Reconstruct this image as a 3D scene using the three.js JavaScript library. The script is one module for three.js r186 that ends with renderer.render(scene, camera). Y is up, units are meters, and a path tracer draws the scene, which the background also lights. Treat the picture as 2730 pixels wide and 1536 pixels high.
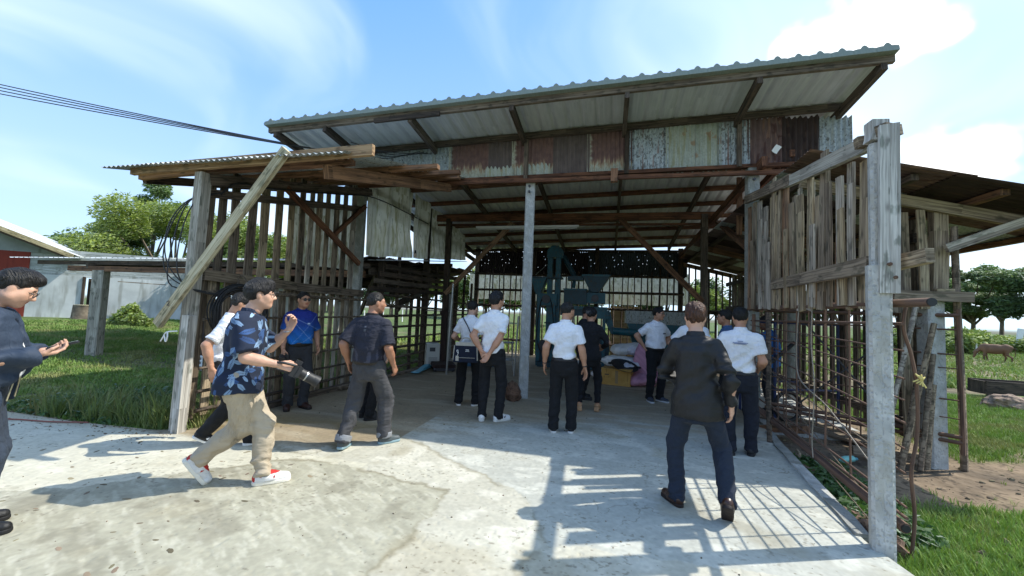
import * as THREE from 'three';
import { mergeGeometries } from 'three/addons/utils/BufferGeometryUtils.js';

// ---------- camera, sky, sun, exposure ----------
const scene = new THREE.Scene();
const camera = new THREE.PerspectiveCamera(71.58, 16 / 9, 0.05, 600);
{
  const yaw = 13.6 * Math.PI / 180, pitch = 3.4 * Math.PI / 180, roll = 2.2 * Math.PI / 180;
  const f = new THREE.Vector3(-Math.sin(yaw) * Math.cos(pitch), Math.sin(pitch), -Math.cos(yaw) * Math.cos(pitch));
  const r0 = new THREE.Vector3(Math.cos(yaw), 0, -Math.sin(yaw)), u0 = new THREE.Vector3().crossVectors(r0, f);
  const R = r0.clone().multiplyScalar(Math.cos(roll)).addScaledVector(u0, Math.sin(roll));
  const U = r0.clone().multiplyScalar(-Math.sin(roll)).addScaledVector(u0, Math.cos(roll));
  camera.position.set(0, 1.5, 0);
  camera.quaternion.setFromRotationMatrix(new THREE.Matrix4().makeBasis(R, U, f.clone().negate()));
}
scene.add(camera);
const renderer = new THREE.WebGLRenderer({ antialias: true });
renderer.toneMapping = THREE.LinearToneMapping;
renderer.toneMappingExposure = 1.4;
renderer.shadowMap.enabled = true;
const SUN = new THREE.Vector3(0.78, 1, -0.31).normalize();
const sun = new THREE.DirectionalLight(new THREE.Color(1, 0.955, 0.87), 4.0);
sun.position.copy(SUN).multiplyScalar(60); sun.castShadow = true; sun.shadow.mapSize.set(4096, 4096);
Object.assign(sun.shadow.camera, { left: -35, right: 35, top: 35, bottom: -35, near: 1, far: 140 });
scene.add(sun, sun.target);

// ---------- random, noise ----------
function rng(s) { s >>>= 0; return () => { s = (s + 0x6D2B79F5) | 0; let t = Math.imul(s ^ (s >>> 15), 1 | s); t = (t + Math.imul(t ^ (t >>> 7), 61 | t)) ^ t; return ((t ^ (t >>> 14)) >>> 0) / 4294967296; }; }
const R0 = rng(11), HT = new Float32Array(65536); for (let i = 0; i < 65536; i++) HT[i] = R0();
const sm = (a, b, x) => { x = Math.min(1, Math.max(0, (x - a) / (b - a))); return x * x * (3 - 2 * x); };
const mix = (a, b, t) => a + (b - a) * t, clamp = (x, a, b) => Math.min(b, Math.max(a, x));
const mix3 = (a, b, t) => [mix(a[0], b[0], t), mix(a[1], b[1], t), mix(a[2], b[2], t)];
function n2(x, y, p = 256) {   // value noise on a lattice that wraps every p cells
  const xi = Math.floor(x), yi = Math.floor(y), fx = x - xi, fy = y - yi, u = fx * fx * (3 - 2 * fx), v = fy * fy * (3 - 2 * fy);
  const x0 = ((xi % p) + p) % p, x1 = (x0 + 1) % p, y0 = ((yi % p) + p) % p, y1 = (y0 + 1) % p;
  return mix(mix(HT[y0 * 256 + x0], HT[y0 * 256 + x1], u), mix(HT[y1 * 256 + x0], HT[y1 * 256 + x1], u), v);
}
function fb(x, y, o = 4, p = 256) { let s = 0, a = 0.5, t = 0; for (let i = 0; i < o; i++) { s += a * n2(x + i * 17, y + i * 31, p); t += a; x *= 2; y *= 2; a *= 0.5; p = Math.min(256, p * 2); } return s / t; }
function n3(x, y, z) {
  const xi = Math.floor(x), yi = Math.floor(y), zi = Math.floor(z), fx = x - xi, fy = y - yi, fz = z - zi;
  const u = fx * fx * (3 - 2 * fx), v = fy * fy * (3 - 2 * fy), w = fz * fz * (3 - 2 * fz);
  const h = (a, b, c) => HT[((a & 31) + ((b & 31) << 5) + ((c & 31) << 10)) & 65535];
  return mix(mix(mix(h(xi, yi, zi), h(xi + 1, yi, zi), u), mix(h(xi, yi + 1, zi), h(xi + 1, yi + 1, zi), u), v),
    mix(mix(h(xi, yi, zi + 1), h(xi + 1, yi, zi + 1), u), mix(h(xi, yi + 1, zi + 1), h(xi + 1, yi + 1, zi + 1), u), v), w) - 0.5;
}

{ // sky: air brightening towards the horizon and the sun, thin high wisps, a few heaped clouds
  const w = 1536, h = 768, d = new Float32Array(w * h * 4);
  const heaps = [[0.35, 0.5, -0.79, 0.055], [0.40, 0.5, -0.77, 0.075], [0.45, 0.50, -0.745, 0.06], [0.475, 0.47, -0.745, 0.05], [0.52, 0.285, -0.81, 0.06], [0.56, 0.285, -0.78, 0.055], [0.55, 0.25, -0.8, 0.06], [0.50, 0.25, -0.83, 0.05],
    [-0.3, 0.4, 0.86, 0.1], [0.7, 0.35, 0.6, 0.12], [-0.85, 0.3, 0.4, 0.1], [0.95, 0.25, -0.1, 0.11], [-0.95, 0.13, -0.36, 0.05], [-0.6, 0.5, 0.6, 0.09]];
  for (let j = 0; j < h; j++) for (let i = 0; i < w; i++) {
    const el = ((j + 0.5) / h - 0.5) * Math.PI, az = ((i + 0.5) / w - 0.5) * 2 * Math.PI, ce = Math.cos(el);
    const x = ce * Math.cos(az), y = Math.sin(el), z = ce * Math.sin(az), o = (j * w + i) * 4;
    let c;
    if (y < -0.02) c = [0.2, 0.22, 0.18];
    else {
      const t = Math.pow(clamp(y, 0, 1), 0.62);
      c = mix3([0.62, 0.82, 0.95], [0.1, 0.29, 0.74], clamp(t * 1.25, 0, 1));
      const sd = Math.max(0, x * SUN.x + y * SUN.y + z * SUN.z);
      const g = 0.7 * Math.pow(sd, 6) + 0.25 * Math.pow(sd, 2.2);
      c = mix3(c, [0.86, 1.06, 1.12], clamp(g * 0.95, 0, 1));
      const ga = Math.pow(sd, 60) * 2.2; c = [c[0] + ga, c[1] + ga, c[2] + ga];
      // wisps, stretched and bent
      const q = 1 / (y + 0.28), px = x * q, pz = z * q, wx = fb(px * 1.3 + 5, pz * 1.3 + 2, 3) * 2.2;
      let ci = fb(px * 2.2 + wx + 7, pz * 1.0 - wx * 0.6 + 3, 6) * 0.62 + fb(px * 0.8 + 31, pz * 0.8 + 17, 3) * 0.55;
      ci = sm(0.44, 0.86, ci) * 0.72;
      c = mix3(c, [0.92, 1.0, 1.06], ci);
      // low bright haze bank, left
      const bank = sm(0.02, 0.1, y) * (1 - sm(0.12, 0.26, y)) * sm(0.42, 0.62, fb(az * 2.2 + 3, y * 16 + wx, 4));
      c = mix3(c, [0.93, 0.98, 1.0], bank * 0.6);
      let hp = 0;
      for (const k of heaps) { const dd = Math.hypot(x - k[0], (y - k[1]) * 1.5, z - k[2]) / k[3]; if (dd < 2.4) hp = Math.max(hp, 1.15 - dd * 0.62); }
      if (hp > 0) {
        const nn = fb(az * 26 + 3, el * 34 + 9, 6), cov = sm(0.5, 0.78, hp * 0.62 + nn * 0.52);
        const under = fb(az * 16 + 13, el * 30 + 1, 4), col = mix3([0.74, 0.86, 0.98], [1.3, 1.3, 1.28], sm(0.36, 0.62, under + 0.12));
        c = mix3(c, col, cov * 0.95);
      }
    }
    d[o] = c[0] * 1.12; d[o + 1] = c[1] * 1.12; d[o + 2] = c[2] * 1.12; d[o + 3] = 1;
  }
  const t = new THREE.DataTexture(d, w, h, THREE.RGBAFormat, THREE.FloatType);
  t.mapping = THREE.EquirectangularReflectionMapping; t.minFilter = t.magFilter = THREE.LinearFilter; t.wrapS = THREE.RepeatWrapping; t.needsUpdate = true;
  scene.background = t; scene.environment = t; scene.backgroundIntensity = 1; scene.environmentIntensity = 1;
}

// ---------- textures ----------
function T(w, h, fn, o = {}) {   // fn(x, y in 0..1) -> sRGB 0..255 [r,g,b(,a)]
  const d = new Uint8Array(w * h * 4);
  for (let j = 0; j < h; j++) for (let i = 0; i < w; i++) {
    const c = fn((i + 0.5) / w, (j + 0.5) / h), k = (j * w + i) * 4;
    if (typeof c === 'number') d[k] = d[k + 1] = d[k + 2] = clamp(c, 0, 255); else { d[k] = clamp(c[0], 0, 255); d[k + 1] = clamp(c[1], 0, 255); d[k + 2] = clamp(c[2], 0, 255); }
    d[k + 3] = 255;
  }
  const t = new THREE.DataTexture(d, w, h); t.wrapS = t.wrapT = o.clamp ? THREE.ClampToEdgeWrapping : THREE.RepeatWrapping;
  t.magFilter = THREE.LinearFilter; t.minFilter = THREE.LinearMipmapLinearFilter; t.generateMipmaps = true; t.anisotropy = 8;
  if (!o.data) t.colorSpace = THREE.SRGBColorSpace;
  if (o.rep) t.repeat.set(o.rep[0], o.rep[1]);
  t.needsUpdate = true; return t;
}
// weathered timber: u runs 2 m along the grain, v 0.5 m across
const grain = (u, v, s) => { const w = fb(u * 6 + s, v * 5, 3, 64) * 0.5; return 0.5 * fb(u * 3 + s, (v + w * 0.09) * 56, 4, 256) + 0.3 * fb(u * 9 + s, (v + w * 0.06) * 120, 3, 256) + 0.35 * fb(u * 5 + 9 + s, v * 5 + 3, 4, 64); };
function woodTex(a, b, crack, s) {
  return T(512, 256, (u, v) => {
    const g = grain(u, v, s), k = sm(0.38, 0.75, g); let c = mix3(a, b, k);
    const cr = sm(0.73, 0.8, fb(u * 4 + 40 + s, v * 90 + 3, 3, 128)) * sm(0.42, 0.6, fb(u * 3 + 2, v * 6 + s, 3, 64)); c = mix3(c, crack, cr * 0.8);
    const kx = ((u * 4 + s) % 1) - 0.5, ky = ((v * 2 + s * 0.37) % 1) - 0.5, kn = Math.exp(-(kx * kx * 260 + ky * ky * 500)); c = mix3(c, crack, kn * 0.6);
    const mo = sm(0.6, 0.78, fb(u * 16 + 5, v * 12 + s, 4, 64)); return mix3(c, [c[0] * 0.72, c[1] * 0.74, c[2] * 0.72], mo);
  }, { rep: [0.5, 2] });
}
const TX = {
  grey: woodTex([112, 102, 90], [190, 180, 164], [66, 58, 50], 1), silver: woodTex([146, 142, 134], [200, 197, 188], [104, 100, 94], 15), brown: woodTex([98, 76, 58], [166, 132, 102], [45, 28, 20], 5),
  red: woodTex([88, 62, 48], [146, 108, 82], [46, 24, 17], 9), pale: woodTex([150, 138, 108], [206, 196, 166], [96, 84, 62], 3), dark: woodTex([62, 54, 46], [116, 102, 88], [34, 28, 24], 7),
  tan: woodTex([118, 92, 66], [178, 148, 112], [82, 58, 40], 12),
  grainB: T(256, 256, (u, v) => 255 * grain(u, v, 1), { data: 1, rep: [0.5, 2] }),
  post: T(512, 512, (u, v) => { const n = fb(u * 10, v * 10, 5, 10), p = sm(0.6, 0.7, fb(u * 60, v * 40, 4, 64)), st = sm(0.5, 0.75, fb(u * 5 + 3, v * 4, 5, 8)); let c = mix3([146, 147, 143], [196, 196, 190], n * 1.2); c = mix3(c, [136, 136, 132], p * 0.5); return mix3(c, [156, 152, 138], st * 0.5); }),
  postB: T(256, 256, (u, v) => 200 - 170 * sm(0.58, 0.72, fb(u * 44, v * 34, 3, 64)) + 40 * fb(u * 60, v * 60, 2, 64), { data: 1 }),
  galv: T(512, 512, (u, v) => { const s = n2(u * 60, v * 48, 64) * 0.6 + fb(u * 22, v * 18, 3, 32) * 0.4, st = fb(u * 26, v * 2.4, 4, 32), sp = sm(0.66, 0.74, fb(u * 40, v * 22, 3, 64)); let c = mix3([118, 126, 128], [186, 193, 192], s); c = mix3(c, [132, 128, 104], sm(0.5, 0.75, st) * 0.45); return mix3(c, [78, 74, 66], sp * 0.6); }),
  galvSpot: T(512, 512, (u, v) => { const s = n2(u * 70, v * 60, 128) * 0.5 + fb(u * 28, v * 22, 3, 32) * 0.5, sp = sm(0.56, 0.64, fb(u * 46, v * 26, 3, 64)); const st = sm(0.62, 0.72, fb(u * 24, v * 1.6, 3, 32)); let c = mix3([128, 138, 144], [206, 212, 212], s); c = mix3(c, [92, 90, 86], sp * 0.7); return mix3(c, [104, 62, 50], st * 0.6); }),
  rust: T(512, 512, (u, v) => { const st = fb(u * 34, v * 3, 4, 64), n = fb(u * 12, v * 10, 5, 16); let c = mix3([84, 68, 66], [116, 92, 86], n); c = mix3(c, [146, 112, 92], sm(0.55, 0.75, st) * 0.6); c = mix3(c, [66, 40, 38], sm(0.55, 0.7, fb(u * 20 + 7, v * 6, 4, 32)) * 0.6); return c; }),
  rustHalf: T(512, 512, (u, v) => { const b = v - 0.26 + (fb(u * 30, v * 6, 4, 32) - 0.5) * 0.34, e = sm(-0.05, 0.06, b), l = sm(0.05, 0.14, u + (fb(u * 8, v * 20, 3, 32) - 0.5) * 0.12); const n = fb(u * 14, v * 12, 4, 16); const r = mix3([92, 70, 68], [126, 96, 86], n), g = mix3([142, 140, 122], [190, 190, 176], n2(u * 60, v * 40, 64) * 0.6 + n * 0.4); let c = mix3(g, r, e * l); return mix3(c, [160, 130, 96], Math.exp(-b * b * 300) * 0.5); }),
  mossy: T(512, 512, (u, v) => { const n = fb(u * 10, v * 8, 5, 16), st = fb(u * 24, v * 2, 4, 32); let c = mix3([146, 152, 142], [188, 192, 180], n2(u * 50, v * 50, 64) * 0.5 + n * 0.5); c = mix3(c, [140, 136, 96], sm(0.5, 0.72, st) * 0.6); return mix3(c, [150, 118, 88], sm(0.62, 0.75, fb(u * 8 + 4, v * 7, 4, 16)) * 0.7); }),
  brown2: T(256, 256, (u, v) => { const st = fb(u * 30, v * 3, 4, 32), n = fb(u * 12, v * 10, 4, 16); return mix3([74, 64, 62], [116, 102, 96], st * 0.6 + n * 0.5); }),
  zinc: T(512, 512, (u, v) => { const n = fb(u * 10, v * 4, 5, 16), st = fb(u * 40, v * 1.6, 4, 64); return mix3([172, 177, 177], [222, 224, 222], st * 0.6 + n * 0.5); }),
  plaster: T(512, 512, (u, v) => { const n = fb(u * 6, v * 6, 6, 8), st = fb(u * 20, v * 3, 4, 32); let c = mix3([158, 162, 160], [206, 209, 206], n * 1.3); return mix3(c, [124, 124, 114], sm(0.5, 0.75, st) * 0.5); }, { rep: [0.25, 0.25] }),
  tarp: T(512, 512, (u, v) => { const n = fb(u * 8, v * 8, 5, 8), st = fb(u * 26 + fb(u * 4, v * 4, 3, 8) * 3, v * 3, 4, 32); let c = mix3([196, 194, 172], [232, 230, 214], n * 1.2); c = mix3(c, [150, 146, 104], sm(0.48, 0.72, st) * 0.7); return mix3(c, [120, 112, 92], sm(0.66, 0.76, fb(u * 30 + 4, v * 9, 4, 32)) * 0.5); }),
  rustBar: T(128, 128, (u, v) => { const n = fb(u * 16, v * 8, 4, 16); return mix3([62, 48, 42], [128, 98, 78], n * 1.2); }),
  bark: T(128, 256, (u, v) => { const n = fb(u * 16, v * 6, 4, 16); return mix3([70, 60, 50], [140, 126, 108], n * 1.2); }),
  paintT: T(256, 256, (u, v) => { const n = fb(u * 8, v * 8, 5, 8); const w = sm(0.64, 0.72, fb(u * 24, v * 18, 4, 32)); return mix3(mix3([16, 70, 84], [30, 98, 112], n * 1.2), [96, 74, 56], w * 0.7); }),
  skin: T(128, 128, (u, v) => { const n = fb(u * 24, v * 24, 4, 32); return mix3([236, 232, 230], [255, 255, 255], n * 1.4); }),
  cloth: T(256, 256, (u, v) => { const n = fb(u * 32, v * 32, 4, 32), b = fb(u * 4, v * 4, 4, 4); return mix3([222, 222, 222], [255, 255, 255], n * 0.5 + b * 0.7); }),
  denim: T(256, 256, (u, v) => { const n = fb(u * 64, v * 24, 3, 64), b = fb(u * 6, v * 6, 4, 8); return mix3([178, 178, 180], [255, 255, 255], n * 0.6 + b * 0.6); }),
  crease: T(512, 512, (u, v) => { const w = fb(u * 4, v * 4, 3, 4) * 1.6, a = fb(u * 7 + w, v * 5 - w, 3, 8), b = fb(u * 13 - w, v * 9 + w * 0.7, 3, 16); return 255 * clamp(0.6 * (1 - Math.abs(2 * a - 1)) + 0.4 * (1 - Math.abs(2 * b - 1)), 0, 1); }, { data: 1, rep: [2.2, 2.2] }),
  hair: T(256, 256, (u, v) => { const n = fb(u * 60, v * 5 + fb(u * 6, v * 4, 2, 8) * 3, 3, 64); return mix3([120, 118, 116], [255, 252, 248], n * 1.3); }, { rep: [5, 5] }),
  hairB: T(256, 256, (u, v) => 255 * fb(u * 60, v * 5 + fb(u * 6, v * 4, 2, 8) * 3, 3, 64), { data: 1, rep: [5, 5] }),
  soil: T(512, 512, (u, v) => { const n = fb(u * 8, v * 8, 7, 8), p = sm(0.62, 0.7, fb(u * 60, v * 60, 3, 64)); return mix3(mix3([140, 138, 134], [255, 252, 246], n * 1.2), [110, 105, 100], p * 0.6); }, { rep: [1, 1] }),
  soilB: T(512, 512, (u, v) => 255 * fb(u * 16, v * 16, 6, 16), { data: 1 }),
};

// ---------- materials ----------
const S = (o) => new THREE.MeshStandardMaterial({ roughness: 0.85, side: THREE.DoubleSide, ...o });
const lin = (r, g, b) => new THREE.Color().setRGB(r, g, b);
const woods = (map, tones, rough = 0.9) => tones.map((t) => S({ map, color: new THREE.Color(t), roughness: rough, bumpMap: TX.grainB, bumpScale: 0.004 }));
const M = {
  grey: woods(TX.grey, ['#ffffff', '#ece0cc', '#d8ccba', '#f6ead0', '#cabfb2']), greyD: woods(TX.grey, ['#b0a69c', '#988e84', '#bcb2a4', '#8a8078']),
  brown: woods(TX.brown, ['#ffffff', '#e0d2c4', '#c8b8aa']), red: woods(TX.red, ['#ffffff', '#e6d4c8', '#cbb8ac']), pale: woods(TX.pale, ['#ffffff', '#efe8d8']), silver: woods(TX.silver, ['#ffffff', '#e6e2da']),
  dark: woods(TX.dark, ['#ffffff', '#d8d0c8', '#b6aea6']), tan: woods(TX.tan, ['#ffffff', '#ead8c2']),
  post: [S({ map: TX.post, bumpMap: TX.postB, bumpScale: 0.006 }), S({ map: TX.post, color: new THREE.Color('#cfd0cd'), bumpMap: TX.postB, bumpScale: 0.006 })],
  galv: S({ map: TX.galv, roughness: 0.5, metalness: 0.12 }), galvSpot: S({ map: TX.galvSpot, roughness: 0.55, metalness: 0.1 }), rust: S({ map: TX.rust, roughness: 0.9 }), rustHalf: S({ map: TX.rustHalf, roughness: 0.85 }), mossy: S({ map: TX.mossy, roughness: 0.75, metalness: 0.1 }), brown2: S({ map: TX.brown2, roughness: 0.8 }),
  zinc: S({ map: TX.zinc, roughness: 0.45, metalness: 0.08 }), zincG: S({ map: TX.zinc, color: new THREE.Color('#a8b0a6'), roughness: 0.7 }), darkSheet: S({ map: TX.rust, color: new THREE.Color('#8d8783'), roughness: 0.85 }),
  plaster: S({ map: TX.plaster, roughness: 0.95 }), redWall: S({ map: TX.plaster, color: new THREE.Color('#a5402f') }), tarp: S({ map: TX.tarp, roughness: 0.8 }),
  rustBar: S({ map: TX.rustBar, roughness: 0.9 }), blackRubber: S({ color: lin(0.018, 0.018, 0.019), roughness: 0.55 }), bark: S({ map: TX.bark }), teal: S({ map: TX.paintT, roughness: 0.5 }), tealD: S({ map: TX.paintT, color: new THREE.Color('#9fb0b8'), roughness: 0.5 }),
  steel: S({ color: lin(0.42, 0.43, 0.43), roughness: 0.35, metalness: 0.8 }), white: S({ color: lin(0.78, 0.78, 0.76), roughness: 0.6 }), yellowRag: S({ color: lin(0.62, 0.52, 0.18) }), darkMetal: S({ color: lin(0.06, 0.06, 0.065), roughness: 0.5, metalness: 0.5 }),
};

// ---------- builders ----------
const V = (x, y, z) => new THREE.Vector3(x, y, z);
const used = {};
function numbered(n) { used[n] = (used[n] ?? -1) + 1; return used[n] ? n + '_' + String(used[n]).padStart(3, '0') : n; }
function fin(m, name, parent) { m.name = parent ? name : numbered(name); m.castShadow = m.receiveShadow = true; (parent ?? scene).add(m); return m; }
function mesh(name, g, m, parent) { return fin(new THREE.Mesh(g, m), name, parent); }
function tag(o, label, category, group) { o.userData.label = label; o.userData.category = category; if (group) o.userData.group = group; return o; }
function thing(name, label, category, p = [0, 0, 0], turn = 0, group) { const o = new THREE.Group(); o.name = numbered(name); o.position.set(...p); o.rotation.y = turn; scene.add(o); return tag(o, label, category, group); }
function struct(o) { o.userData.kind = 'structure'; return o; }
const gcache = new Map();
function once(k, f) { if (!gcache.has(k)) gcache.set(k, f()); return gcache.get(k); }
// a sawn timber along +y, uv in metres (u along), slightly crooked
function plankGeo(L, w, t, v, wob) {
  return once(`pl${L}|${w}|${t}|${v}|${wob}`, () => {
    const n = wob > 0 ? 4 : 1, g = new THREE.BoxGeometry(w, L, t, 1, n, 1), p = g.attributes.position, q = g.attributes.normal, uv = g.attributes.uv;
    for (let i = 0; i < p.count; i++) {
      const x = p.getX(i), y = p.getY(i), z = p.getZ(i), k = y / L;
      const across = Math.abs(q.getX(i)) > 0.5 ? z + w : Math.abs(q.getZ(i)) > 0.5 ? x + (q.getZ(i) > 0 ? 0 : 0.7) : x;
      uv.setXY(i, (Math.abs(q.getY(i)) > 0.5 ? z * 3 : y) + v * 0.77 + L, across + v * 0.31);
      const e = wob * w;
      p.setXYZ(i, x + e * (n2(k * 2.6 + v * 9.1, (x > 0 ? 3 : 0) + v) - 0.5) * 1.6, y + (Math.abs(k) > 0.49 ? e * 1.5 * (n2(v * 5 + x * 40, y > 0 ? 2 : 7) - 0.5) : 0), z + e * 0.5 * (n2(k * 2 + v * 4.3, 11 + v) - 0.5));
    }
    g.computeVertexNormals(); return g;
  });
}
let vi = 0; const pick = (m) => Array.isArray(m) ? m[(vi * 7 + (vi >> 2)) % m.length] : m;
const Y = V(0, 1, 0), mb = new THREE.Matrix4();
function orient(o, a, b, side) {
  const d = b.clone().sub(a), L = d.length(); d.normalize();
  let z = side.clone().addScaledVector(d, -side.dot(d)); if (z.lengthSq() < 1e-6) z = V(1, 0.3, 0).addScaledVector(d, -d.x); z.normalize();
  const x = V().crossVectors(d, z); mb.makeBasis(x, d, z); o.quaternion.setFromRotationMatrix(mb); o.position.copy(a).add(b).multiplyScalar(0.5); return L;
}
// timber from a to b; w is its width, t its thickness along `side`
function bar(parent, name, mat, a, b, w, t, o = {}) {
  vi++; const A = V(...a), B = V(...b), L0 = A.distanceTo(B), L = Math.max(0.1, Math.round(L0 * 4) / 4);
  const m = mesh(name, plankGeo(L, w, t, vi % 5, o.wob ?? 0.06), pick(mat), parent);
  orient(m, A, B, o.side ?? V(0, 0, 1)); m.scale.y = L0 / L; return m;
}
function poleGeo(v, taper, wob, seg = 7, hs = 5) {
  return once(`po${v}|${taper}|${wob}|${seg}|${hs}`, () => {
    const g = new THREE.CylinderGeometry(taper, 1, 1, seg, hs), p = g.attributes.position;
    for (let i = 0; i < p.count; i++) { const k = p.getY(i) + 0.5; p.setX(i, p.getX(i) + wob * (n2(k * 3 + v * 7, v + 2) - 0.5) * 2); p.setZ(i, p.getZ(i) + wob * (n2(k * 3 + v * 5, v + 9) - 0.5) * 2); }
    g.computeVertexNormals(); return g;
  });
}
function pole(parent, name, mat, a, b, r, o = {}) {
  vi++; const A = V(...a), B = V(...b), m = mesh(name, poleGeo(vi % 6, o.taper ?? 1, o.wob ?? 0, o.seg ?? 7, o.wob ? 5 : 1), pick(mat), parent);
  const L = orient(m, A, B, V(0.1, 0, 1)); m.scale.set(r, L, r); return m;
}
function tubeGeo(pts, r, seg = 24, rs = 6, closed = false) { return new THREE.TubeGeometry(new THREE.CatmullRomCurve3(pts.map((p) => V(...p)), closed, 'centripetal'), seg, r, rs, closed); }
// a ribbed sheet in the xy plane: ribs run along y, waves across x
function sheetGeo(w, l, pitch, amp, o = {}) {
  const { seg = 6, trap = false, jag = 0, ls = 2, seed = 0, bend = 0 } = o;
  return once(`sh${[w, l, pitch, amp, seg, trap, jag, ls, seed, bend]}`, () => {
    const nx = Math.round(w / pitch * seg), g = new THREE.PlaneGeometry(w, l, nx, ls), p = g.attributes.position, uv = g.attributes.uv;
    for (let i = 0; i < p.count; i++) {
      const x = p.getX(i), y = p.getY(i); let ph = ((x / pitch) % 1 + 1) % 1, z;
      if (trap) z = amp * (sm(0.36, 0.44, ph) - sm(0.56, 0.64, ph)); else z = amp * Math.cos(ph * 2 * Math.PI);
      z += bend * (n2(x * 1.3 + seed * 7, y * 1.1 + seed * 3) - 0.5);
      p.setZ(i, z); if (jag && Math.abs(y) > l * 0.49) p.setY(i, y + jag * (n2(x * 9 + seed * 11, y > 0 ? 1 : 5) - 0.5) + jag * 0.4 * Math.cos(ph * 6.283));
      uv.setXY(i, (x + w / 2) / (o.fit ? w : 1) + (o.fit ? 0 : seed * 0.37), (y + l / 2) / (o.fit ? l : 1) + (o.fit ? 0 : seed * 0.21));
    }
    g.computeVertexNormals(); return g;
  });
}
// place a sheet with its across axis along ux and its rib axis along uy, centred at c
function sheet(parent, name, mat, geo, c, ux, uy) {
  const m = mesh(name, geo, mat, parent), x = V(...ux).normalize(), y = V(...uy).normalize(), z = V().crossVectors(x, y).normalize();
  mb.makeBasis(x, V().crossVectors(z, x), z); m.quaternion.setFromRotationMatrix(mb); m.position.set(...c); return m;
}
function box(parent, name, mat, c, s, o = {}) {
  const g = new THREE.BoxGeometry(...s), p = g.attributes.position, q = g.attributes.normal, uv = g.attributes.uv;
  for (let i = 0; i < p.count; i++) { const X = p.getX(i) + c[0], YY = p.getY(i) + c[1], Z = p.getZ(i) + c[2]; if (Math.abs(q.getY(i)) > 0.5) uv.setXY(i, X, Z); else if (Math.abs(q.getX(i)) > 0.5) uv.setXY(i, Z, YY); else uv.setXY(i, X, YY); }
  const m = mesh(name, g, pick(mat), parent); m.position.set(...c); if (o.rot) m.rotation.set(...o.rot); return m;
}
// concrete post with chamfered corners
function postGeo(w, d, h, ch = 0.018) {
  return once(`cp${[w, d, h, ch]}`, () => {
    const s = new THREE.Shape(), a = w / 2, b = d / 2; s.moveTo(-a + ch, -b); s.lineTo(a - ch, -b); s.lineTo(a, -b + ch); s.lineTo(a, b - ch); s.lineTo(a - ch, b); s.lineTo(-a + ch, b); s.lineTo(-a, b - ch); s.lineTo(-a, -b + ch); s.closePath();
    const g = new THREE.ExtrudeGeometry(s, { depth: h, bevelEnabled: false }); g.rotateX(-Math.PI / 2);
    const p = g.attributes.position, q = g.attributes.normal, uv = g.attributes.uv; for (let i = 0; i < p.count; i++) uv.setXY(i, (Math.abs(q.getX(i)) > 0.5 ? p.getZ(i) + 0.5 : p.getX(i)) * 1.2, p.getY(i) * 1.2); return g;
  });
}
function cpost(parent, name, x, z, h, w = 0.15, d = 0.15, turn = 0, y0 = -0.1, mi = 0, tilt = [0, 0]) { const m = mesh(name, postGeo(w, d, h - y0), M.post[mi], parent); m.position.set(x, y0, z); m.rotation.set(tilt[0], turn, tilt[1]); return m; }
// ---------- ground ----------
const segD = (x, z, pts) => { let d = 9; for (let i = 1; i < pts.length; i++) { const [ax, az] = pts[i - 1], [bx, bz] = pts[i], dx = bx - ax, dz = bz - az, t = clamp(((x - ax) * dx + (z - az) * dz) / (dx * dx + dz * dz), 0, 1); d = Math.min(d, Math.hypot(x - ax - dx * t, z - az - dz * t)); } return d; };
const inPoly = (x, z, P) => { let k = false; for (let i = 0, j = P.length - 1; i < P.length; j = i++) if ((P[i][1] > z) !== (P[j][1] > z) && x < (P[j][0] - P[i][0]) * (z - P[i][1]) / (P[j][1] - P[i][1]) + P[i][0]) k = !k; return k; };
const ground = (x, z) => {
  const d = Math.hypot(x, z);
  let h = -0.045 - 0.07 * sm(1.5, 2.0, x) * (1 - sm(5, 9, x)) + 0.42 * sm(9, 24, -x) * (x < 0 ? 1 : 0) + 0.05 * sm(8, 25, x);
  h -= 0.36 * sm(8, 20, x) * sm(-46, -36, z);
  h += 0.05 * (fb(x * 0.7 + 30, z * 0.7 + 30, 4) - 0.5) + 0.25 * sm(14, 60, d) * (fb(x * 0.09 + 9, z * 0.09 + 4, 3) - 0.5);
  if (x > -4.9 && x < 2.3 && z > -14.2) h = Math.min(h, -0.08);
  if (z > -3.4 && x < 1.9) h = Math.min(h, -0.07);
  return h;
};
// how bare the soil is at a place (trodden yard by the right lean-to, cattle-worn field, track by the left posts)
const bare = (x, z) => {
  const n = fb(x * 1.1 + 50, z * 1.1 + 20, 5), m = fb(x * 0.35 + 8, z * 0.55 + 60, 5);
  let b = 0;
  if (x > 1.6) {
    b = Math.max(b, sm(0.55, 0.1, Math.abs(z + 5.55 + 0.1 * (x - 3)) - 0.55 + (n - 0.5) * 1.6) * sm(9, 6.5, x));      // strip in front of the lean-to
    if (x < 4.2 && z < -4.6 && z > -14) b = Math.max(b, 0.95);
    if (z < -12 && x > 3) b = Math.max(b, sm(0.5, 0.6, m) * sm(-40, -26, z) * 0.8);
  } else if (x < -4.6) {
    b = Math.max(b, sm(0.35, 0.12, Math.abs(z + 7.1) + (n - 0.5) * 0.9) * 0.85 * sm(-11, -9, x), sm(0.6, 0.7, m) * 0.5);
    if (x > -9 && x < -4.6 && z < -7 && z > -13) b = Math.max(b, 0.55);
  } else b = z < -14 ? sm(0.52, 0.62, m) * 0.6 : 0.6;
  return clamp(b, 0, 1);
};
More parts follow.
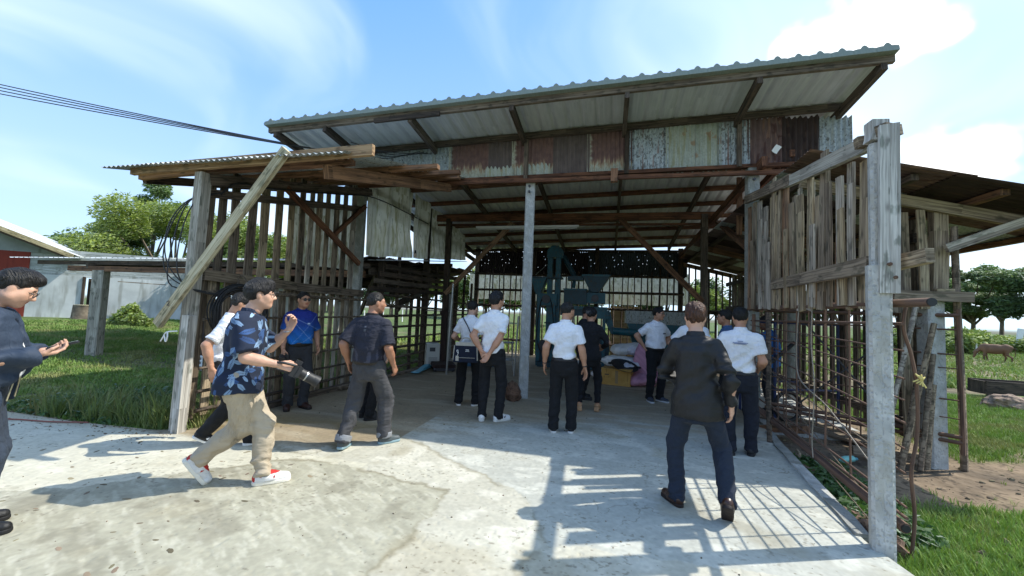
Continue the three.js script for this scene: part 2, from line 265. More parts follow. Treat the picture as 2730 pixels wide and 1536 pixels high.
{
  const N = 230, pos = [], col = [], uv = [], idx = [], W = (t) => { const s = t * 2 - 1; return Math.sign(s) * (Math.abs(s) * 9 + Math.pow(Math.abs(s), 4) * 190); };
  for (let j = 0; j <= N; j++) for (let i = 0; i <= N; i++) {
    const x = W(i / N), z = W(j / N) - 7; pos.push(x, ground(x, z), z); uv.push(x / 3, z / 3);
    const b = bare(x, z), g = fb(x * 0.8 + 3, z * 0.8 + 7, 4), c = mix3(mix3([0.085, 0.15, 0.024], [0.15, 0.22, 0.045], g), mix3([0.23, 0.165, 0.105], [0.34, 0.26, 0.175], g), b);
    col.push(...c);
  }
  for (let j = 0; j < N; j++) for (let i = 0; i < N; i++) { const a = j * (N + 1) + i; idx.push(a, a + N + 1, a + 1, a + 1, a + N + 1, a + N + 2); }
  const g = new THREE.BufferGeometry(); g.setAttribute('position', new THREE.Float32BufferAttribute(pos, 3)); g.setAttribute('color', new THREE.Float32BufferAttribute(col, 3)); g.setAttribute('uv', new THREE.Float32BufferAttribute(uv, 2)); g.setIndex(idx); g.computeVertexNormals();
  struct(mesh('ground', g, S({ map: TX.soil, vertexColors: true, roughness: 1, bumpMap: TX.soilB, bumpScale: 0.05 })));
}
{ // concrete yard and shed floor: one poured sheet with an older rough patch, a newer skim and a dusty inside
  const X0 = -8.6, X1 = 2.5, Z0 = -14.6, Z1 = 0.4, w = 1536, h = 2048;
  const old = [[-3.3, -3.05], [-2.91, -3.36], [-2.27, -3.38], [-1.26, -3.2], [-1.22, -2.66], [-1.26, -2.08], [-1.35, -1.2], [-1.6, 0.6], [-9, 0.6], [-9, -1.15], [-5.2, -1.7], [-4, -2.35]];
  const oldEdge = old.slice(0, 8), skim = [[-4.2, -3.72], [-2.9, -3.5], [-2.6, -4.05], [-2.37, -4.36], [-2.02, -4.18], [-1.29, -3.72], [-0.7, -3.34], [-0.49, -3.01], [-0.36, -2.68], [-0.5, -2.2], [-0.9, -1.4]];
  const mapT = T(w, h, (u, v) => {
    const x = X0 + (X1 - X0) * u, z = Z0 + (Z1 - Z0) * v;
    const n1 = fb(x * 2.1 + 40, z * 2.1 + 40, 5), n5 = fb(x * 9 + 13, z * 9 + 31, 4), wx = x + (n5 - 0.5) * 0.14, wz = z + (fb(x * 8 + 70, z * 8, 4) - 0.5) * 0.14;
    const sx = x * 0.85 + z * 0.5, sz = z * 0.85 - x * 0.5, st = fb(sx * 1.6, sz * 9, 5), fine = fb(x * 38, z * 38, 3);
    let c = mix3([172, 170, 160], [204, 202, 191], n1 * 0.9 + st * 0.2);                                // light cement
    c = mix3(c, [216, 214, 206], sm(0.54, 0.7, fb(x * 4.2 + 90, z * 5.2 + 7, 6)) * 0.6);
    // smoother bluish skim towards the shed
    const far = sm(-3.25, -3.75, wz - 0.25 * (wx + 0.5) * (wx < -0.5 ? -1 : 0.4)); let inside = inPoly(wx, wz, [[-2.37, -4.36], [-2.02, -4.18], [-1.29, -3.72], [-0.7, -3.34], [-0.49, -3.01], [-0.36, -2.68], [2.6, -2.9], [2.6, -9], [-2.4, -9]]) ? 1 : far * 0;
    if (inside) { c = mix3(c, mix3([160, 163, 161], [192, 195, 191], n1 * 0.7 + n5 * 0.4), 0.75); c = mix3(c, [210, 211, 206], sm(0.55, 0.7, fb(x * 4 + 20, z * 7 + 3, 5)) * 0.6); }
    // dusty brown inside floor, streaked across
    const str = fb(x * 1.1 + 7, z * 6 + 3, 5), bound = -5.05 - 0.28 * (x + 1.6) + (n1 - 0.5) * 1.1 + (str - 0.5) * 1.6, br = x < -2.3 ? sm(0.12, -0.1, wz - (wx < -2.85 ? -3.72 + (wx + 2.9) * -0.1 : -4.3 + (-2.3 - wx) * 0.9)) : sm(0.5, -0.9, z - bound);
    c = mix3(c, mix3(mix3([132, 118, 98], [164, 150, 128], n1 * 0.7 + n5 * 0.4), [178, 168, 150], sm(0.52, 0.7, str) * 0.6), br * 0.93);
    if (x < -2.7 && x > -4.7 && z < -3.5 && z > -5) { const wet = sm(0.45, 0.62, fb(x * 1.6 + 4, z * 2.6 + 8, 4)) * sm(-3.5, -3.7, wz) * sm(-4.9, -4.3, wz); c = mix3(c, [122, 106, 70], wet * 0.75); }
    // older patch
    if (inPoly(wx, wz, old)) {
      const rg = fb(sx * 3.2, sz * 11 + 9, 5); c = mix3([148, 146, 132], [182, 180, 166], rg * 0.6 + n5 * 0.5);
      c = mix3(c, [194, 192, 180], sm(0.5, 0.72, fb(sx * 7 + 6, sz * 26 + 3, 6)) * 0.6); c = mix3(c, [116, 112, 98], sm(0.58, 0.7, fb(x * 3.3 + 5, z * 3.3 + 55, 5)) * 0.4);
    } else if (x < -2.2 && z > -3.5) c = mix3(c, [205, 202, 186], 0.5);
    const e1 = segD(wx, wz, oldEdge), e2 = segD(wx, wz, skim);
    c = mix3(c, [128, 122, 102], Math.exp(-e1 * e1 * 1800) * 0.6 * sm(0.3, 0.6, n1 + 0.1)); c = mix3(c, [138, 132, 114], Math.exp(-e2 * e2 * 1500) * 0.55 * sm(0.25, 0.55, n5));
    const ck = Math.abs(fb(x * 1.15 + 61, z * 1.15 + 19, 6) - 0.5), ck2 = Math.abs(fb(x * 2.3 + 11, z * 2.0 + 49, 6) - 0.52); c = mix3(c, [96, 92, 82], (sm(0.003, 0.0008, ck) * 0.5 * sm(0.5, 0.58, fb(x * 0.6 + 5, z * 0.6 + 44, 3))) * (z > -6 ? 1 : 0.4));
    // crumbs, scuffs, chalky stains
    c = mix3(c, [112, 106, 94], sm(0.78, 0.83, fb(x * 23 + 3, z * 30 + 8, 4)) * 0.6); c = mix3(c, [104, 98, 86], sm(0.7, 0.76, fb(x * 30, z * 44, 3)) * 0.45 * sm(0.45, 0.6, n1));
    c = mix3(c, [140, 130, 106], sm(0.62, 0.76, fb(x * 1.7 + 77, z * 1.7 + 3, 6)) * 0.3);
    const f = 0.88 + 0.14 * fine; return [c[0] * f, c[1] * f * 0.99, c[2] * f * 0.945];
  }, { clamp: 1 });
  const bT = T(1024, 1024, (u, v) => { const x = u * 11.1, z = v * 15; return 120 * fb(x * 3.2, z * 8, 4) + 90 * fb(x * 14, z * 14, 3) - 90 * sm(0.7, 0.78, fb(x * 17 + 3, z * 21 + 8, 3)); }, { data: 1, clamp: 1 });
  const s = new THREE.Shape(); [[-8.6, 0.4], [1.86, 0.4], [1.84, -3.03], [1.78, -3.4], [1.86, -4.04], [2.04, -5.53], [2.2, -6.5], [2.22, -14.4], [-4.62, -14.4], [-4.66, -9], [-4.7, -3.72], [-5.0, -3.58], [-6.08, -3.5], [-7.2, -3.52], [-8.6, -3.6]].forEach(([x, z], i) => i ? s.lineTo(x, -z) : s.moveTo(x, -z));
  const g = new THREE.ExtrudeGeometry(s, { depth: 0.16, bevelEnabled: true, bevelSize: 0.012, bevelThickness: 0.012, bevelSegments: 1 }); g.rotateX(-Math.PI / 2); g.translate(0, -0.172, 0);
  const p = g.attributes.position, uv = g.attributes.uv; for (let i = 0; i < p.count; i++) uv.setXY(i, (p.getX(i) - X0) / (X1 - X0), (p.getZ(i) - Z0) / (Z1 - Z0));
  struct(mesh('concrete_floor', g, S({ map: mapT, roughness: 0.88, bumpMap: bT, bumpScale: 0.012 })));
  // raised edge strip along the right side of the slab
  const kerb = new THREE.Group(); kerb.name = 'kerb'; struct(kerb); scene.add(kerb);
  const kp = [[1.80, -3.45], [1.87, -4.05], [1.97, -4.9], [2.06, -5.6], [2.16, -6.2]];
  for (let i = 1; i < kp.length; i++) bar(kerb, 'kerb_stone', M.post, [kp[i - 1][0], -0.03, kp[i - 1][1] - 0.004], [kp[i][0], -0.03, kp[i][1] + 0.004], 0.1, 0.1, { side: Y, wob: 0.12 });
  bar(kerb, 'kerb_stone', M.post, [1.9, -0.03, -3.0], [1.95, -0.03, -2.2], 0.09, 0.1, { side: Y, wob: 0.1 });
}
// small loose stones and clods
{
  const r = rng(5), g = new THREE.IcosahedronGeometry(1, 1), p = g.attributes.position; for (let i = 0; i < p.count; i++) { const k = 0.75 + 0.5 * n3(p.getX(i) * 2 + 4, p.getY(i) * 2, p.getZ(i) * 2) + 0.2; p.setXYZ(i, p.getX(i) * k, p.getY(i) * k * 0.7, p.getZ(i) * k); } g.computeVertexNormals();
  const sp = []; for (let i = 0; i < 300; i++) { const x = -7 + r() * 8.6, z = -3.4 + r() * 3; sp.push([x, 0.001, z, 0.002 + r() * r() * 0.008]); }
  for (let i = 0; i < 130; i++) { const x = -8 + Math.pow(r(), 0.7) * 5.6, z = -3.4 + r() * 2.3; sp.push([x, 0.0, z, 0.008 + r() * 0.016, 1]); }
  for (let i = 0; i < 260; i++) { const x = -8 + r() * 3.4, z = -3.52 + Math.pow(r(), 2.5) * 0.35; sp.push([x, 0.0, z, 0.004 + r() * r() * 0.016]); }
  for (let i = 0; i < 700; i++) { const x = 1.95 + Math.pow(r(), 1.5) * 2.4, z = -2.4 - r() * 5.5; sp.push([x, ground(x, z), z, 0.006 + r() * r() * 0.032]); }
  for (let i = 0; i < 260; i++) { const x = -4.6 + r() * 6.6, z = -13 + r() * 9; sp.push([x, 0.001, z, 0.003 + r() * r() * 0.014]); }
  const im = new THREE.InstancedMesh(g, S({ color: lin(0.2, 0.17, 0.13), roughness: 1 }), sp.length), o = new THREE.Object3D(), c = new THREE.Color();
  sp.forEach(([x, y, z, s, fl], i) => { o.position.set(x, y, z); o.rotation.set(r() * 6, r() * 6, r() * 6); o.scale.set(s, s * 0.8, s * 1.2); if (fl) { o.rotation.set(0, r() * 6, 0); o.scale.set(s * 0.7, 0.003, s * 1.6); } o.updateMatrix(); im.setMatrixAt(i, o.matrix); const t = 0.5 + r(); im.setColorAt(i, c.setRGB(t * 0.9, t * (0.75 + 0.2 * r()), t * 0.7)); });
  im.userData.kind = 'stuff'; tag(fin(im, 'gravel'), 'scattered grit and small clods on the concrete and yard', 'gravel');
}
for (const [x, z, s, q, l] of [[1.98, -3.62, 0.16, 0.8, 'brown clod of earth and rubble at the foot of the near right concrete post'], [2.02, -4.0, 0.14, 0.5, 'broken lump of earth beside the kerb under the low rusty pipe'], [2.14, -5.05, 0.12, 0.5, 'small rubble lump beside the kerb near the far end of the gate']]) {
  const g = new THREE.IcosahedronGeometry(1, 4), p = g.attributes.position; for (let i = 0; i < p.count; i++) { const X = p.getX(i), YY = p.getY(i), Z = p.getZ(i), k = 1 + 0.7 * n3(X * 2 + x * 9, YY * 2, Z * 2) + 0.4 * n3(X * 5, YY * 5 + x, Z * 5) + 0.2 * n3(X * 11, YY * 11, Z * 11); p.setXYZ(i, X * k, YY * k, Z * k); } g.computeVertexNormals();
  const m = mesh('earth_clod', g, S({ map: TX.soil, color: lin(0.26, 0.17, 0.12), roughness: 1 })); m.position.set(x, -0.1, z); m.scale.set(s * 0.8, s * q, s * 1.3); tag(m, l, 'clod', 'earth clods along the kerb');
}

// ---------- left farmhouse ----------
{
  const t = thing('farmhouse', 'low white and red walled farmhouse with grey gable roof behind the left lawn', 'house', [-25.15, 0.36, -14.6], 0.75);
  const wall = (x0, x1, y0, y1, mat) => box(t, 'wall', mat, [(x0 + x1) / 2, (y0 + y1) / 2, -0.09], [x1 - x0, y1 - y0, 0.18]);
  wall(-2.3, -0.36, -0.5, 2.02, M.plaster); wall(0.3, 3.6, -0.5, 2.02, M.plaster); wall(-2.3, 3.6, 2.02, 2.08, M.plaster); wall(-9, -2.3, -0.5, 3.1, M.redWall);
  const s = new THREE.Shape(); s.moveTo(-9, 3.1); s.lineTo(-1.0, 3.1); s.lineTo(-3.35, 4.05); s.lineTo(-9, 6.4); s.closePath();
  mesh('gable', new THREE.ExtrudeGeometry(s, { depth: 0.12, bevelEnabled: false }), S({ map: TX.plaster, color: new THREE.Color('#b9bdba') }), t).position.z = -0.13;
  box(t, 'side_wall', M.plaster, [3.5, 1.3, -2.2], [0.18, 3.6, 4.0]);
  bar(t, 'door', M.dark, [-0.03, -0.2, -0.55], [-0.03, 2.0, -0.55], 0.72, 0.05, { wob: 0 });
  for (const x of [-0.37, 0.31]) bar(t, 'door_frame', M.dark, [x, -0.2, 0.03], [x, 2.06, 0.03], 0.09, 0.1);
  for (let i = 0; i < 10; i++) bar(t, 'cladding_board', [S({ map: TX.plaster, color: new THREE.Color('#dcdedc') })], [-2.32, 2.14 + i * 0.125, -0.06 + 0.006 * (i % 2)], [3.6, 2.14 + i * 0.125, -0.06 + 0.006 * (i % 2)], 0.12, 0.03, { wob: 0 });
  for (let i = 0; i < 5; i++) sheet(t, 'roof_sheet', M.zinc, sheetGeo(1.0, 9.6, 0.13, 0.02, { seg: 4, ls: 1, seed: i % 3 }), [-4.9, 4.93 - 0.02 * (i % 2), 0.2 - i * 0.96], [0, 0, 1], [1, -0.43, 0]);
  bar(t, 'barge_board', M.pale, [-9, 6.6, 0.72], [-0.62, 2.99, 0.72], 0.2, 0.05, { wob: 0.02 }); bar(t, 'barge_board', M.greyD, [-9, 6.45, 0.62], [-0.9, 2.97, 0.62], 0.12, 0.06, { wob: 0.02 });
  for (let i = 0; i < 6; i++) bar(t, 'roof_purlin', M.dark, [-7.5 + i * 1.3, 5.86 - i * 0.56, 0.66], [-7.5 + i * 1.3, 5.86 - i * 0.56, -4], 0.1, 0.08);
  bar(t, 'washing_rail', M.grey, [1.0, 1.9, 0.5], [2.9, 1.85, 0.6], 0.05, 0.05);
}
{
  const m = box(undefined, 'outbuilding_panel', M.plaster, [-9.1, 1.05, -9.6], [0.9, 2.3, 0.12]); tag(m, 'upright white panel standing behind the front left post', 'panel');
  const st = thing('tree_stump', 'short sawn tree stump standing by the farmhouse door', 'stump', [-24.5, 0.36, -13.9]);
  pole(st, 'trunk', M.bark, [0, -0.1, 0], [0.05, 0.66, 0], 0.42, { wob: 0.12, taper: 0.9, seg: 12 }); pole(st, 'cut_face', M.pale, [0.05, 0.66, 0], [0.05, 0.68, 0], 0.36, { seg: 12 });
}

// ---------- left lean-to (low metal roof on posts) ----------
{
  const t = thing('low_lean_to', 'low lean-to with pale metal roof on concrete and timber posts left of the shed', 'lean-to', [0, 0, 0]);
  const eave = 2.4, zf = -7.35, rise = 0.125;
  for (let i = 0; i < 15; i++) { const x = -15.6 + i * 0.76; sheet(t, 'roof_sheet', [M.zinc, M.galv, M.zinc, M.mossy][i % 4], sheetGeo(0.82, 5.4, 0.19, 0.018, { seg: 6, trap: true, ls: 1, seed: i % 4 }), [x, eave + 0.05 + rise * 2.7 + 0.006 * (i % 2), zf - 2.65], [1, 0, 0], [0, rise, -1]); }
  for (let i = 0; i < 4; i++) bar(t, 'purlin', M.dark, [-15, eave + i * 1.5 * rise - 0.05, zf - 0.12 - i * 1.5], [-4.9, eave + i * 1.5 * rise - 0.05, zf - 0.12 - i * 1.5], 0.1, 0.07);
  for (const x of [-12.9, -9.6, -7.2, -5.2]) bar(t, 'rafter', M.dark, [x, eave - 0.14, zf + 0.05], [x, eave + 0.53, zf - 5.2], 0.07, 0.13, { side: Y });
  bar(t, 'eave_beam', M.brown, [-13.6, eave - 0.21, zf], [-4.95, eave - 0.24, zf], 0.13, 0.08);
  bar(t, 'post', M.silver[1], [-12.45, -0.1, zf], [-12.45, 2.14, zf], 0.24, 0.24, { side: V(0.5, 0, 1), wob: 0.03 }); cpost(t, 'post', -9.0, zf - 4.6, 2.6, 0.16, 0.16); pole(t, 'timber_post', M.dark, [-7.0, -0.1, zf - 2.4], [-7.0, 2.4, zf - 2.4], 0.07, { wob: 0.2 }); pole(t, 'timber_post', M.dark, [-6.2, -0.1, zf - 5], [-6.2, 2.8, zf - 5], 0.07, { wob: 0.2 });
  // inner pent roof falling away from the shed wall
  for (let i = 0; i < 9; i++) { const z = -7.7 - i * 0.72, y = 2.2 + 0.045 * i; sheet(t, 'inner_roof_sheet', [M.darkSheet, M.rust, M.brown2][i % 3], sheetGeo(0.76, 3.0, 0.076, 0.011, { seg: 4, ls: 1, seed: i % 4 }), [-6.25, y + 0.01 * (i % 2), z], [0, 0, 1], [1, 0.24, 0]); }
  for (let i = 0; i < 4; i++) { const x = -5.1 - i * 0.75, y = 2.42 - i * 0.18; bar(t, 'inner_purlin', M.dark, [x, y, -7.4], [x, y + 0.4, -14], 0.1, 0.06, { side: Y }); }
  // clutter of beams seen under the tarpaulin
  for (let i = 0; i < 5; i++) bar(t, 'beam', M.dark, [-5.0, 2.25 - i * 0.17 + 0.1 * (i % 2), -7.6 - i * 0.3], [-5.3 - 0.2 * i, 2.55 - i * 0.14, -12.2], 0.16, 0.06, { side: V(1, 0, 0), wob: 0.1 });
  bar(t, 'brace', M.dark, [-5.1, 2.2, -8], [-6.4, 1.3, -9.4], 0.09, 0.06); bar(t, 'brace', M.dark, [-5.1, 2.3, -10], [-6.2, 1.4, -11], 0.09, 0.06);
}
{
  const t = thing('steel_barrel', 'dark rusty steel barrel on a frame with a side handle behind the front left post', 'barrel', [-6.55, -0.04, -5.6]);
  pole(t, 'drum', S({ map: TX.rust, color: new THREE.Color('#5d4a40') }), [0, 0.62, 0], [0.12, 1.5, 0], 0.3, { seg: 18 });
  for (const [x, z] of [[-0.2, -0.15], [0.24, -0.15], [0.02, 0.22]]) bar(t, 'leg', M.dark, [x, 0, z], [x, 0.66, z], 0.06, 0.06);
  pole(t, 'handle', M.darkMetal, [-0.25, 1.18, 0.1], [-0.62, 1.18, 0.15], 0.018); pole(t, 'handle_grip', M.darkMetal, [-0.62, 1.13, 0.15], [-0.62, 1.23, 0.15], 0.05, { seg: 10 });
  const c = thing('vented_block', 'small white vented block crate on the grass beside the dark barrel', 'crate', [-8.35, -0.03, -7.05], 0.2);
  for (let k = 0; k < 4; k++) box(c, 'slat', M.white, [0, 0.04 + k * 0.09, 0], [0.5, 0.03, 0.3]);
  for (let k = 0; k < 6; k++) box(c, 'rib', M.white, [-0.235 + k * 0.094, 0.175, 0], [0.028, 0.29, 0.28]);
}
// ---------- main shed ----------
const roofY = (x, z) => 4.83 + 0.117 * (z + 5.85) + 0.027 * (x + 0.5);   // underside of the main roof
{
  const t = thing('open_shed', 'tall open fronted timber shed with overhanging metal roof and patched tin fascia', 'shed', [0, 0, 0]);
  cpost(t, 'post', -1.42, -7.0, 3.86, 0.17, 0.16, 0.22, -0.1, 0, [0, 0]); cpost(t, 'post', 2.2, -7.0, 3.95, 0.17, 0.16, 0.1, -0.1, 1); cpost(t, 'post', -4.88, -7.0, 3.85, 0.17, 0.15, 0.1, -0.1, 1);
  for (const [x, z, y] of [[-1.42, -6.912, 3.66], [-1.42, -6.912, 3.76], [2.2, -6.912, 3.74]]) pole(t, 'bolt', M.darkMetal, [x, y, z], [x, y, z + 0.025], 0.022, { seg: 8 });
  // inner posts
  for (const [x, z, h] of [[-4.15, -9.8, 3.9], [2.1, -9.8, 3.9], [-4.75, -9.8, 4.2]]) bar(t, 'timber_post', M.dark, [x, -0.1, z], [x, h, z], 0.13, 0.13);
  cpost(t, 'post', 2.12, -9.95, 2.0, 0.17, 0.15, 0, -0.1, 1); cpost(t, 'post', -4.1, -9.95, 1.9, 0.17, 0.15, 0, -0.1, 1);
  for (const x of [-4.75, -2.6, -0.4, 2.3]) bar(t, 'timber_post', M.dark, [x, -0.1, -14.05], [x, 3.8, -14.05], 0.14, 0.12);
  // roof: sheets side by side, ribs running front to back
  const z0 = -5.85, z1 = -14.6, zc = (z0 + z1) / 2, L = (z0 - z1) * 1.0068;
  for (let i = 0; i < 13; i++) { const x = -5.82 + i * 0.745; sheet(t, 'roof_sheet', M.zinc, sheetGeo(0.79, L, 0.248, 0.036, { seg: 10, trap: true, ls: 10, seed: i % 4, jag: 0.02, bend: 0.02 }), [x, roofY(x, zc) + 0.075 + 0.005 * (i % 2), zc], [1, 0.027, 0], [0, -0.117, -1]); }
  // a row of capping tiles along the front edge gives the scalloped outline
  for (let i = 0; i < 39; i++) {
    const x = -6.05 + i * 0.248, g = once('cap', () => { const q = new THREE.Shape(); q.moveTo(-0.124, 0); q.lineTo(0.124, 0); q.lineTo(0.124, 0.062); q.quadraticCurveTo(0.08, 0.078, 0.046, 0.074); q.quadraticCurveTo(0.02, 0.118, 0, 0.118); q.quadraticCurveTo(-0.02, 0.118, -0.046, 0.074); q.quadraticCurveTo(-0.08, 0.078, -0.124, 0.062); q.closePath(); const e = new THREE.ExtrudeGeometry(q, { depth: 0.2, bevelEnabled: false, curveSegments: 4 }); e.translate(0, 0, -0.2); return e; });
    const m = mesh('edge_capping', g, M.zincG, t); m.position.set(x, roofY(x, z0) + 0.045, z0 + 0.035); m.rotation.z = 0.027; m.rotation.x = -0.117; m.scale.x = 0.996;
  }
  // purlins across
  for (const z of [-5.93, -6.92, -7.9, -8.8, -9.7, -10.6, -11.5, -12.4, -13.3, -14.2]) { const n = z > -6 ? [-6.15, 3.5] : [-6.05, 3.45]; bar(t, 'purlin', z > -6.95 ? M.greyD : M.red, [n[0], roofY(n[0], z) + 0.01, z], [n[1], roofY(n[1], z) + 0.01, z], 0.07, z > -6 ? 0.12 : 0.1, { side: Y, wob: 0.12 }); }
  bar(t, 'purlin_patch', M.dark, [-3.95, roofY(-3.95, -5.93) - 0.07, -5.88], [-2.75, roofY(-2.75, -5.93) - 0.07, -5.88], 0.05, 0.07, { side: Y });
  // rafters front to back
  for (const x of [-6.0, -4.95, -3.3, -1.55, 0.2, 1.95, 3.38]) bar(t, 'rafter', x > 3 ? M.greyD : M.dark, [x, roofY(x, -5.9) - 0.08, -5.9], [x, roofY(x, -14.3) - 0.08, -14.3], 0.07, 0.13, { side: Y, wob: 0.05 });
  for (const [x, y] of [[-1.5, 4.62], [0.25, 4.66], [1.98, 4.7]]) bar(t, 'strut', M.dark, [x, y - 0.75, -6.9], [x, y, -6.9], 0.07, 0.06);
  // long beams
  bar(t, 'front_beam', M.red, [-4.95, 3.87, -6.86], [2.95, 3.82, -6.86], 0.065, 0.06, { wob: 0.04 }); bar(t, 'front_beam', M.red, [-3.2, 3.93, -6.95], [3.05, 3.97, -6.95], 0.06, 0.08, { wob: 0.04 });
  bar(t, 'cross_beam', M.red, [-4.5, 3.92, -9.8], [2.35, 3.86, -9.8], 0.17, 0.08, { wob: 0.03 }); bar(t, 'cross_beam', M.red, [-4.5, 3.75, -9.86], [2.35, 3.68, -9.86], 0.05, 0.05, { wob: 0.03 });
  bar(t, 'spacer_block', M.red, [0.05, 3.76, -6.84], [0.05, 3.98, -6.84], 0.12, 0.1); bar(t, 'eave_beam', M.red, [2.28, 3.95, -6.7], [2.28, 3.5, -14.3], 0.08, 0.15, { side: Y }); bar(t, 'eave_beam', M.dark, [-4.8, 3.95, -6.9], [-4.8, 3.3, -14.2], 0.08, 0.13, { side: Y });
  bar(t, 'eave_beam', M.red, [2.75, 4.15, -6.95], [2.75, 3.55, -14.2], 0.07, 0.11, { side: Y });
  for (const [a, b] of [[[0.24, 3.8, -9.74], [2.06, 1.88, -9.74]], [[-2.4, 3.75, -9.74], [-4.15, 1.9, -9.74]], [[2.35, 3.7, -9.7], [2.35, 2.5, -7.1]]]) bar(t, 'brace', M.brown, a, b, 0.12, 0.06);
  bar(t, 'king_post', M.red, [2.36, 3.1, -8.2], [2.36, 4.2, -8.2], 0.09, 0.07); bar(t, 'king_post', M.red, [2.36, 3.1, -11.2], [2.36, 3.9, -11.2], 0.09, 0.07);
  // patched tin fascia
  const fm = [M.galv, M.galv, M.galv, M.rustHalf, M.brown2, M.rustHalf, M.brown2, M.rustHalf, M.galvSpot, M.mossy, M.mossy, M.galvSpot, M.rust, M.darkSheet, M.galv];
  const fx = [-5.05, -4.2, -3.55, -3.0, -2.25, -1.75, -1.05, -0.38, 0.3, 0.92, 1.3, 1.72, 2.14, 2.62, 3.12, 3.55];
  const rf = rng(31);
  fm.forEach((m, i) => { const w = Math.round((fx[i + 1] - fx[i] + 0.05) / 0.076) * 0.076, h = 0.76 + 0.06 * rf(), cx = (fx[i] + fx[i + 1]) / 2, yb = 3.93 + 0.02 * rf(); sheet(t, 'fascia_sheet', m, sheetGeo(w, h, 0.076, 0.014, { seg: 6, ls: 4, seed: i, jag: 0.035, fit: m === M.rustHalf, bend: 0.03 }), [cx, yb + h / 2, -6.985 + 0.014 * (i % 2)], [1, 0.012, 0], [0, 1, 0.02]); });
  for (const [i, w] of [[2.25, 0.5], [1.05, 0.55]]) sheet(t, 'fascia_patch', i > 2 ? M.mossy : M.mossy, sheetGeo(w === 0.5 ? 0.532 : 0.608, 0.24, 0.076, 0.0095, { seg: 6, ls: 2, seed: 4 + i, jag: 0.06 }), [-i + (i > 2 ? 0.24 : -0.32), 4.03, -6.955], [1, 0.01, 0], [0, 1, 0.02]);
  const pap = mesh('paper_scrap', once('pap', () => { const g = new THREE.PlaneGeometry(0.09, 0.13, 3, 3), p = g.attributes.position; for (let i = 0; i < p.count; i++) p.setXYZ(i, p.getX(i) + 0.02 * p.getY(i) * 8 * (n2(i, 3) - 0.5), p.getY(i), 0.02 * n2(i * 3, 5)); return g; }), M.white, t); pap.position.set(2.52, 4.22, -6.94); pap.rotation.z = -0.6;
  // back wall: dark tin above, crooked poles below
  const holes = T(256, 128, (u, v) => { const r = HT; for (let k = 0; k < 9; k++) { const du = (u - r[k * 3 + 50]) * 2.4, dv = (v - r[k * 3 + 51]) * 1; if (du * du + dv * dv < 0.00008 + 0.00022 * r[k * 3 + 52]) return 0; } return 255; }, { data: 1 });
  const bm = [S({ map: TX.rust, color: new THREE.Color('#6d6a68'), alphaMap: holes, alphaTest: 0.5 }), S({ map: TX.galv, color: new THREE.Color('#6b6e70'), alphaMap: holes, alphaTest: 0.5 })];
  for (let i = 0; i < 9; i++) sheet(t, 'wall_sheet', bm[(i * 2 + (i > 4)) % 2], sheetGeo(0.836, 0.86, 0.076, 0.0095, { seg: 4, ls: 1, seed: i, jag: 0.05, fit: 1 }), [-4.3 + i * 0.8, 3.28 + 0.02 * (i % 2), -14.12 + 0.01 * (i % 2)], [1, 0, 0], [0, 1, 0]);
  for (const y of [3.72, 2.86, 1.72, 0.5, 2.28]) pole(t, 'wall_rail', M.dark, [-4.8, y, -14.0], [y > 2 ? 2.4 : 5.4, y - 0.02, -14.0], 0.045, { wob: 0.5 });
  const rp = rng(77);
  for (let i = 0; i < 35; i++) { const x = -4.7 + i * 0.205 + (rp() - 0.5) * 0.07, lean = (rp() - 0.5) * 0.08; pole(t, 'wall_pole', M.dark, [x, -0.08, -14.08 + (rp() - 0.5) * 0.03], [x + lean, 2.85 + rp() * 0.3, -14.08], 0.022 + 0.018 * rp(), { wob: 0.6, taper: 0.75, seg: 6 }); }
  // left wall of bamboo rails behind the tarpaulin
  for (let i = 0; i < 8; i++) pole(t, 'bamboo_rail', M.greyD, [-4.72 + 0.05 * rp(), 0.12 + i * 0.235, -7.1], [-4.66 + 0.06 * rp(), 0.12 + i * 0.235 + (rp() - 0.5) * 0.16, -14.0], 0.026 + 0.008 * rp(), { wob: 0.5, taper: 0.8 });
  for (let i = 0; i < 9; i++) { const z = -7.7 - i * 0.72; (i % 3 ? pole : bar)(t, 'wall_post', M.dark, [-4.78, -0.08, z], [-4.76 + 0.05 * (rp() - 0.5), 2.4 + 0.4 * rp(), z], i % 3 ? 0.045 : 0.14, i % 3 ? { wob: 0.4 } : 0.06); }
  for (let i = 0; i < 4; i++) bar(t, 'wall_board', M.dark, [-4.68, 1.86 + i * 0.17, -7.1 - 0.2 * i], [-4.68, 1.98 + i * 0.16, -11.8], 0.1, 0.03, { side: V(1, 0, 0), wob: 0.12 });
  bar(t, 'sill_board', M.grey, [-4.55, 0.05, -6.2], [-4.35, 0.05, -9.5], 0.1, 0.05, { side: Y, wob: 0.1 });
  // roll of dark netting and wires under the front eave
  for (let k = 0; k < 4; k++) mesh('eave_wire', tubeGeo([[-4.9 + k * 0.1, 4.42 + 0.05 * (k % 3), -6.3], [-4.2 + 0.1 * k, 4.3 + 0.03 * k, -6.6], [-3.6 + 0.08 * k, 4.52 - 0.02 * k, -6.9]], 0.008, 14, 5), M.blackRubber, t);
}
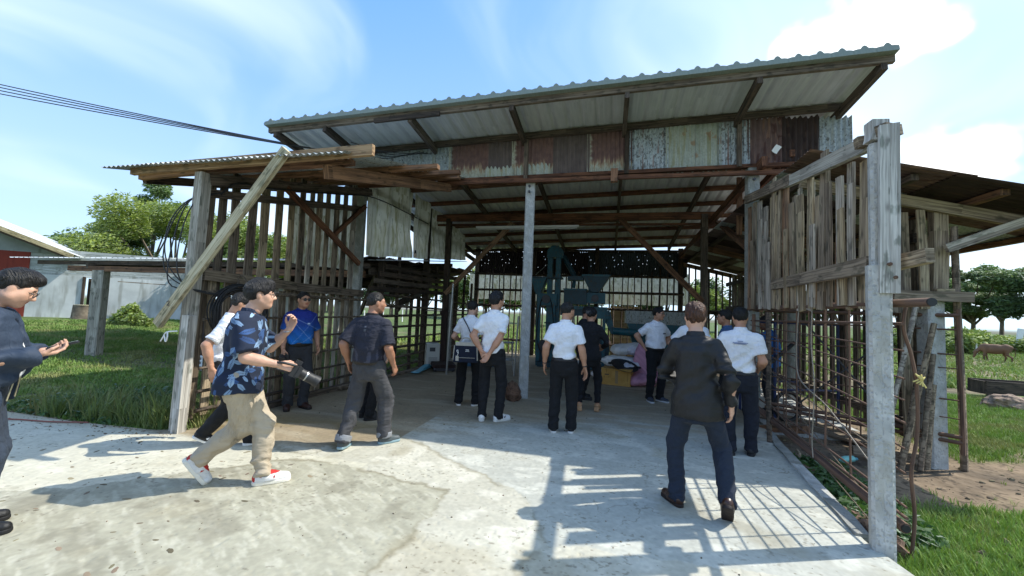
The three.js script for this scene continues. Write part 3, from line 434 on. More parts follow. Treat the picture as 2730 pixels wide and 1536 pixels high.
{ // fluorescent batten under the cross beam
  const t = thing('strip_light', 'unlit white strip light batten hung under the inner cross beam', 'light', [-2.03, 3.62, -9.62]);
  box(t, 'batten', M.white, [0, 0, 0], [2.6, 0.05, 0.06]); pole(t, 'tube', S({ color: lin(0.7, 0.7, 0.68), roughness: 0.3 }), [-1.25, -0.045, 0], [1.25, -0.045, 0], 0.016, { seg: 8 });
  const b = thing('light_bulb', 'bare bulb hanging in front of the tarpaulin on the left shed wall', 'bulb', [-4.55, 2.78, -8.75]);
  mesh('glass', new THREE.SphereGeometry(0.045, 12, 10), S({ color: lin(0.75, 0.6, 0.5), roughness: 0.2 }), b); pole(b, 'socket', M.blackRubber, [0, 0.035, 0], [0, 0.11, 0], 0.022); pole(b, 'cord', M.white, [0, 0.11, 0], [0, 0.95, -0.05], 0.008);
}
// tarpaulins on the left wall
{
  const tarp = (name, label, pts, nu, nv, mat) => { // pts: four corners, bottom front, bottom back, top back, top front; hangs in folds
    const pos = [], uv = [], idx = [];
    for (let j = 0; j <= nv; j++) for (let i = 0; i <= nu; i++) {
      const u = i / nu, v = j / nv, p = [0, 1, 2].map((k) => mix(mix(pts[0][k], pts[1][k], u), mix(pts[3][k], pts[2][k], u), v)), L = Math.hypot(pts[1][2] - pts[0][2], pts[1][0] - pts[0][0]);
      const s = u * L, f = 0.05 * Math.sin(s * 9 + 3 * n2(s * 2, v * 2)) * (0.4 + n2(s * 1.7, 4)) + 0.05 * (fb(s * 3 + v, v * 2.2 + s, 3) - 0.5); pos.push(p[0] + f, p[1] + (v < 0.01 ? 0.04 * (n2(s * 2, 8) - 0.5) : 0), p[2]); uv.push(s * 0.8, v * 1.2);
    }
    for (let j = 0; j < nv; j++) for (let i = 0; i < nu; i++) { const a = j * (nu + 1) + i; idx.push(a, a + 1, a + nu + 1, a + 1, a + nu + 2, a + nu + 1); }
    const g = new THREE.BufferGeometry(); g.setAttribute('position', new THREE.Float32BufferAttribute(pos, 3)); g.setAttribute('uv', new THREE.Float32BufferAttribute(uv, 2)); g.setIndex(idx); g.computeVertexNormals();
    return tag(mesh(name, g, mat), label, 'tarpaulin', 'tarpaulins on the left shed wall');
  };
  const tm = new THREE.MeshPhysicalMaterial({ map: TX.tarp, roughness: 0.9, transmission: 0.28, thickness: 0, side: THREE.DoubleSide });
  tarp('tarpaulin', 'stained cream tarpaulin hanging on the left wall next to the concrete post', [[-4.72, 2.5, -6.95], [-4.7, 2.72, -8.84], [-4.7, 4.38, -8.84], [-4.72, 4.5, -6.95]], 60, 14, tm);
  tarp('tarpaulin', 'stained cream tarpaulin on the left wall further back behind the hanging bulb', [[-4.7, 2.72, -8.86], [-4.62, 3.12, -12.3], [-4.62, 3.95, -12.3], [-4.7, 4.36, -8.86]], 80, 12, tm);
  tarp('tarpaulin', 'pale tarpaulin strip showing between the slats of the front left wall', [[-5.0, 2.15, -5.3], [-4.98, 2.2, -6.9], [-4.98, 3.45, -6.9], [-5.0, 3.1, -5.3]], 40, 10, tm);
  tarp('tarpaulin', 'cream sheet hung outside the pole wall at the back of the shed', [[-2.3, 1.85, -15.3], [2.9, 1.95, -15.3], [2.9, 3.1, -15.5], [-2.3, 3.1, -15.5]], 110, 10, tm);
  tarp('tarpaulin', 'cream sheet hung outside the back wall towards the left corner', [[-5.6, 2.0, -15.6], [-2.5, 1.95, -15.4], [-2.5, 3.0, -15.5], [-5.6, 3.0, -15.6]], 70, 10, tm);
}
// ---------- left canopy with its slatted wall ----------
{
  const t = thing('slatted_porch', 'slatted timber porch wall with corrugated canopy at the left front of the shed', 'porch', [0, 0, 0]);
  const cy = (z) => 3.07 + 0.258 * (-3.6 - z);
  bar(t, 'front_post', M.silver[1], [-4.76, -0.05, -3.66], [-4.7, 3.0, -3.66], 0.11, 0.12, { wob: 0.05 }); bar(t, 'front_post', M.silver[0], [-4.68, -0.05, -3.6], [-4.65, 1.32, -3.6], 0.1, 0.1, { wob: 0.03 });
  bar(t, 'front_post', M.greyD[2], [-4.8, -0.05, -3.8], [-4.77, 2.9, -3.82], 0.07, 0.08, { wob: 0.08 });
  bar(t, 'fascia_beam', M.tan[0], [-5.78, 3.07, -3.62], [-2.42, 3.13, -3.62], 0.12, 0.05, { wob: 0.03 }); bar(t, 'fascia_beam', M.tan[1], [-5.7, 3.0, -3.66], [-4.7, 3.03, -3.66], 0.08, 0.05);
  const L = 3.55; for (let i = 0; i < 5; i++) { const x = -5.72 + i * 0.67; sheet(t, 'roof_sheet', [M.galv, M.zinc][i % 2], sheetGeo(0.76, L, 0.076, 0.011, { seg: 6, ls: 2, seed: i }), [x, cy(-5.2) + 0.035 + 0.006 * (i % 2), -5.2], [1, 0, 0], [0, 0.258, -1]); }
  [-3.95, -4.75, -5.5, -6.25].forEach((z, i) => bar(t, 'purlin', i ? M.brown : M.red, [-5.95, cy(z) - 0.03, z], [[-2.9, -2.2, -2.2, -2.5][i], cy(z) - 0.01, z], 0.09, 0.06, { side: Y, wob: 0.04 }));
  bar(t, 'rafter', M.dark[0], [-4.68, cy(-3.7) - 0.16, -3.7], [-4.68, cy(-7) - 0.17, -7.0], 0.07, 0.13, { side: Y }); bar(t, 'rafter', M.brown[1], [-3.05, cy(-3.7) - 0.14, -3.7], [-2.95, cy(-6.9) - 0.14, -6.9], 0.07, 0.15, { side: Y }); bar(t, 'rafter', M.dark[1], [-5.85, cy(-3.8) - 0.1, -3.8], [-5.85, cy(-6.9) - 0.1, -6.9], 0.06, 0.11, { side: Y });
  // rails
  bar(t, 'rail', M.dark, [-4.74, 2.78, -3.7], [-4.74, 3.4, -6.85], 0.1, 0.05, { side: V(1, 0, 0), wob: 0.06 });
  bar(t, 'rail', M.greyD[2], [-4.69, 1.8, -3.75], [-4.69, 1.76, -5.2], 0.13, 0.05, { side: V(1, 0, 0) }); bar(t, 'rail', M.greyD[0], [-4.7, 1.76, -5.15], [-4.7, 1.74, -6.95], 0.13, 0.05, { side: V(1, 0, 0) });
  for (const [y, r] of [[1.6, 0.028], [1.27, 0.02], [0.97, 0.02], [0.7, 0.018], [0.42, 0.02], [0.2, 0.026]]) pole(t, 'bamboo_rail', M.greyD, [-4.64, y, -3.75], [-4.64, y + 0.02, -6.95], r, { wob: 0.4, taper: 0.85 });
  bar(t, 'sill', M.greyD[1], [-4.66, 0.03, -4.2], [-4.62, 0.03, -6.9], 0.11, 0.09, { side: V(1, 0, 0) });
  // slats: upper row and lower row
  const r = rng(9); let z = -3.98;
  for (let i = 0; i < 17; i++) { const w = 0.085 + 0.05 * r(), top = cy(z) - 0.02 - 0.1 * r(), ln = (r() - 0.5) * 0.05; bar(t, 'slat', i < 3 ? M.greyD : [...M.grey, M.greyD[0]], [-4.78 - 0.01 * (i % 2), 1.62 - 0.1 * r(), z], [-4.78 - 0.01 * (i % 2), top, z + ln], w, 0.025, { side: V(1, 0, 0), wob: 0.12 }); z -= w + 0.075 + 0.06 * r(); if (z < -6.8) break; }
  z = -3.95; for (let i = 0; i < 24; i++) { const w = 0.07 + 0.05 * r(), ln = (r() - 0.5) * 0.06; bar(t, 'slat', M.grey, [-4.76 - 0.012 * (i % 2), -0.05, z], [-4.76 - 0.012 * (i % 2), 1.68 + 0.12 * r(), z + ln], w, 0.022, { side: V(1, 0, 0), wob: 0.14 }); z -= w + 0.03 + 0.05 * r(); if (z < -6.85) break; }
  bar(t, 'brace', M.red[1], [-4.66, 3.2, -4.85], [-4.66, 2.3, -6.72], 0.09, 0.05, { side: V(1, 0, 0) }); bar(t, 'brace', M.red[2], [-4.65, 3.45, -6.8], [-4.65, 2.72, -5.95], 0.07, 0.05, { side: V(1, 0, 0) });
}
{
  const pk = thing('prop_plank', 'pale weathered plank propped diagonally from the canopy beam across the left post', 'plank'); bar(pk, 'plank', M.pale[0], [-4.98, 1.2, -3.5], [-3.42, 3.16, -3.53], 0.11, 0.055, { wob: 0.05 }); mesh('pencil_mark', tubeGeo([[-4.83, 1.46, -3.467], [-4.8, 1.475, -3.467], [-4.795, 1.45, -3.467], [-4.82, 1.425, -3.467], [-4.79, 1.42, -3.467]], 0.004, 16, 4), M.darkMetal, pk);
  // coiled cable and the loop feeding it
  const t = thing('cable_coil', 'thick coil of black electric cable hung on the slats beside the left post', 'cable coil', [-4.52, 1.36, -4.12], Math.PI / 2 - 0.15);
  const r = rng(4); for (let k = 0; k < 15; k++) { const R = 0.27 + 0.07 * r(), e = 0.9 + 0.2 * r(), pts = []; for (let i = 0; i < 14; i++) { const a = i / 14 * 6.283; pts.push([R * Math.cos(a) * e + 0.02 * (r() - 0.5), R * Math.sin(a) * 1.06 - 0.02 * k / 15 + 0.015 * (r() - 0.5), (k / 15 - 0.5) * 0.11 + 0.03 * (r() - 0.5)]); } mesh('cable_loop', tubeGeo(pts, 0.0075, 48, 5, true), M.blackRubber, t); }
  mesh('tie', tubeGeo([[0, 0.26, 0.07], [0.01, 0.42, 0.05], [0.0, 0.46, -0.05], [-0.01, 0.3, -0.08]], 0.008, 16, 5), M.greyD[0], t);
  const f = thing('hanging_cable', 'loops of black cable hanging down the front of the left post', 'cable', [0, 0, 0]);
  for (const [a, b, c] of [[-4.98, 2.25, 0], [-4.93, 2.35, 0.03], [-4.83, 2.1, 0.05], [-4.76, 2.2, 0.02]]) mesh('strand', tubeGeo([[-4.66, 2.82, -3.86], [mix(a, -4.7, 0.4), 2.68, -3.66 + c], [a, b, -3.52 + c], [a + 0.06, b - 0.45, -3.5 + c], [-4.68, 1.62, -3.62], [-4.53, 1.55, -4.0]], 0.007, 40, 5), M.blackRubber, f);
  mesh('strand', tubeGeo([[-4.66, 2.8, -3.86], [-4.64, 2.98, -4.0], [-4.62, 3.08, -4.5], [-4.62, 3.2, -5.0], [-4.62, 3.44, -6.0], [-4.64, 3.68, -7.0], [-4.6, 3.7, -9.5]], 0.012, 60, 6), M.blackRubber, f);
  const j = thing('tied_rag', 'knotted white plastic strip tied round the left post below the plank', 'rag', [-4.8, 1.12, -3.5]); mesh('strip', tubeGeo([[0.12, 0.02, 0], [0, 0, 0.03], [-0.03, -0.05, 0.035], [-0.07, -0.1, 0.03]], 0.008, 16, 5), M.white, j); mesh('strip', tubeGeo([[0.02, 0.0, 0.03], [0.05, -0.05, 0.05], [0.02, -0.1, 0.04], [-0.01, -0.03, 0.04]], 0.008, 16, 5), M.white, j);
}
// overhead wires from the upper left to the shed
[[0, 'uppermost'], [1, 'second'], [2, 'third'], [3, 'lowest']].forEach(([k, w]) => { const p = []; for (let i = 0; i <= 10; i++) { const s = i / 10; p.push([mix(-26, -5.2 + 0.25 * k, s), mix(9.05 - 0.2 * k, 4.4 - 0.05 * k, s) - 0.9 * s * (1 - s), mix(-3.2, -6.4, s)]); } tag(mesh('overhead_wire', tubeGeo(p, 0.011, 40, 5), M.blackRubber), `${w} of the dark wires crossing the sky to the shed`, 'wire', 'overhead wires'); });

// ---------- right slatted wall and post ----------
{
  const t = thing('slatted_side_wall', 'weathered vertical slat wall between the near right concrete post and the shed', 'slat wall', [0, 0, 0]);
  cpost(t, 'concrete_post', 1.83, -3.3, 1.92, 0.125, 0.115, -0.3, -0.1, 0); bar(t, 'timber_post', M.silver[0], [1.855, 1.72, -3.235], [1.87, 2.9, -3.235], 0.105, 0.05, { wob: 0.04, side: V(-0.3, 0, 1) }); cpost(t, 'concrete_post', 1.86, -3.33, 2.8, 0.11, 0.1, -0.3, 1.6, 0);
  for (const [x, y] of [[1.845, 1.92], [1.875, 1.83]]) pole(t, 'bolt', M.rustBar, [x, y, -3.22], [x, y, -3.195], 0.012, { seg: 8 });
  bar(t, 'cap_block', M.silver[0], [1.85, 2.82, -3.34], [1.86, 2.97, -3.34], 0.1, 0.1); bar(t, 'cap_block', M.greyD[2], [1.84, 2.88, -3.26], [1.99, 2.9, -3.36], 0.08, 0.07); bar(t, 'cap_block', M.grey[2], [1.78, 2.86, -3.44], [1.92, 2.88, -3.44], 0.08, 0.06); bar(t, 'rail_end', M.grey[1], [1.95, 1.93, -3.5], [1.97, 1.96, -3.05], 0.1, 0.05, { side: V(1, 0, 0) });
  bar(t, 'rail', M.silver[1], [1.86, 2.84, -3.32], [1.98, 3.12, -5.2], 0.12, 0.05, { side: V(1, 0, 0), wob: 0.06 }); bar(t, 'rail', M.grey[4], [1.96, 3.1, -5.0], [2.08, 3.4, -6.9], 0.12, 0.05, { side: V(1, 0, 0), wob: 0.06 });
  bar(t, 'rail', M.grey[4], [1.84, 1.94, -3.4], [2.08, 1.97, -6.6], 0.13, 0.05, { side: V(1, 0, 0), wob: 0.07 }); bar(t, 'rail', M.brown[1], [2.1, 1.68, -6.3], [2.22, 1.7, -6.86], 0.1, 0.05, { side: V(1, 0, 0) });
  const r = rng(21); let z = -3.62;
  for (let i = 0; i < 34 && z > -6.75; i++) { const w = 0.06 + 0.065 * r(), x = 1.93 + 0.1 * (-z - 3.6) / 3 + (i % 2) * 0.03, top = 2.78 + 0.155 * (-z - 3.3) + (r() < 0.3 ? 0.22 * r() : -0.34 * r() * r()), ln = (r() - 0.5) * 0.12; bar(t, 'slat', r() < 0.15 ? M.brown : M.grey, [x, 1.62 + 0.06 * r(), z], [x + 0.01, top, z + ln], w, 0.024, { side: V(1, 0, 0), wob: 0.16 }); z -= w * (0.9 + 0.26 * r()) + 0.012; }
  // second layer of shorter slabs
  for (let i = 0; i < 5; i++) { const zz = -3.85 - i * 0.6 - 0.1 * r(); bar(t, 'slat', M.grey, [1.9 + 0.1 * (-zz - 3.6) / 3, 1.66, zz], [1.9 + 0.1 * (-zz - 3.6) / 3, 2.45 + 0.3 * r(), zz + (r() - 0.5) * 0.08], 0.07 + 0.04 * r(), 0.022, { side: V(1, 0, 0), wob: 0.18 }); }
}
// ---------- right lean-to ----------
{
  const t = thing('lean_to', 'open sided lean-to with slatted walls and dark tin roof right of the shed', 'lean-to', [0, 0, 0]);
  const ly = (x) => 3.42 - 0.245 * (x - 2.3);
  for (let k = 0; k < 2; k++) for (let i = 0; i < 13; i++) { const z = -5.55 - i * 0.72, xc = k ? 4.45 : 3.0; if (k && i > 12) continue; sheet(t, 'roof_sheet', [M.rust, M.darkSheet, M.brown2, M.galv][(i * 3 + k) % 4], sheetGeo(0.76, k ? 1.75 : 1.6, 0.076, 0.011, { seg: 4, ls: 1, seed: i }), [xc, ly(xc) + 0.06 + 0.012 * (i % 2) - 0.014 * k, z], [0, 0, 1], [1, -0.245, 0]); }
  for (const x of [2.5, 3.3, 4.1, 4.9, 5.25]) bar(t, 'purlin', x > 4 ? M.brown : M.dark, [x, ly(x) + 0.0, -5.3], [x, ly(x) + 0.0, -14.3], 0.08, 0.07, { side: Y });
  for (const z of [-5.72, -8.3, -10.9, -14.1]) bar(t, 'rafter', z > -6 ? M.grey[1] : M.brown, [2.35, ly(2.35) - 0.12, z], [5.2, ly(5.2) - 0.12, z], 0.06, 0.13, { side: Y });
  bar(t, 'strut', M.grey[0], [3.78, 2.42, -5.62], [4.75, 2.84, -5.55], 0.1, 0.05, { wob: 0.04 });
  cpost(t, 'post', 3.72, -5.78, 1.9, 0.2, 0.17, 0.25, -0.12, 0); cpost(t, 'post', 3.7, -9.4, 2.9, 0.16, 0.16, 0, -0.12, 1); bar(t, 'timber_post', M.grey[1], [3.8, 1.85, -5.78], [3.82, 2.95, -5.78], 0.15, 0.1); pole(t, 'pole_post', M.grey, [3.96, -0.1, -5.72], [3.94, 2.7, -5.72], 0.035, { wob: 0.4 });
  bar(t, 'rail', M.grey[4], [3.3, 1.88, -5.68], [4.02, 1.86, -5.62], 0.11, 0.05); bar(t, 'block', M.grey[3], [3.7, 1.93, -5.66], [3.86, 1.93, -5.65], 0.06, 0.06);
  for (const [x, y0, y1, w, d] of [[3.36, 1.66, 2.98, 0.13, 0.02], [3.62, 1.72, 2.9, 0.09, 0.05], [3.5, 0.2, 2.9, 0.11, -0.05], [3.25, 0, 3.0, 0.12, -0.06]]) bar(t, 'slat', [...M.grey, ...M.greyD], [x, y0, -5.74 + d], [x - 0.03, y1, -5.74 + d], w, 0.025, { wob: 0.12 });
  bar(t, 'sill', M.grey[4], [2.9, 0.0, -5.75], [3.65, -0.03, -5.72], 0.11, 0.05, { wob: 0.1 });
  // outer slatted wall running back
  const r = rng(3); let z = -6.0; for (let i = 0; i < 40 && z > -13.8; i++) { const w = 0.08 + 0.07 * r(); bar(t, 'slat', M.greyD, [3.72, 0.1, z], [3.72 + 0.03 * r(), 2.9 - 0.1 * r(), z + (r() - 0.5) * 0.08], w, 0.024, { side: V(1, 0, 0), wob: 0.14 }); z -= w + 0.07 + 0.09 * r(); }
  for (const y of [0.3, 1.85, 2.6]) bar(t, 'rail', M.dark, [3.67, y, -5.9], [3.67, y + 0.02, -14], 0.12, 0.05, { side: V(1, 0, 0) });
  for (let i = 0; i < 9; i++) { const x = 2.55 + i * 0.2 + 0.05 * r(); pole(t, 'back_pole', M.dark, [x, -0.1, -14.06], [x + 0.03 * (r() - 0.5), ly(x) - 0.08, -14.06], 0.024 + 0.012 * r(), { wob: 0.6, seg: 6 }); }
  for (const y of [1.74, 0.8]) pole(t, 'back_rail', M.dark, [2.4, y, -14.02], [4.6, y + 0.03, -14.02], 0.04, { wob: 0.4 });
  bar(t, 'floor_plank', M.grey[4], [2.35, -0.06, -7.6], [3.55, -0.06, -6.2], 0.25, 0.04, { side: Y }); bar(t, 'floor_plank', M.grey[2], [2.5, -0.05, -7.95], [3.65, -0.05, -6.6], 0.22, 0.04, { side: Y });
}
{ // pale concrete strip inside the lean-to
  const m = box(undefined, 'lean_to_floor', M.post[0], [3.0, -0.09, -8.6], [1.3, 0.06, 4.0]); struct(m);
}
// poles stacked upright in the lean-to corner
[[3.05, 0.0, -5.95, 3.62, 1.75], [3.2, 0.0, -5.85, 3.72, 1.55], [3.4, 0.0, -5.9, 3.74, 1.2], [3.5, 0, -5.95, 3.76, 0.85], [3.28, 0, -6.0, 3.66, 1.0]].forEach(([x, y, z, x1, y1], k) => tag(pole(undefined, 'leaning_pole', M.grey, [x, y - 0.08, z + 0.42], [x1 - 0.1, y1, z + 0.28], 0.028, { wob: 0.25 }), ['tallest grey pole leaning against the lean-to corner post', 'long grey pole leaning just right of the tallest one by the lean-to post', 'mid length grey pole leaning by the lean-to corner post', 'shortest grey pole leaning at the foot of the lean-to post', 'short grey pole leaning behind the other poles by the lean-to'][k], 'pole', 'poles leaning in the lean-to corner'));

// ---------- rusty gates ----------
{
  const t = thing('rusty_gate', 'rusty pipe and rebar gate panel standing along the right edge of the floor', 'gate', [0, 0, 0]);
  const X = (z) => 1.96 + 0.1 * (-z - 3.3) / 3.2, at = (z, y, d = 0) => [X(z) + d, y, z];
  pole(t, 'top_pipe', M.rustBar, at(-3.02, 1.66), at(-6.7, 1.68), 0.028, { seg: 12 }); mesh('pipe_end', new THREE.CylinderGeometry(0.026, 0.026, 0.01, 12), M.blackRubber, t).position.set(...at(-3.016, 1.66)); t.children.at(-1).rotation.x = Math.PI / 2;
  pole(t, 'bottom_pipe', M.rustBar, at(-3.3, 0.16), at(-6.7, 0.3), 0.035, { seg: 12 }); mesh('pipe_end', new THREE.CylinderGeometry(0.025, 0.025, 0.01, 12), M.blackRubber, t).position.set(...at(-3.296, 0.16)); t.children.at(-1).rotation.x = Math.PI / 2;
  for (const [y0, y1, r] of [[1.52, 1.5, 0.014], [1.34, 1.44, 0.008], [1.0, 1.24, 0.008], [0.68, 0.94, 0.008], [1.15, 1.36, 0.009], [0.85, 1.12, 0.011], [0.52, 0.76, 0.009], [0.3, 0.45, 0.011], [0.22, 0.33, 0.014]]) pole(t, 'rebar', M.rustBar, at(-3.3, y0, 0.01), at(-6.65, y1, 0.01), r * 0.8, { wob: 0.6 });
  for (const [z, y0, y1, r] of [[-3.6, 0.2, 1.64, 0.008], [-4.0, 0.15, 1.64, 0.01], [-4.75, 0.2, 1.64, 0.008], [-5.05, 0.2, 1.64, 0.009], [-5.6, 0.25, 1.6, 0.008], [-6.0, 0.25, 1.6, 0.009], [-4.42, 0.35, 1.64, 0.012], [-5.35, 0.2, 1.6, 0.01], [-6.5, 0.1, 1.6, 0.03]]) pole(t, 'upright', M.rustBar, at(z, y0, 0.02), at(z, y1, 0.02), r * 0.8, { wob: 0.5 });
  mesh('bent_bar', tubeGeo([[2.06, -0.1, -3.42], [2.08, 0.2, -3.41], [2.06, 0.5, -3.4], [2.11, 0.75, -3.42], [2.1, 1.1, -3.4], [2.08, 1.3, -3.41], [2.03, 1.5, -3.4], [2.05, 1.66, -3.4]], 0.011, 40, 7), M.rustBar, t);
  pole(t, 'twisted_post', M.dark, at(-5.7, -0.1, -0.03), at(-5.75, 1.62, -0.03), 0.03, { wob: 0.8 });
  const rag = thing('yellow_rag', 'yellow cloth knotted on the bent rusty bar of the near gate', 'rag', [2.1, 1.16, -3.38]); for (let k = 0; k < 5; k++) mesh('fold', tubeGeo([[-0.03 + 0.01 * k, 0.03 - 0.01 * k, 0], [0.01, 0.012 * (k - 2), 0.035], [0.05 - 0.01 * k, -0.02 * (k % 3), 0.01], [0.03 * (k - 2), -0.06 - 0.015 * k, 0.015]], 0.008, 14, 6), M.yellowRag, rag); rag.scale.setScalar(0.62);
  const w = thing('hanging_wire', 'thin bare wire dangling from the top pipe of the near gate', 'wire', [0, 0, 0]);
  mesh('strand', tubeGeo([at(-4.5, 1.7, -0.05), at(-4.48, 1.3, -0.07), at(-4.42, 0.9, -0.07), at(-4.5, 0.35, -0.06), at(-4.48, 0.22, -0.06)], 0.006, 30, 5), M.grey[0], w); mesh('strand', tubeGeo([at(-4.8, 1.7, -0.05), at(-4.85, 1.2, -0.06), at(-4.8, 0.95, -0.06), at(-4.2, 0.75, -0.05), at(-3.5, 0.45, -0.05)], 0.006, 30, 5), M.grey[0], w);
  for (const [a, b] of [[[-6.4, 0.9], [-3.5, 0.1]], [[-6.2, 0.55], [-3.6, -0.02]], [[-5.9, 0.9], [-3.4, 0.55]]]) mesh('strand', tubeGeo([at(a[0], a[1], -0.02), at((a[0] + b[0]) / 2, (a[1] + b[1]) / 2 - 0.05, 0.05), at(b[0], b[1], 0.02)], 0.005, 20, 5), M.grey[4], w);
}
{
  const t = thing('rebar_panel', 'rusty rebar fence panel closing the front of the right lean-to', 'fence panel', [0, 0, 0]);
  const a = [2.3, -6.75], b = [3.92, -5.56], at = (s, y) => [mix(a[0], b[0], s), y, mix(a[1], b[1], s)];
  for (const [y, r] of [[1.66, 0.03], [1.5, 0.014], [1.22, 0.014], [1.06, 0.009], [0.7, 0.012], [0.3, 0.03], [0.24, 0.028], [0.5, 0.008]]) pole(t, 'bar', M.rustBar, at(0, y), at(0.97, y - 0.01), r * 0.8, { wob: r > 0.02 ? 0 : 0.6, seg: r > 0.02 ? 10 : 6 });
  for (const s of [0.02, 0.12, 0.22, 0.31, 0.4, 0.47, 0.54, 0.6, 0.66, 0.74, 0.97]) pole(t, 'upright', s > 0.9 ? M.rustBar : M.rustBar, at(s, 0.1), at(s, 1.72), s > 0.9 ? 0.02 : 0.009, { wob: 0.5 });
  pole(t, 'diagonal', M.darkMetal, at(0.25, 1.5), at(0.7, 0.3), 0.012); pole(t, 'diagonal', M.darkMetal, at(0.7, 1.4), at(0.2, 0.35), 0.012);
}
{ // blue tube frame (folded bench press or bed frame) stored in the lean-to
  const t = thing('tube_frame', 'dark blue welded tube frame stored inside the right lean-to', 'frame', [2.95, -0.06, -7.7], 0.35), bl = S({ color: lin(0.02, 0.035, 0.11), roughness: 0.45 });
  for (const x of [-0.55, 0.55]) for (const z of [-0.4, 0.4]) pole(t, 'leg', bl, [x, 0, z], [x, 1.55, z], 0.022);
  for (const z of [-0.4, 0.4]) { pole(t, 'side_bar', bl, [-0.55, 1.55, z], [0.55, 1.55, z], 0.022); pole(t, 'side_bar', bl, [-0.55, 0.5, z], [0.55, 0.5, z], 0.018); }
  for (const x of [-0.55, -0.2, 0.2, 0.55]) pole(t, 'cross_bar', bl, [x, 1.55, -0.4], [x, 1.55, 0.4], 0.02);
  pole(t, 'handle_bar', M.blackRubber, [-0.7, 0.9, 0.45], [-0.3, 1.25, 0.5], 0.03); mesh('wheel', new THREE.TorusGeometry(0.22, 0.03, 8, 20), M.blackRubber, t).position.set(-0.35, 0.25, 0.42);
  const p = thing('teal_board', 'upright teal painted board standing inside the right lean-to', 'board', [2.95, -0.06, -9.3], 0.5); bar(p, 'board', M.teal, [0, 0, 0], [0.1, 1.55, -0.1], 0.34, 0.03, { wob: 0.03 });
}
// ---------- implicit surfaces ----------
const len3 = Math.hypot; let UVD = [0.75, 0.66];
const smin = (a, b, k) => { const h = Math.max(k - Math.abs(a - b), 0) / k; return Math.min(a, b) - h * h * k * 0.25; };
const smax = (a, b, k) => -smin(-a, -b, k);
const cap = (a, b, ra, rb = ra) => { const dx = b[0] - a[0], dy = b[1] - a[1], dz = b[2] - a[2], L = dx * dx + dy * dy + dz * dz || 1e-9; return (x, y, z) => { const px = x - a[0], py = y - a[1], pz = z - a[2], t = clamp((px * dx + py * dy + pz * dz) / L, 0, 1); return len3(px - dx * t, py - dy * t, pz - dz * t) - (ra + (rb - ra) * t); }; };
const ell = (c, r) => (x, y, z) => { const px = x - c[0], py = y - c[1], pz = z - c[2], k0 = len3(px / r[0], py / r[1], pz / r[2]), k1 = len3(px / (r[0] * r[0]), py / (r[1] * r[1]), pz / (r[2] * r[2])); return k1 < 1e-6 ? -Math.min(...r) : k0 * (k0 - 1) / k1; };
const uni = (list, k) => (x, y, z) => { let d = 1e3; for (const f of list) d = smin(d, f(x, y, z), k); return d; };
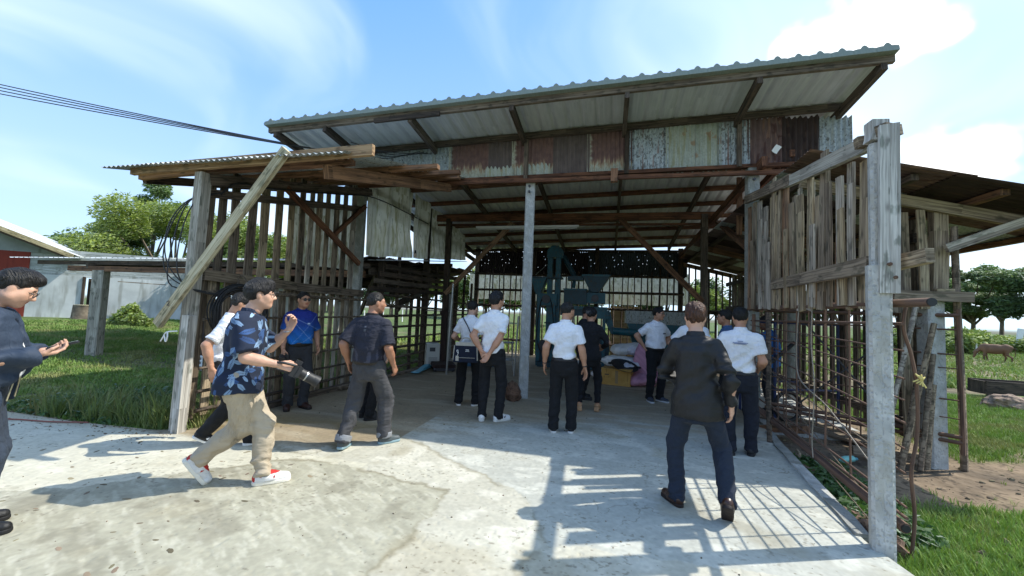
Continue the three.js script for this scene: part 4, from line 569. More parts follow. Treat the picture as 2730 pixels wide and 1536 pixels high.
function polygonise(f, lo, hi, c, colour) {   // surface nets; blocks far from the surface are skipped
  const nx = Math.ceil((hi[0] - lo[0]) / c) + 1, ny = Math.ceil((hi[1] - lo[1]) / c) + 1, nz = Math.ceil((hi[2] - lo[2]) / c) + 1, v = new Float32Array(nx * ny * nz).fill(1), B = 4, reach = c * B * 1.35;
  for (let K = 0; K < nz; K += B) for (let J = 0; J < ny; J += B) for (let I = 0; I < nx; I += B) {
    const d = f(lo[0] + (I + 1.5) * c, lo[1] + (J + 1.5) * c, lo[2] + (K + 1.5) * c), far = Math.abs(d) > reach;
    for (let k = K; k < Math.min(nz, K + B); k++) for (let j = J; j < Math.min(ny, J + B); j++) for (let i = I; i < Math.min(nx, I + B); i++) v[(k * ny + j) * nx + i] = far ? d : f(lo[0] + i * c, lo[1] + j * c, lo[2] + k * c);
  }
  const id = new Int32Array(nx * ny * nz).fill(-1), pos = [], idx = [];
  for (let k = 0; k < nz - 1; k++) for (let j = 0; j < ny - 1; j++) for (let i = 0; i < nx - 1; i++) {
    const o = (k * ny + j) * nx + i; let m = 0, sx = 0, sy = 0, sz = 0, n = 0; const q = [];
    for (let e = 0; e < 8; e++) { const w = v[o + (e & 1) + ((e >> 1) & 1) * nx + (e >> 2) * nx * ny]; q.push(w); if (w < 0) m |= 1 << e; }
    if (m === 0 || m === 255) continue;
    for (let a = 0; a < 8; a++) for (let b = 1; b < 8; b <<= 1) if (!(a & b)) { const g = q[a], h = q[a | b]; if ((g < 0) !== (h < 0)) { const t = g / (g - h); sx += (a & 1) + (b === 1 ? t : 0); sy += ((a >> 1) & 1) + (b === 2 ? t : 0); sz += (a >> 2) + (b === 4 ? t : 0); n++; } }
    id[o] = pos.length / 3; pos.push(lo[0] + (i + sx / n) * c, lo[1] + (j + sy / n) * c, lo[2] + (k + sz / n) * c);
  }
  const quad = (a, b, d, e, flip) => { if (a < 0 || b < 0 || d < 0 || e < 0) return; if (flip) idx.push(a, d, b, b, d, e); else idx.push(a, b, d, b, e, d); };
  for (let k = 1; k < nz - 1; k++) for (let j = 1; j < ny - 1; j++) for (let i = 1; i < nx - 1; i++) {
    const o = (k * ny + j) * nx + i, s = v[o] < 0;
    if (s !== (v[o + 1] < 0)) quad(id[o - nx - nx * ny], id[o - nx * ny], id[o - nx], id[o], !s);
    if (s !== (v[o + nx] < 0)) quad(id[o - 1 - nx * ny], id[o - nx * ny], id[o - 1], id[o], s);
    if (s !== (v[o + nx * ny] < 0)) quad(id[o - 1 - nx], id[o - nx], id[o - 1], id[o], !s);
  }
  const g = new THREE.BufferGeometry(); g.setAttribute('position', new THREE.Float32BufferAttribute(pos, 3)); g.setIndex(idx); g.computeVertexNormals();
  const uv = new Float32Array(pos.length / 3 * 2); for (let i = 0; i < pos.length / 3; i++) { uv[i * 2] = UVD.length === 1 ? (((Math.atan2(pos[i * 3], pos[i * 3 + 2]) - UVD[0]) % 6.2832 + 6.2832) % 6.2832) * 0.19 : pos[i * 3] * UVD[0] + pos[i * 3 + 2] * UVD[1]; uv[i * 2 + 1] = pos[i * 3 + 1]; } g.setAttribute('uv', new THREE.BufferAttribute(uv, 2));
  if (colour) { const cl = new Float32Array(pos.length), N = g.attributes.normal; for (let i = 0; i < pos.length / 3; i++) { const w = colour(pos[i * 3], pos[i * 3 + 1], pos[i * 3 + 2], N.getX(i), N.getY(i), N.getZ(i)); cl[i * 3] = w[0]; cl[i * 3 + 1] = w[1]; cl[i * 3 + 2] = w[2]; } g.setAttribute('color', new THREE.BufferAttribute(cl, 3)); }
  return g;
}
const add = (a, b) => [a[0] + b[0], a[1] + b[1], a[2] + b[2]], sub = (a, b) => [a[0] - b[0], a[1] - b[1], a[2] - b[2]], mul = (a, s) => [a[0] * s, a[1] * s, a[2] * s], dot = (a, b) => a[0] * b[0] + a[1] * b[1] + a[2] * b[2];
const nrm = (a) => mul(a, 1 / (len3(...a) || 1)), crs = (a, b) => [a[1] * b[2] - a[2] * b[1], a[2] * b[0] - a[0] * b[2], a[0] * b[1] - a[1] * b[0]], lerp = (a, b, t) => add(a, mul(sub(b, a), t));
function ik(a, b, l1, l2, hint) { let d = sub(b, a), L = len3(...d); if (L > (l1 + l2) * 0.998) { d = mul(d, (l1 + l2) * 0.998 / L); b = add(a, d); L = len3(...d); } const u = mul(d, 1 / L), c = (l1 * l1 - l2 * l2 + L * L) / (2 * L), h = Math.sqrt(Math.max(0, l1 * l1 - c * c)), p = nrm(sub(hint, mul(u, dot(hint, u)))); return [add(a, add(mul(u, c), mul(p, h))), b]; }
const rotY = (p, a) => [p[0] * Math.cos(a) + p[2] * Math.sin(a), p[1], -p[0] * Math.sin(a) + p[2] * Math.cos(a)], rotX = (p, a) => [p[0], p[1] * Math.cos(a) - p[2] * Math.sin(a), p[1] * Math.sin(a) + p[2] * Math.cos(a)], rotZ = (p, a) => [p[0] * Math.cos(a) - p[1] * Math.sin(a), p[0] * Math.sin(a) + p[1] * Math.cos(a), p[2]];

// ---------- people ----------
const SK = { warm: [0.47, 0.245, 0.15], fair: [0.58, 0.34, 0.235], tan: [0.38, 0.185, 0.11], dark: [0.22, 0.105, 0.06] };
const skinM = new THREE.MeshPhysicalMaterial({ vertexColors: true, roughness: 0.55, map: TX.skin, side: THREE.DoubleSide });
const cm = {}; const cloth = (c, o = {}) => (cm[c + JSON.stringify(o)] ??= S({ color: new THREE.Color(c), roughness: o.rough ?? 0.92, map: o.denim ? TX.denim : TX.cloth, bumpMap: TX.crease, bumpScale: o.bump ?? (o.rough && o.rough < 0.8 ? 0.008 : 0.015) }));
const vcm = S({ vertexColors: true, roughness: 0.85, map: TX.cloth, bumpMap: TX.crease, bumpScale: 0.018 });
const hairM = {}; const hairMat = (c) => (hairM[c] ??= S({ color: new THREE.Color(c).multiplyScalar(1.5), roughness: 0.6, map: TX.hair, bumpMap: TX.hairB, bumpScale: 0.012 }));
// local space: +z forward, +y up, the right hand at -x
function person(o) {
  const h = (o.h ?? 1.7) / 1.775, cell = o.cell ?? 0.013, wd = (o.wide ?? 1) * 0.92, ly = o.yaw ?? 0, t = thing('person', o.label, 'person', [o.at[0], o.y ?? 0, o.at[1]], ly);
  t.scale.setScalar(h); UVD = o.uv ?? [0.75, 0.66];
  const loc = ([x, z]) => { const dx = (x - o.at[0]) / h, dz = (z - o.at[1]) / h; return [dx * Math.cos(ly) - dz * Math.sin(ly), dx * Math.sin(ly) + dz * Math.cos(ly)]; };
  const seed = (o.at[0] * 7.3 + o.at[1] * 3.1 + 40);
  // feet
  const feet = ['footL', 'footR'].map((k, i) => { const f = o[k] ?? {}, p = f.w ? loc(f.w) : f.p ?? [i ? -0.1 : 0.1, 0]; return { x: p[0], z: p[1], yaw: f.yaw ?? (i ? -0.15 : 0.15), pitch: f.pitch ?? 0, y: f.y ?? 0 }; });
  const hip = [o.hip?.[0] ?? (feet[0].x + feet[1].x) / 2, o.hip?.[1] ?? 0.922, o.hip?.[2] ?? (feet[0].z + feet[1].z) / 2], lean = o.lean ?? 0.03, side = o.side ?? 0, twist = o.twist ?? 0;
  const T2 = (p) => add(hip, rotZ(rotX(rotY(p, twist), lean), side));              // torso frame to local
  const T2i = (x, y, z) => rotY(rotX(rotZ([x - hip[0], y - hip[1], z - hip[2]], -side), -lean), -twist);
  const tw = o.hipTwist ?? 0, Hj = [rotY([0.088, 0, 0], tw), rotY([-0.088, 0, 0], tw)].map((p) => add(hip, p));
  const fp = (i, p) => { const f = feet[i]; return add([f.x, f.y, f.z], rotY(rotX(p, f.pitch), f.yaw)); };
  const ank = [0, 1].map((i) => fp(i, [0, 0.085, -0.01])), knee = [0, 1].map((i) => { const kn = o.knee?.[i] ?? [i ? -0.1 : 0.1, 0, 1]; const r = ik(Hj[i], ank[i], 0.43, 0.42, rotY(kn, feet[i].yaw * 0.6)); ank[i] = r[1]; return r[0]; });
  const Sj = [T2([0.166 * wd, 0.47, -0.01]), T2([-0.166 * wd, 0.47, -0.01])], arms = ['armL', 'armR'].map((k, i) => { const a = o[k] ?? {}, s = i ? -1 : 1, wt = a.to ?? [s * 0.235, 0.0, 0.06], r = ik(Sj[i], T2(wt), 0.28, 0.255, rotY(a.elbow ?? [s * 0.35, -0.2, -1], twist)); return { e: r[0], w: r[1], curl: a.curl ?? 0.35, palm: a.palm ?? [-s, 0, 0.2], dir: a.dir }; });
  const neck = T2([0, 0.55, 0.0]), hd = o.head ?? {}, hy = hd.yaw ?? 0, hp = hd.pitch ?? 0, hr = hd.roll ?? 0, hc = add(T2([0, 0.605, 0.012]), add(rotY(rotX([0, 0.115, 0.03], hp), hy), hd.off ?? [0, 0, 0]));
  const toHead = (x, y, z) => rotX(rotY(rotZ([x - hc[0], y - hc[1], z - hc[2]], -hr), -hy), -hp), fromHead = (p) => add(hc, rotZ(rotY(rotX(p, hp), hy), hr));
  // torso profile: height, half width, half depth
  const by = o.belly ?? 0, pr = [[-0.16, 0.115, 0.09], [-0.08, 0.158, 0.112], [0.0, 0.166, 0.118], [0.1, 0.152 + 0.02 * by, 0.112 + 0.05 * by], [0.2, 0.146 + 0.03 * by, 0.11 + 0.07 * by], [0.32, 0.16 + 0.01 * by, 0.118 + 0.03 * by], [0.42, 0.176, 0.118], [0.49, 0.168, 0.096], [0.54, 0.118, 0.075], [0.58, 0.066, 0.06], [0.63, 0.05, 0.052]];
  const torso = (g, gz = g) => (x, y, z) => { const p = T2i(x, y, z), yy = clamp(p[1], -0.16, 0.62); let i = 0; while (i < pr.length - 2 && pr[i + 1][0] < yy) i++; const u = clamp((yy - pr[i][0]) / (pr[i + 1][0] - pr[i][0]), 0, 1), s = u * u * (3 - 2 * u), a = mix(pr[i][1], pr[i + 1][1], s) * (p[1] < 0.5 ? wd : 1) + g, b = mix(pr[i][2], pr[i + 1][2], s) * Math.sqrt(wd) + gz; const q = Math.pow(Math.pow(Math.abs(p[0]) / a, 2.4) + Math.pow(Math.abs(p[2] - (by ? 0.012 * by * Math.max(0, 1 - Math.abs(yy - 0.15) * 5) : 0)) / b, 2.4), 1 / 2.4), d = (q - 1) * Math.min(a, b), e = Math.abs(p[1] - yy); return e > 0 ? len3(Math.max(d, 0), e) + Math.min(d, 0) * 0.2 : d; };
  const lm = o.limb ?? (o.jacket ? 0.8 : 1);
  // ---- skin body: torso, limbs, neck (one continuous surface), then finer head and hands merged in
  const limbs = [torso(-0.012)]; for (let i = 0; i < 2; i++) { limbs.push(cap(Hj[i], knee[i], 0.078, 0.055), cap(knee[i], ank[i], 0.052, 0.036), cap(Sj[i], arms[i].e, 0.05 * lm, 0.042 * lm), cap(arms[i].e, lerp(arms[i].e, arms[i].w, 0.4), 0.043 * lm, 0.041 * lm), cap(lerp(arms[i].e, arms[i].w, 0.3), arms[i].w, 0.041 * lm, 0.028 * lm)); }
  limbs.push(cap(T2([0, 0.5, -0.01]), fromHead([0, -0.06, -0.025]), 0.058, 0.053));
  const box3 = (pts, m) => [[0, 1, 2].map((k) => Math.min(...pts.map((p) => p[k])) - m), [0, 1, 2].map((k) => Math.max(...pts.map((p) => p[k])) + m)];
  const skc = SK[o.skin ?? 'warm'], bodyF = uni(limbs, 0.035), all = [...Hj, ...knee, ...ank, ...Sj, ...arms.map((a) => a.e), ...arms.map((a) => a.w), neck];
  const skinCol = (x, y, z) => { const n = 0.9 + 0.25 * (n3(x * 14, y * 14, z * 14) + 0.4); return mul(skc, n); };
  const geos = []; { const [a, b] = box3(all, 0.13); a[1] = Math.min(a[1], hip[1] - 0.3); geos.push(polygonise(bodyF, a, b, 0.016, skinCol)); }
  { // head
    const eye = [[0.031, 0.008, 0.0775], [-0.031, 0.008, 0.0775]], fat = o.fat ?? 0;
    const parts = [ell([0, 0.034, -0.014], [0.075, 0.087, 0.094]), ell([0, -0.03, 0.02], [0.064 + fat, 0.082, 0.07]), cap([0.042 + fat, -0.055, 0.008], [0.012, -0.088, 0.058], 0.03 + fat * 0.6, 0.024), cap([-0.042 - fat, -0.055, 0.008], [-0.012, -0.088, 0.058], 0.03 + fat * 0.6, 0.024), cap([0.04, -0.018, 0.052], [0.03, -0.032, 0.06], 0.028), cap([-0.04, -0.018, 0.052], [-0.03, -0.032, 0.06], 0.028), cap([-0.04, 0.027, 0.068], [0.04, 0.027, 0.068], 0.016)];
    const base = uni(parts, 0.03), nose = uni([cap([0, 0.014, 0.086], [0, -0.025, 0.106], 0.008, 0.0135), cap([-0.014, -0.028, 0.092], [0.014, -0.028, 0.092], 0.009)], 0.014), lip = uni([cap([-0.019, -0.053, 0.083], [0.019, -0.053, 0.083], 0.0075), cap([-0.016, -0.062, 0.082], [0.016, -0.062, 0.082], 0.008)], 0.004), ears = uni([ell([0.077, -0.004, -0.008], [0.011, 0.032, 0.019]), ell([-0.077, -0.004, -0.008], [0.011, 0.032, 0.019])], 0.002), nk = cap([0, -0.045, -0.028], [0, -0.13, -0.032], 0.054, 0.056);
    const f = (x, y, z) => { const p = toHead(x, y, z); let d = base(...p); for (const e of eye) d = smax(d, -(len3(p[0] - e[0], p[1] - e[1], p[2] - 0.096) - 0.017), 0.014); d = smin(d, nose(...p), 0.014); d = smin(d, lip(...p), 0.008); d = smin(d, ears(...p), 0.012); d = smin(d, nk(...p), 0.03); for (const e of eye) d = Math.min(d, len3(p[0] - e[0], p[1] - e[1], p[2] - e[2]) - 0.0125); return d; };
    const col = (x, y, z) => { const p = toHead(x, y, z); let c = skinCol(x, y, z); for (const e of eye) { const r = len3(p[0] - e[0], p[1] - e[1]); if (p[2] > 0.084 && r < 0.0125) { c = Math.abs(p[1] - e[1]) > 0.0062 ? mul(skc, 0.75) : r < 0.0065 ? [0.015, 0.01, 0.008] : [0.6, 0.57, 0.53]; } } const ax = Math.abs(p[0]); if (p[2] > 0.062 && ax > 0.012 && ax < 0.052 && Math.abs(p[1] - 0.031 + (ax - 0.03) * (ax - 0.03) * 6) < 0.0052) c = mul(c, 0.18); if (p[2] > 0.078 && ax < 0.021 && p[1] < -0.047 && p[1] > -0.069) c = [c[0] * 0.85, c[1] * 0.55, c[2] * 0.55]; if (Math.abs(p[1] + 0.0575) < 0.0022 && p[2] > 0.08 && ax < 0.021) c = mul(c, 0.5); if (o.stubble && p[2] > 0.03 && p[1] < -0.04) c = mul(c, 0.85); return c; };
    const [a, b] = [[hc[0] - 0.13, hc[1] - 0.17, hc[2] - 0.14], [hc[0] + 0.13, hc[1] + 0.15, hc[2] + 0.15]]; geos.push(polygonise(f, a, b, o.hcell ?? 0.0055, col));
  }
  arms.forEach((a, i) => { // hands
    const s = i ? -1 : 1, d = nrm(a.dir ? rotY(a.dir, 0) : sub(a.w, a.e)), n = nrm(sub(a.palm, mul(d, dot(a.palm, d)))), k = mul(crs(n, d), s), P = (u, v, w) => add(a.w, add(mul(d, u), add(mul(k, v), mul(n, w)))), list = []; a.P = P; a.n = n; a.d = d; a.k = k;
    for (let j = 0; j < 4; j++) { const off = [-0.03, -0.01, 0.01, 0.029][j] * -1, kn = P(0.088 - Math.abs(j - 1.2) * 0.004, off, 0); list.push(cap(P(0.0, off * 0.55, 0), kn, 0.0155, 0.0125)); let q = kn, ang = a.curl * 0.7; const ls = [0.042, 0.027, 0.022].map((l) => l * [0.95, 1.06, 1.0, 0.8][j]); for (let m = 0; m < 3; m++) { const e = add(q, add(mul(d, ls[m] * Math.cos(ang)), mul(n, ls[m] * Math.sin(ang)))); list.push(cap(q, e, 0.0092 - m * 0.0007, 0.0085 - m * 0.0009)); q = e; ang += a.curl; } if (j === 1) a.grip = q; }
    const th = a.thumb ?? 0.7, b1 = P(0.028, 0.03, 0.006), b2 = P(0.062, 0.03 + 0.026 * th, 0.02 + 0.012 * a.curl), b3 = P(0.092, 0.034 + 0.02 * th, 0.03 + 0.02 * a.curl); list.push(cap(P(0.005, 0.012, 0), b1, 0.018, 0.0145), cap(b1, b2, 0.0135, 0.0105), cap(b2, b3, 0.0102, 0.0085), cap(lerp(a.e, a.w, 0.82), a.w, 0.032 * lm, 0.024));
    const [lo, hi] = box3([a.w, P(0.19, 0.07, 0.02), P(0.19, -0.06, 0.02), P(0.08, 0.07, 0.14), P(-0.05, 0, 0), P(0.08, 0, -0.04)], 0.03); const pc = uni(list, 0.006); geos.push(polygonise(pc, lo, hi, o.handCell ?? 0.0055, (x, y, z) => mul(skinCol(x, y, z), 1.02)));
  });
  mesh('body', mergeGeometries(geos), skinM, t);
  // ---- hair
  if (o.hair) {
    const H = o.hair, th = H.th ?? 0.016, A = H.front ?? [0.058, 0.078], Bk = [(H.back ?? [-0.06])[0] - 0.022, -0.085], dz = A[1] - Bk[1], dy = A[0] - Bk[0], ln = len3(dz, dy), ny = dz / ln, nz = -dy / ln;
    const cr = ell([0, 0.034 + (H.up ?? 0), -0.014], [0.075 + th * 0.85, 0.087 + th, 0.094 + th]);
    const f = (x, y, z) => { const p = toHead(x, y, z); const pl = (p[1] - A[0]) * ny + (p[2] - A[1]) * nz; let d = cr(...p) + th * (H.rim ?? 0.3) * (1 - sm(0, 0.05, pl)); if (H.top) d = smin(d, ell([0, 0.1, 0.02], [0.066, 0.038 + H.top, 0.075])(...p), 0.03); const st = n3(p[0] * 55 + seed, p[1] * 22, p[2] * 22) * 0.012 * (H.rough ?? 1) + n3(p[0] * 120, p[1] * 60 + seed, p[2] * 50) * 0.006; d += st; d = smax(d, -pl - 0.014 * n3(p[0] * 60, 3, p[2] * 30) - 0.01 * sm(0.04, 0.07, Math.abs(p[0])), 0.006); if (!H.overEar) d = smax(d, -(len3(Math.abs(p[0]) - 0.085, (p[1] + 0.004) * 0.9, p[2] - 0.004) - 0.028), 0.008); if (H.thin) d = smax(d, -(len3(p[0], p[1] - 0.11, (p[2] - 0.075) * 0.8) - 0.06), 0.02); if (H.bun) d = smin(d, ell([0, 0.0, -0.125], [0.05, 0.06, 0.04])(...p) + st, 0.015); if (H.tail) d = smin(d, cap([0, 0.0, -0.11], [0, -0.13, -0.1], 0.03, 0.02)(...p) + st, 0.02); return d; };
    mesh('hair', polygonise(f, [hc[0] - 0.15, hc[1] - 0.2, hc[2] - 0.19], [hc[0] + 0.15, hc[1] + 0.19, hc[2] + 0.16], o.hcell ?? 0.0055), hairMat(H.c ?? '#14110f'), t);
    if (H.clip) { const q = box(t, 'hair_clip', M.darkMetal, [0, 0, 0], [0.08, 0.05, 0.03]); q.position.set(...fromHead([0.02, 0.02, -0.155])); q.rotation.y = 0.3; }
  }
  if (o.cap) { const f = (x, y, z) => { const p = toHead(x, y, z); let d = ell([0, 0.05, -0.012], [0.09, 0.085, 0.108])(...p); d = smax(d, 0.032 - p[1] - 0.1 * p[2] * 0, 0.008); d = smin(d, Math.max(ell([0, 0.036, 0.11], [0.07, 0.012, 0.08])(...p), 0.04 - p[2]), 0.01); return d; }; mesh('cap', polygonise(f, [hc[0] - 0.2, hc[1] - 0.05, hc[2] - 0.2], [hc[0] + 0.2, hc[1] + 0.18, hc[2] + 0.22], 0.007), hairMat('#0d0d0f'), t); }
  if (o.glasses) { const gl = new THREE.Group(); gl.name = 'glasses'; t.add(gl); const fm = o.glasses === 'sun' ? M.blackRubber : M.darkMetal; for (const s of [-1, 1]) { const ring = mesh('rim', once('rim', () => { const q = new THREE.TorusGeometry(0.021, 0.0022, 6, 20); q.scale(1.12, 0.86, 1); return q; }), fm, gl); ring.position.set(s * 0.03, 0.006, 0.101); ring.rotation.y = s * 0.12; const ls = mesh('lens', once('lens', () => { const q = new THREE.CircleGeometry(0.02, 18); q.scale(1.12, 0.86, 1); return q; }), o.glasses === 'sun' ? S({ color: lin(0.012, 0.012, 0.014), roughness: 0.08 }) : new THREE.MeshPhysicalMaterial({ transmission: 1, thickness: 0, roughness: 0.02, color: lin(0.9, 0.93, 0.95), side: THREE.DoubleSide }), gl); ls.position.copy(ring.position); ls.rotation.y = s * 0.12; pole(gl, 'temple_arm', fm, [s * 0.054, 0.01, 0.098], [s * 0.079, 0.014, 0.0], 0.0022, { seg: 5 }); } pole(gl, 'bridge', fm, [-0.008, 0.01, 0.104], [0.008, 0.01, 0.104], 0.002, { seg: 5 }); gl.position.set(...hc); gl.rotation.order = 'ZYX'; gl.rotation.set(hp, hy, hr); gl.quaternion.setFromEuler(new THREE.Euler(hp, hy, hr, 'ZYX')); }
  // ---- trousers
  const tr = o.trousers; if (tr) {
    const w = tr.loose ?? 1, rk = 0.064 * w + 0.012, ra = tr.cuff ?? 0.062 * w, list = [torso(0.006 + (tr.g ?? 0))]; for (let i = 0; i < 2; i++) list.push(cap(Hj[i], knee[i], 0.088 * (0.5 + 0.5 * w), rk), cap(knee[i], ank[i], rk, ra), cap(ank[i], fp(i, [0, 0.055, 0.0]), ra, ra * 1.04));
    const legs = uni(list.slice(1), 0.02), tor = list[0], top = tr.top ?? 0.1;
    const f = (x, y, z) => { let d = smin(legs(x, y, z), tor(x, y, z), 0.045); const p = T2i(x, y, z); d = Math.max(d, p[1] - top); let c = 1e3, near = 0; for (let i = 0; i < 2; i++) { const q = rotX(rotY(sub([x, y, z], [feet[i].x, feet[i].y, feet[i].z]), -feet[i].yaw), -feet[i].pitch); if (len3(x - ank[i][0], y - ank[i][1], z - ank[i][2]) < 0.16) c = Math.min(c, q[1] - (tr.hem ?? 0.05)); const da = len3(x - ank[i][0], (y - ank[i][1] - 0.08) * 0.8, z - ank[i][2]), dk = len3(x - knee[i][0], y - knee[i][1], z - knee[i][2]); near = Math.max(near, 1 - da / 0.2, 0.75 * (1 - dk / 0.2)); } if (c < 1e2) d = Math.max(d, -c); const fl = (tr.fold ?? 1) * 1.5; if (d > -0.03 && d < 0.05) { d -= fl * (0.011 * n3(x * 9 + seed, y * 5, z * 9) + Math.max(0, near) * 0.026 * n3(x * 9 + y * 6, y * 27 + seed + x * 12, z * 11 - y * 7) + 0.006 * n3(x * 26, y * 13 + seed, z * 26)); } return d; };
    const [a, b] = box3([...Hj, ...knee, ...ank, T2([0.2, 0.13, 0.1]), T2([-0.2, 0.13, -0.1])], 0.15); const m = mesh('trousers', polygonise(f, a, b, cell), cloth(tr.c, { denim: tr.denim }), t); if (tr.label) m.userData.label = tr.label;
    if (tr.turnup) for (let i = 0; i < 2; i++) { const c0 = fp(i, [0, 0.075, -0.01]), c1 = lerp(ank[i], knee[i], 0.14), g = cap(c0, c1, ra + 0.012, ra + 0.014), dd = nrm(sub(c1, c0)), f2 = (x, y, z) => Math.max(g(x, y, z), -dot(sub([x, y, z], c0), dd), dot(sub([x, y, z], c1), dd)); const [a2, b2] = box3([c0, c1], 0.11); mesh('turn_up', polygonise(f2, a2, b2, 0.01), cloth(tr.turnup), t); }
    if (tr.pocket) for (const i of [1]) { const c0 = lerp(Hj[i], knee[i], 0.5), g = cap(Hj[i], knee[i], 0.102 * w, rk + 0.006), f2 = (x, y, z) => { const q = sub([x, y, z], c0); return Math.max(g(x, y, z) - 0.006 + 0.004 * n3(x * 20, y * 20, z * 20), Math.abs(q[1]) - 0.1, Math.abs(q[2] + 0.0) - 0.075, q[0]); }; const [a2, b2] = box3([c0], 0.16); mesh('cargo_pocket', polygonise(f2, a2, b2, 0.009), cloth(tr.c), t); }
    if (o.belt) { const g = torso(0.018 + (tr.g ?? 0)), f2 = (x, y, z) => { const p = T2i(x, y, z); return Math.max(g(x, y, z), Math.abs(p[1] - top + 0.025) - 0.019); }; const [a2, b2] = box3([T2([0.2 * wd, top, 0.16]), T2([-0.2 * wd, top, -0.14])], 0.06); mesh('belt', polygonise(f2, a2, b2, 0.01), cloth(o.belt, { rough: 0.5 }), t); }
  }
  // ---- shirt or jacket
  const shirt = (sp, name, gIn) => {
    const g = sp.g ?? gIn, long = sp.sleeve > 1, hem = o.belt && name === 'shirt' && (sp.hem ?? 0.02) > 0 ? Math.max(sp.hem ?? 0.02, (o.trousers?.top ?? 0.1) - 0.006) : sp.hem ?? 0.02, rs = sp.rs ?? 1;
    const sl = arms.map((a, i) => long ? uni([cap(Sj[i], a.e, 0.071 * rs, 0.056 * rs), cap(a.e, lerp(a.e, a.w, 0.95), 0.056 * rs, 0.047 * rs)], 0.02) : cap(Sj[i], lerp(Sj[i], a.e, sp.sleeve), 0.068 * rs, (sp.flare ?? 0.068) * rs)), cutP = arms.map((a, i) => long ? lerp(a.e, a.w, 0.97) : lerp(Sj[i], a.e, sp.sleeve)), cutD = arms.map((a, i) => nrm(long ? sub(a.w, a.e) : sub(a.e, Sj[i]))), tor = torso(g, g + (sp.gz ?? 0)), fl = (sp.fold ?? 1) * 1.5, hemLeg = [0, 1].map((i) => cap(Hj[i], knee[i], 0.088 * (0.5 + 0.5 * (tr?.loose ?? 1)) + 0.016, 0.085));
    const f = (x, y, z) => { const p = T2i(x, y, z), low = clamp((0.12 - p[1]) / 0.25, 0, 1); let d = tor(x, y, z) - low * (sp.hemFlare ?? 0.0); if (hem < 0 && p[1] < 0.1) for (let i = 0; i < 2; i++) d = smin(d, hemLeg[i](x, y, z), 0.04); const nb = sm(0.5, 0.56, p[1]); d = Math.max(d, hem - p[1]); for (let i = 0; i < 2; i++) { const e = Math.max(sl[i](x, y, z), dot(sub([x, y, z], cutP[i]), cutD[i])); d = smin(d, e, 0.03); } d = smax(d, p[1] - 0.575 + 0.35 * Math.max(0, p[2]) , 0.01); if (sp.open) d = smax(d, -Math.max(Math.abs(p[0]) - 0.03 - (sp.open) * clamp(0.36 - p[1], 0, 0.4) * 0.3, 0.06 - p[2], p[1] - 0.46), 0.012); if (d > -0.03 && d < 0.05) { const ar = 1 - clamp(Math.abs(p[1] - 0.12) / 0.3, 0, 1); d -= fl * (0.014 * n3(x * 7 + seed, y * 3.2 + seed, z * 7) * (0.6 + ar) + 0.009 * n3(x * 17 + p[1] * 9, y * 6 - x * 8, z * 17 + seed) + (long ? 0.006 * Math.sin(y * 60 + 8 * n3(x * 6, y * 6, z * 6 + seed)) * sm(0.2, 0.05, Math.min(...arms.map((a) => len3(x - a.e[0], y - a.e[1], z - a.e[2])))) : 0) + 0.008 * ar * Math.sin(p[1] * 42 + p[0] * 22 + 7 * n3(p[0] * 5 + seed, p[1] * 4, p[2] * 5)) * (sp.tuck ?? 0.4)); } return d; };
    const [a, b] = box3([...Sj, ...cutP, T2([0.24 * wd, hem, 0.2]), T2([-0.24 * wd, hem, -0.2]), neck], 0.12);
    const geo = polygonise(f, a, b, sp.cell ?? cell, sp.col ? (x, y, z, nx, ny, nz) => { const p = T2i(x, y, z); return sp.col(p[0], p[1], p[2], [x, y, z]); } : null), m = mesh(name, geo, sp.mat ?? (sp.col ? vcm : cloth(sp.c, { rough: sp.rough })), t);
    if (sp.collar) { const g2 = (x, y, z) => { const p = T2i(x, y, z), q = len3(p[0] * 0.92, p[2] + 0.005), yy = 0.575 - 0.25 * Math.max(0, p[2] - 0.01); return Math.max(Math.abs(q - 0.07 + (p[1] - 0.55) * 0.28) - 0.007, Math.abs(p[1] - yy) - 0.027); }; const [a2, b2] = box3([T2([0, 0.57, 0])], 0.12); mesh('collar', polygonise(g2, a2, b2, 0.007), sp.collar === true ? (sp.col ? cloth('#16171d') : sp.mat ? cloth('#1d2a42') : m.material) : cloth(sp.collar), m); }
    return m;
  };
  if (o.under) shirt({ sleeve: 0.5, hem: 0.0, ...o.under }, 'shirt', 0.006);
  if (o.shirt) shirt(o.shirt, o.shirt.name ?? 'shirt', 0.015); if (o.jacket) shirt(o.jacket, 'jacket', 0.034);
  // ---- shoes
  const sh = o.shoes; if (sh) for (let i = 0; i < 2; i++) {
    const up = uni([cap([0, 0.052, -0.04], [0, 0.05, 0.05], 0.041, 0.043), cap([0, 0.045, 0.05], [0, 0.036, 0.15], 0.045, 0.036), cap([0, 0.09, -0.018], [0, 0.06, 0.0], 0.041, 0.046)], 0.03), sc = sh.size ?? 1, f = (x, y, z) => { const q = mul(rotX(rotY(sub([x, y, z], [feet[i].x, feet[i].y, feet[i].z]), -feet[i].yaw), -feet[i].pitch), 1 / sc); let d = Math.max(up(...q), 0.02 - q[1], q[1] - (sh.high ?? 0.105)); if (sh.lace) d -= 0.0035 * Math.max(0, Math.sin(q[2] * 260)) * sm(0.016, 0.008, Math.abs(q[0])) * sm(0.02, 0.04, q[2]) * sm(0.13, 0.1, q[2]) * sm(0.05, 0.06, q[1]); return d * sc; };
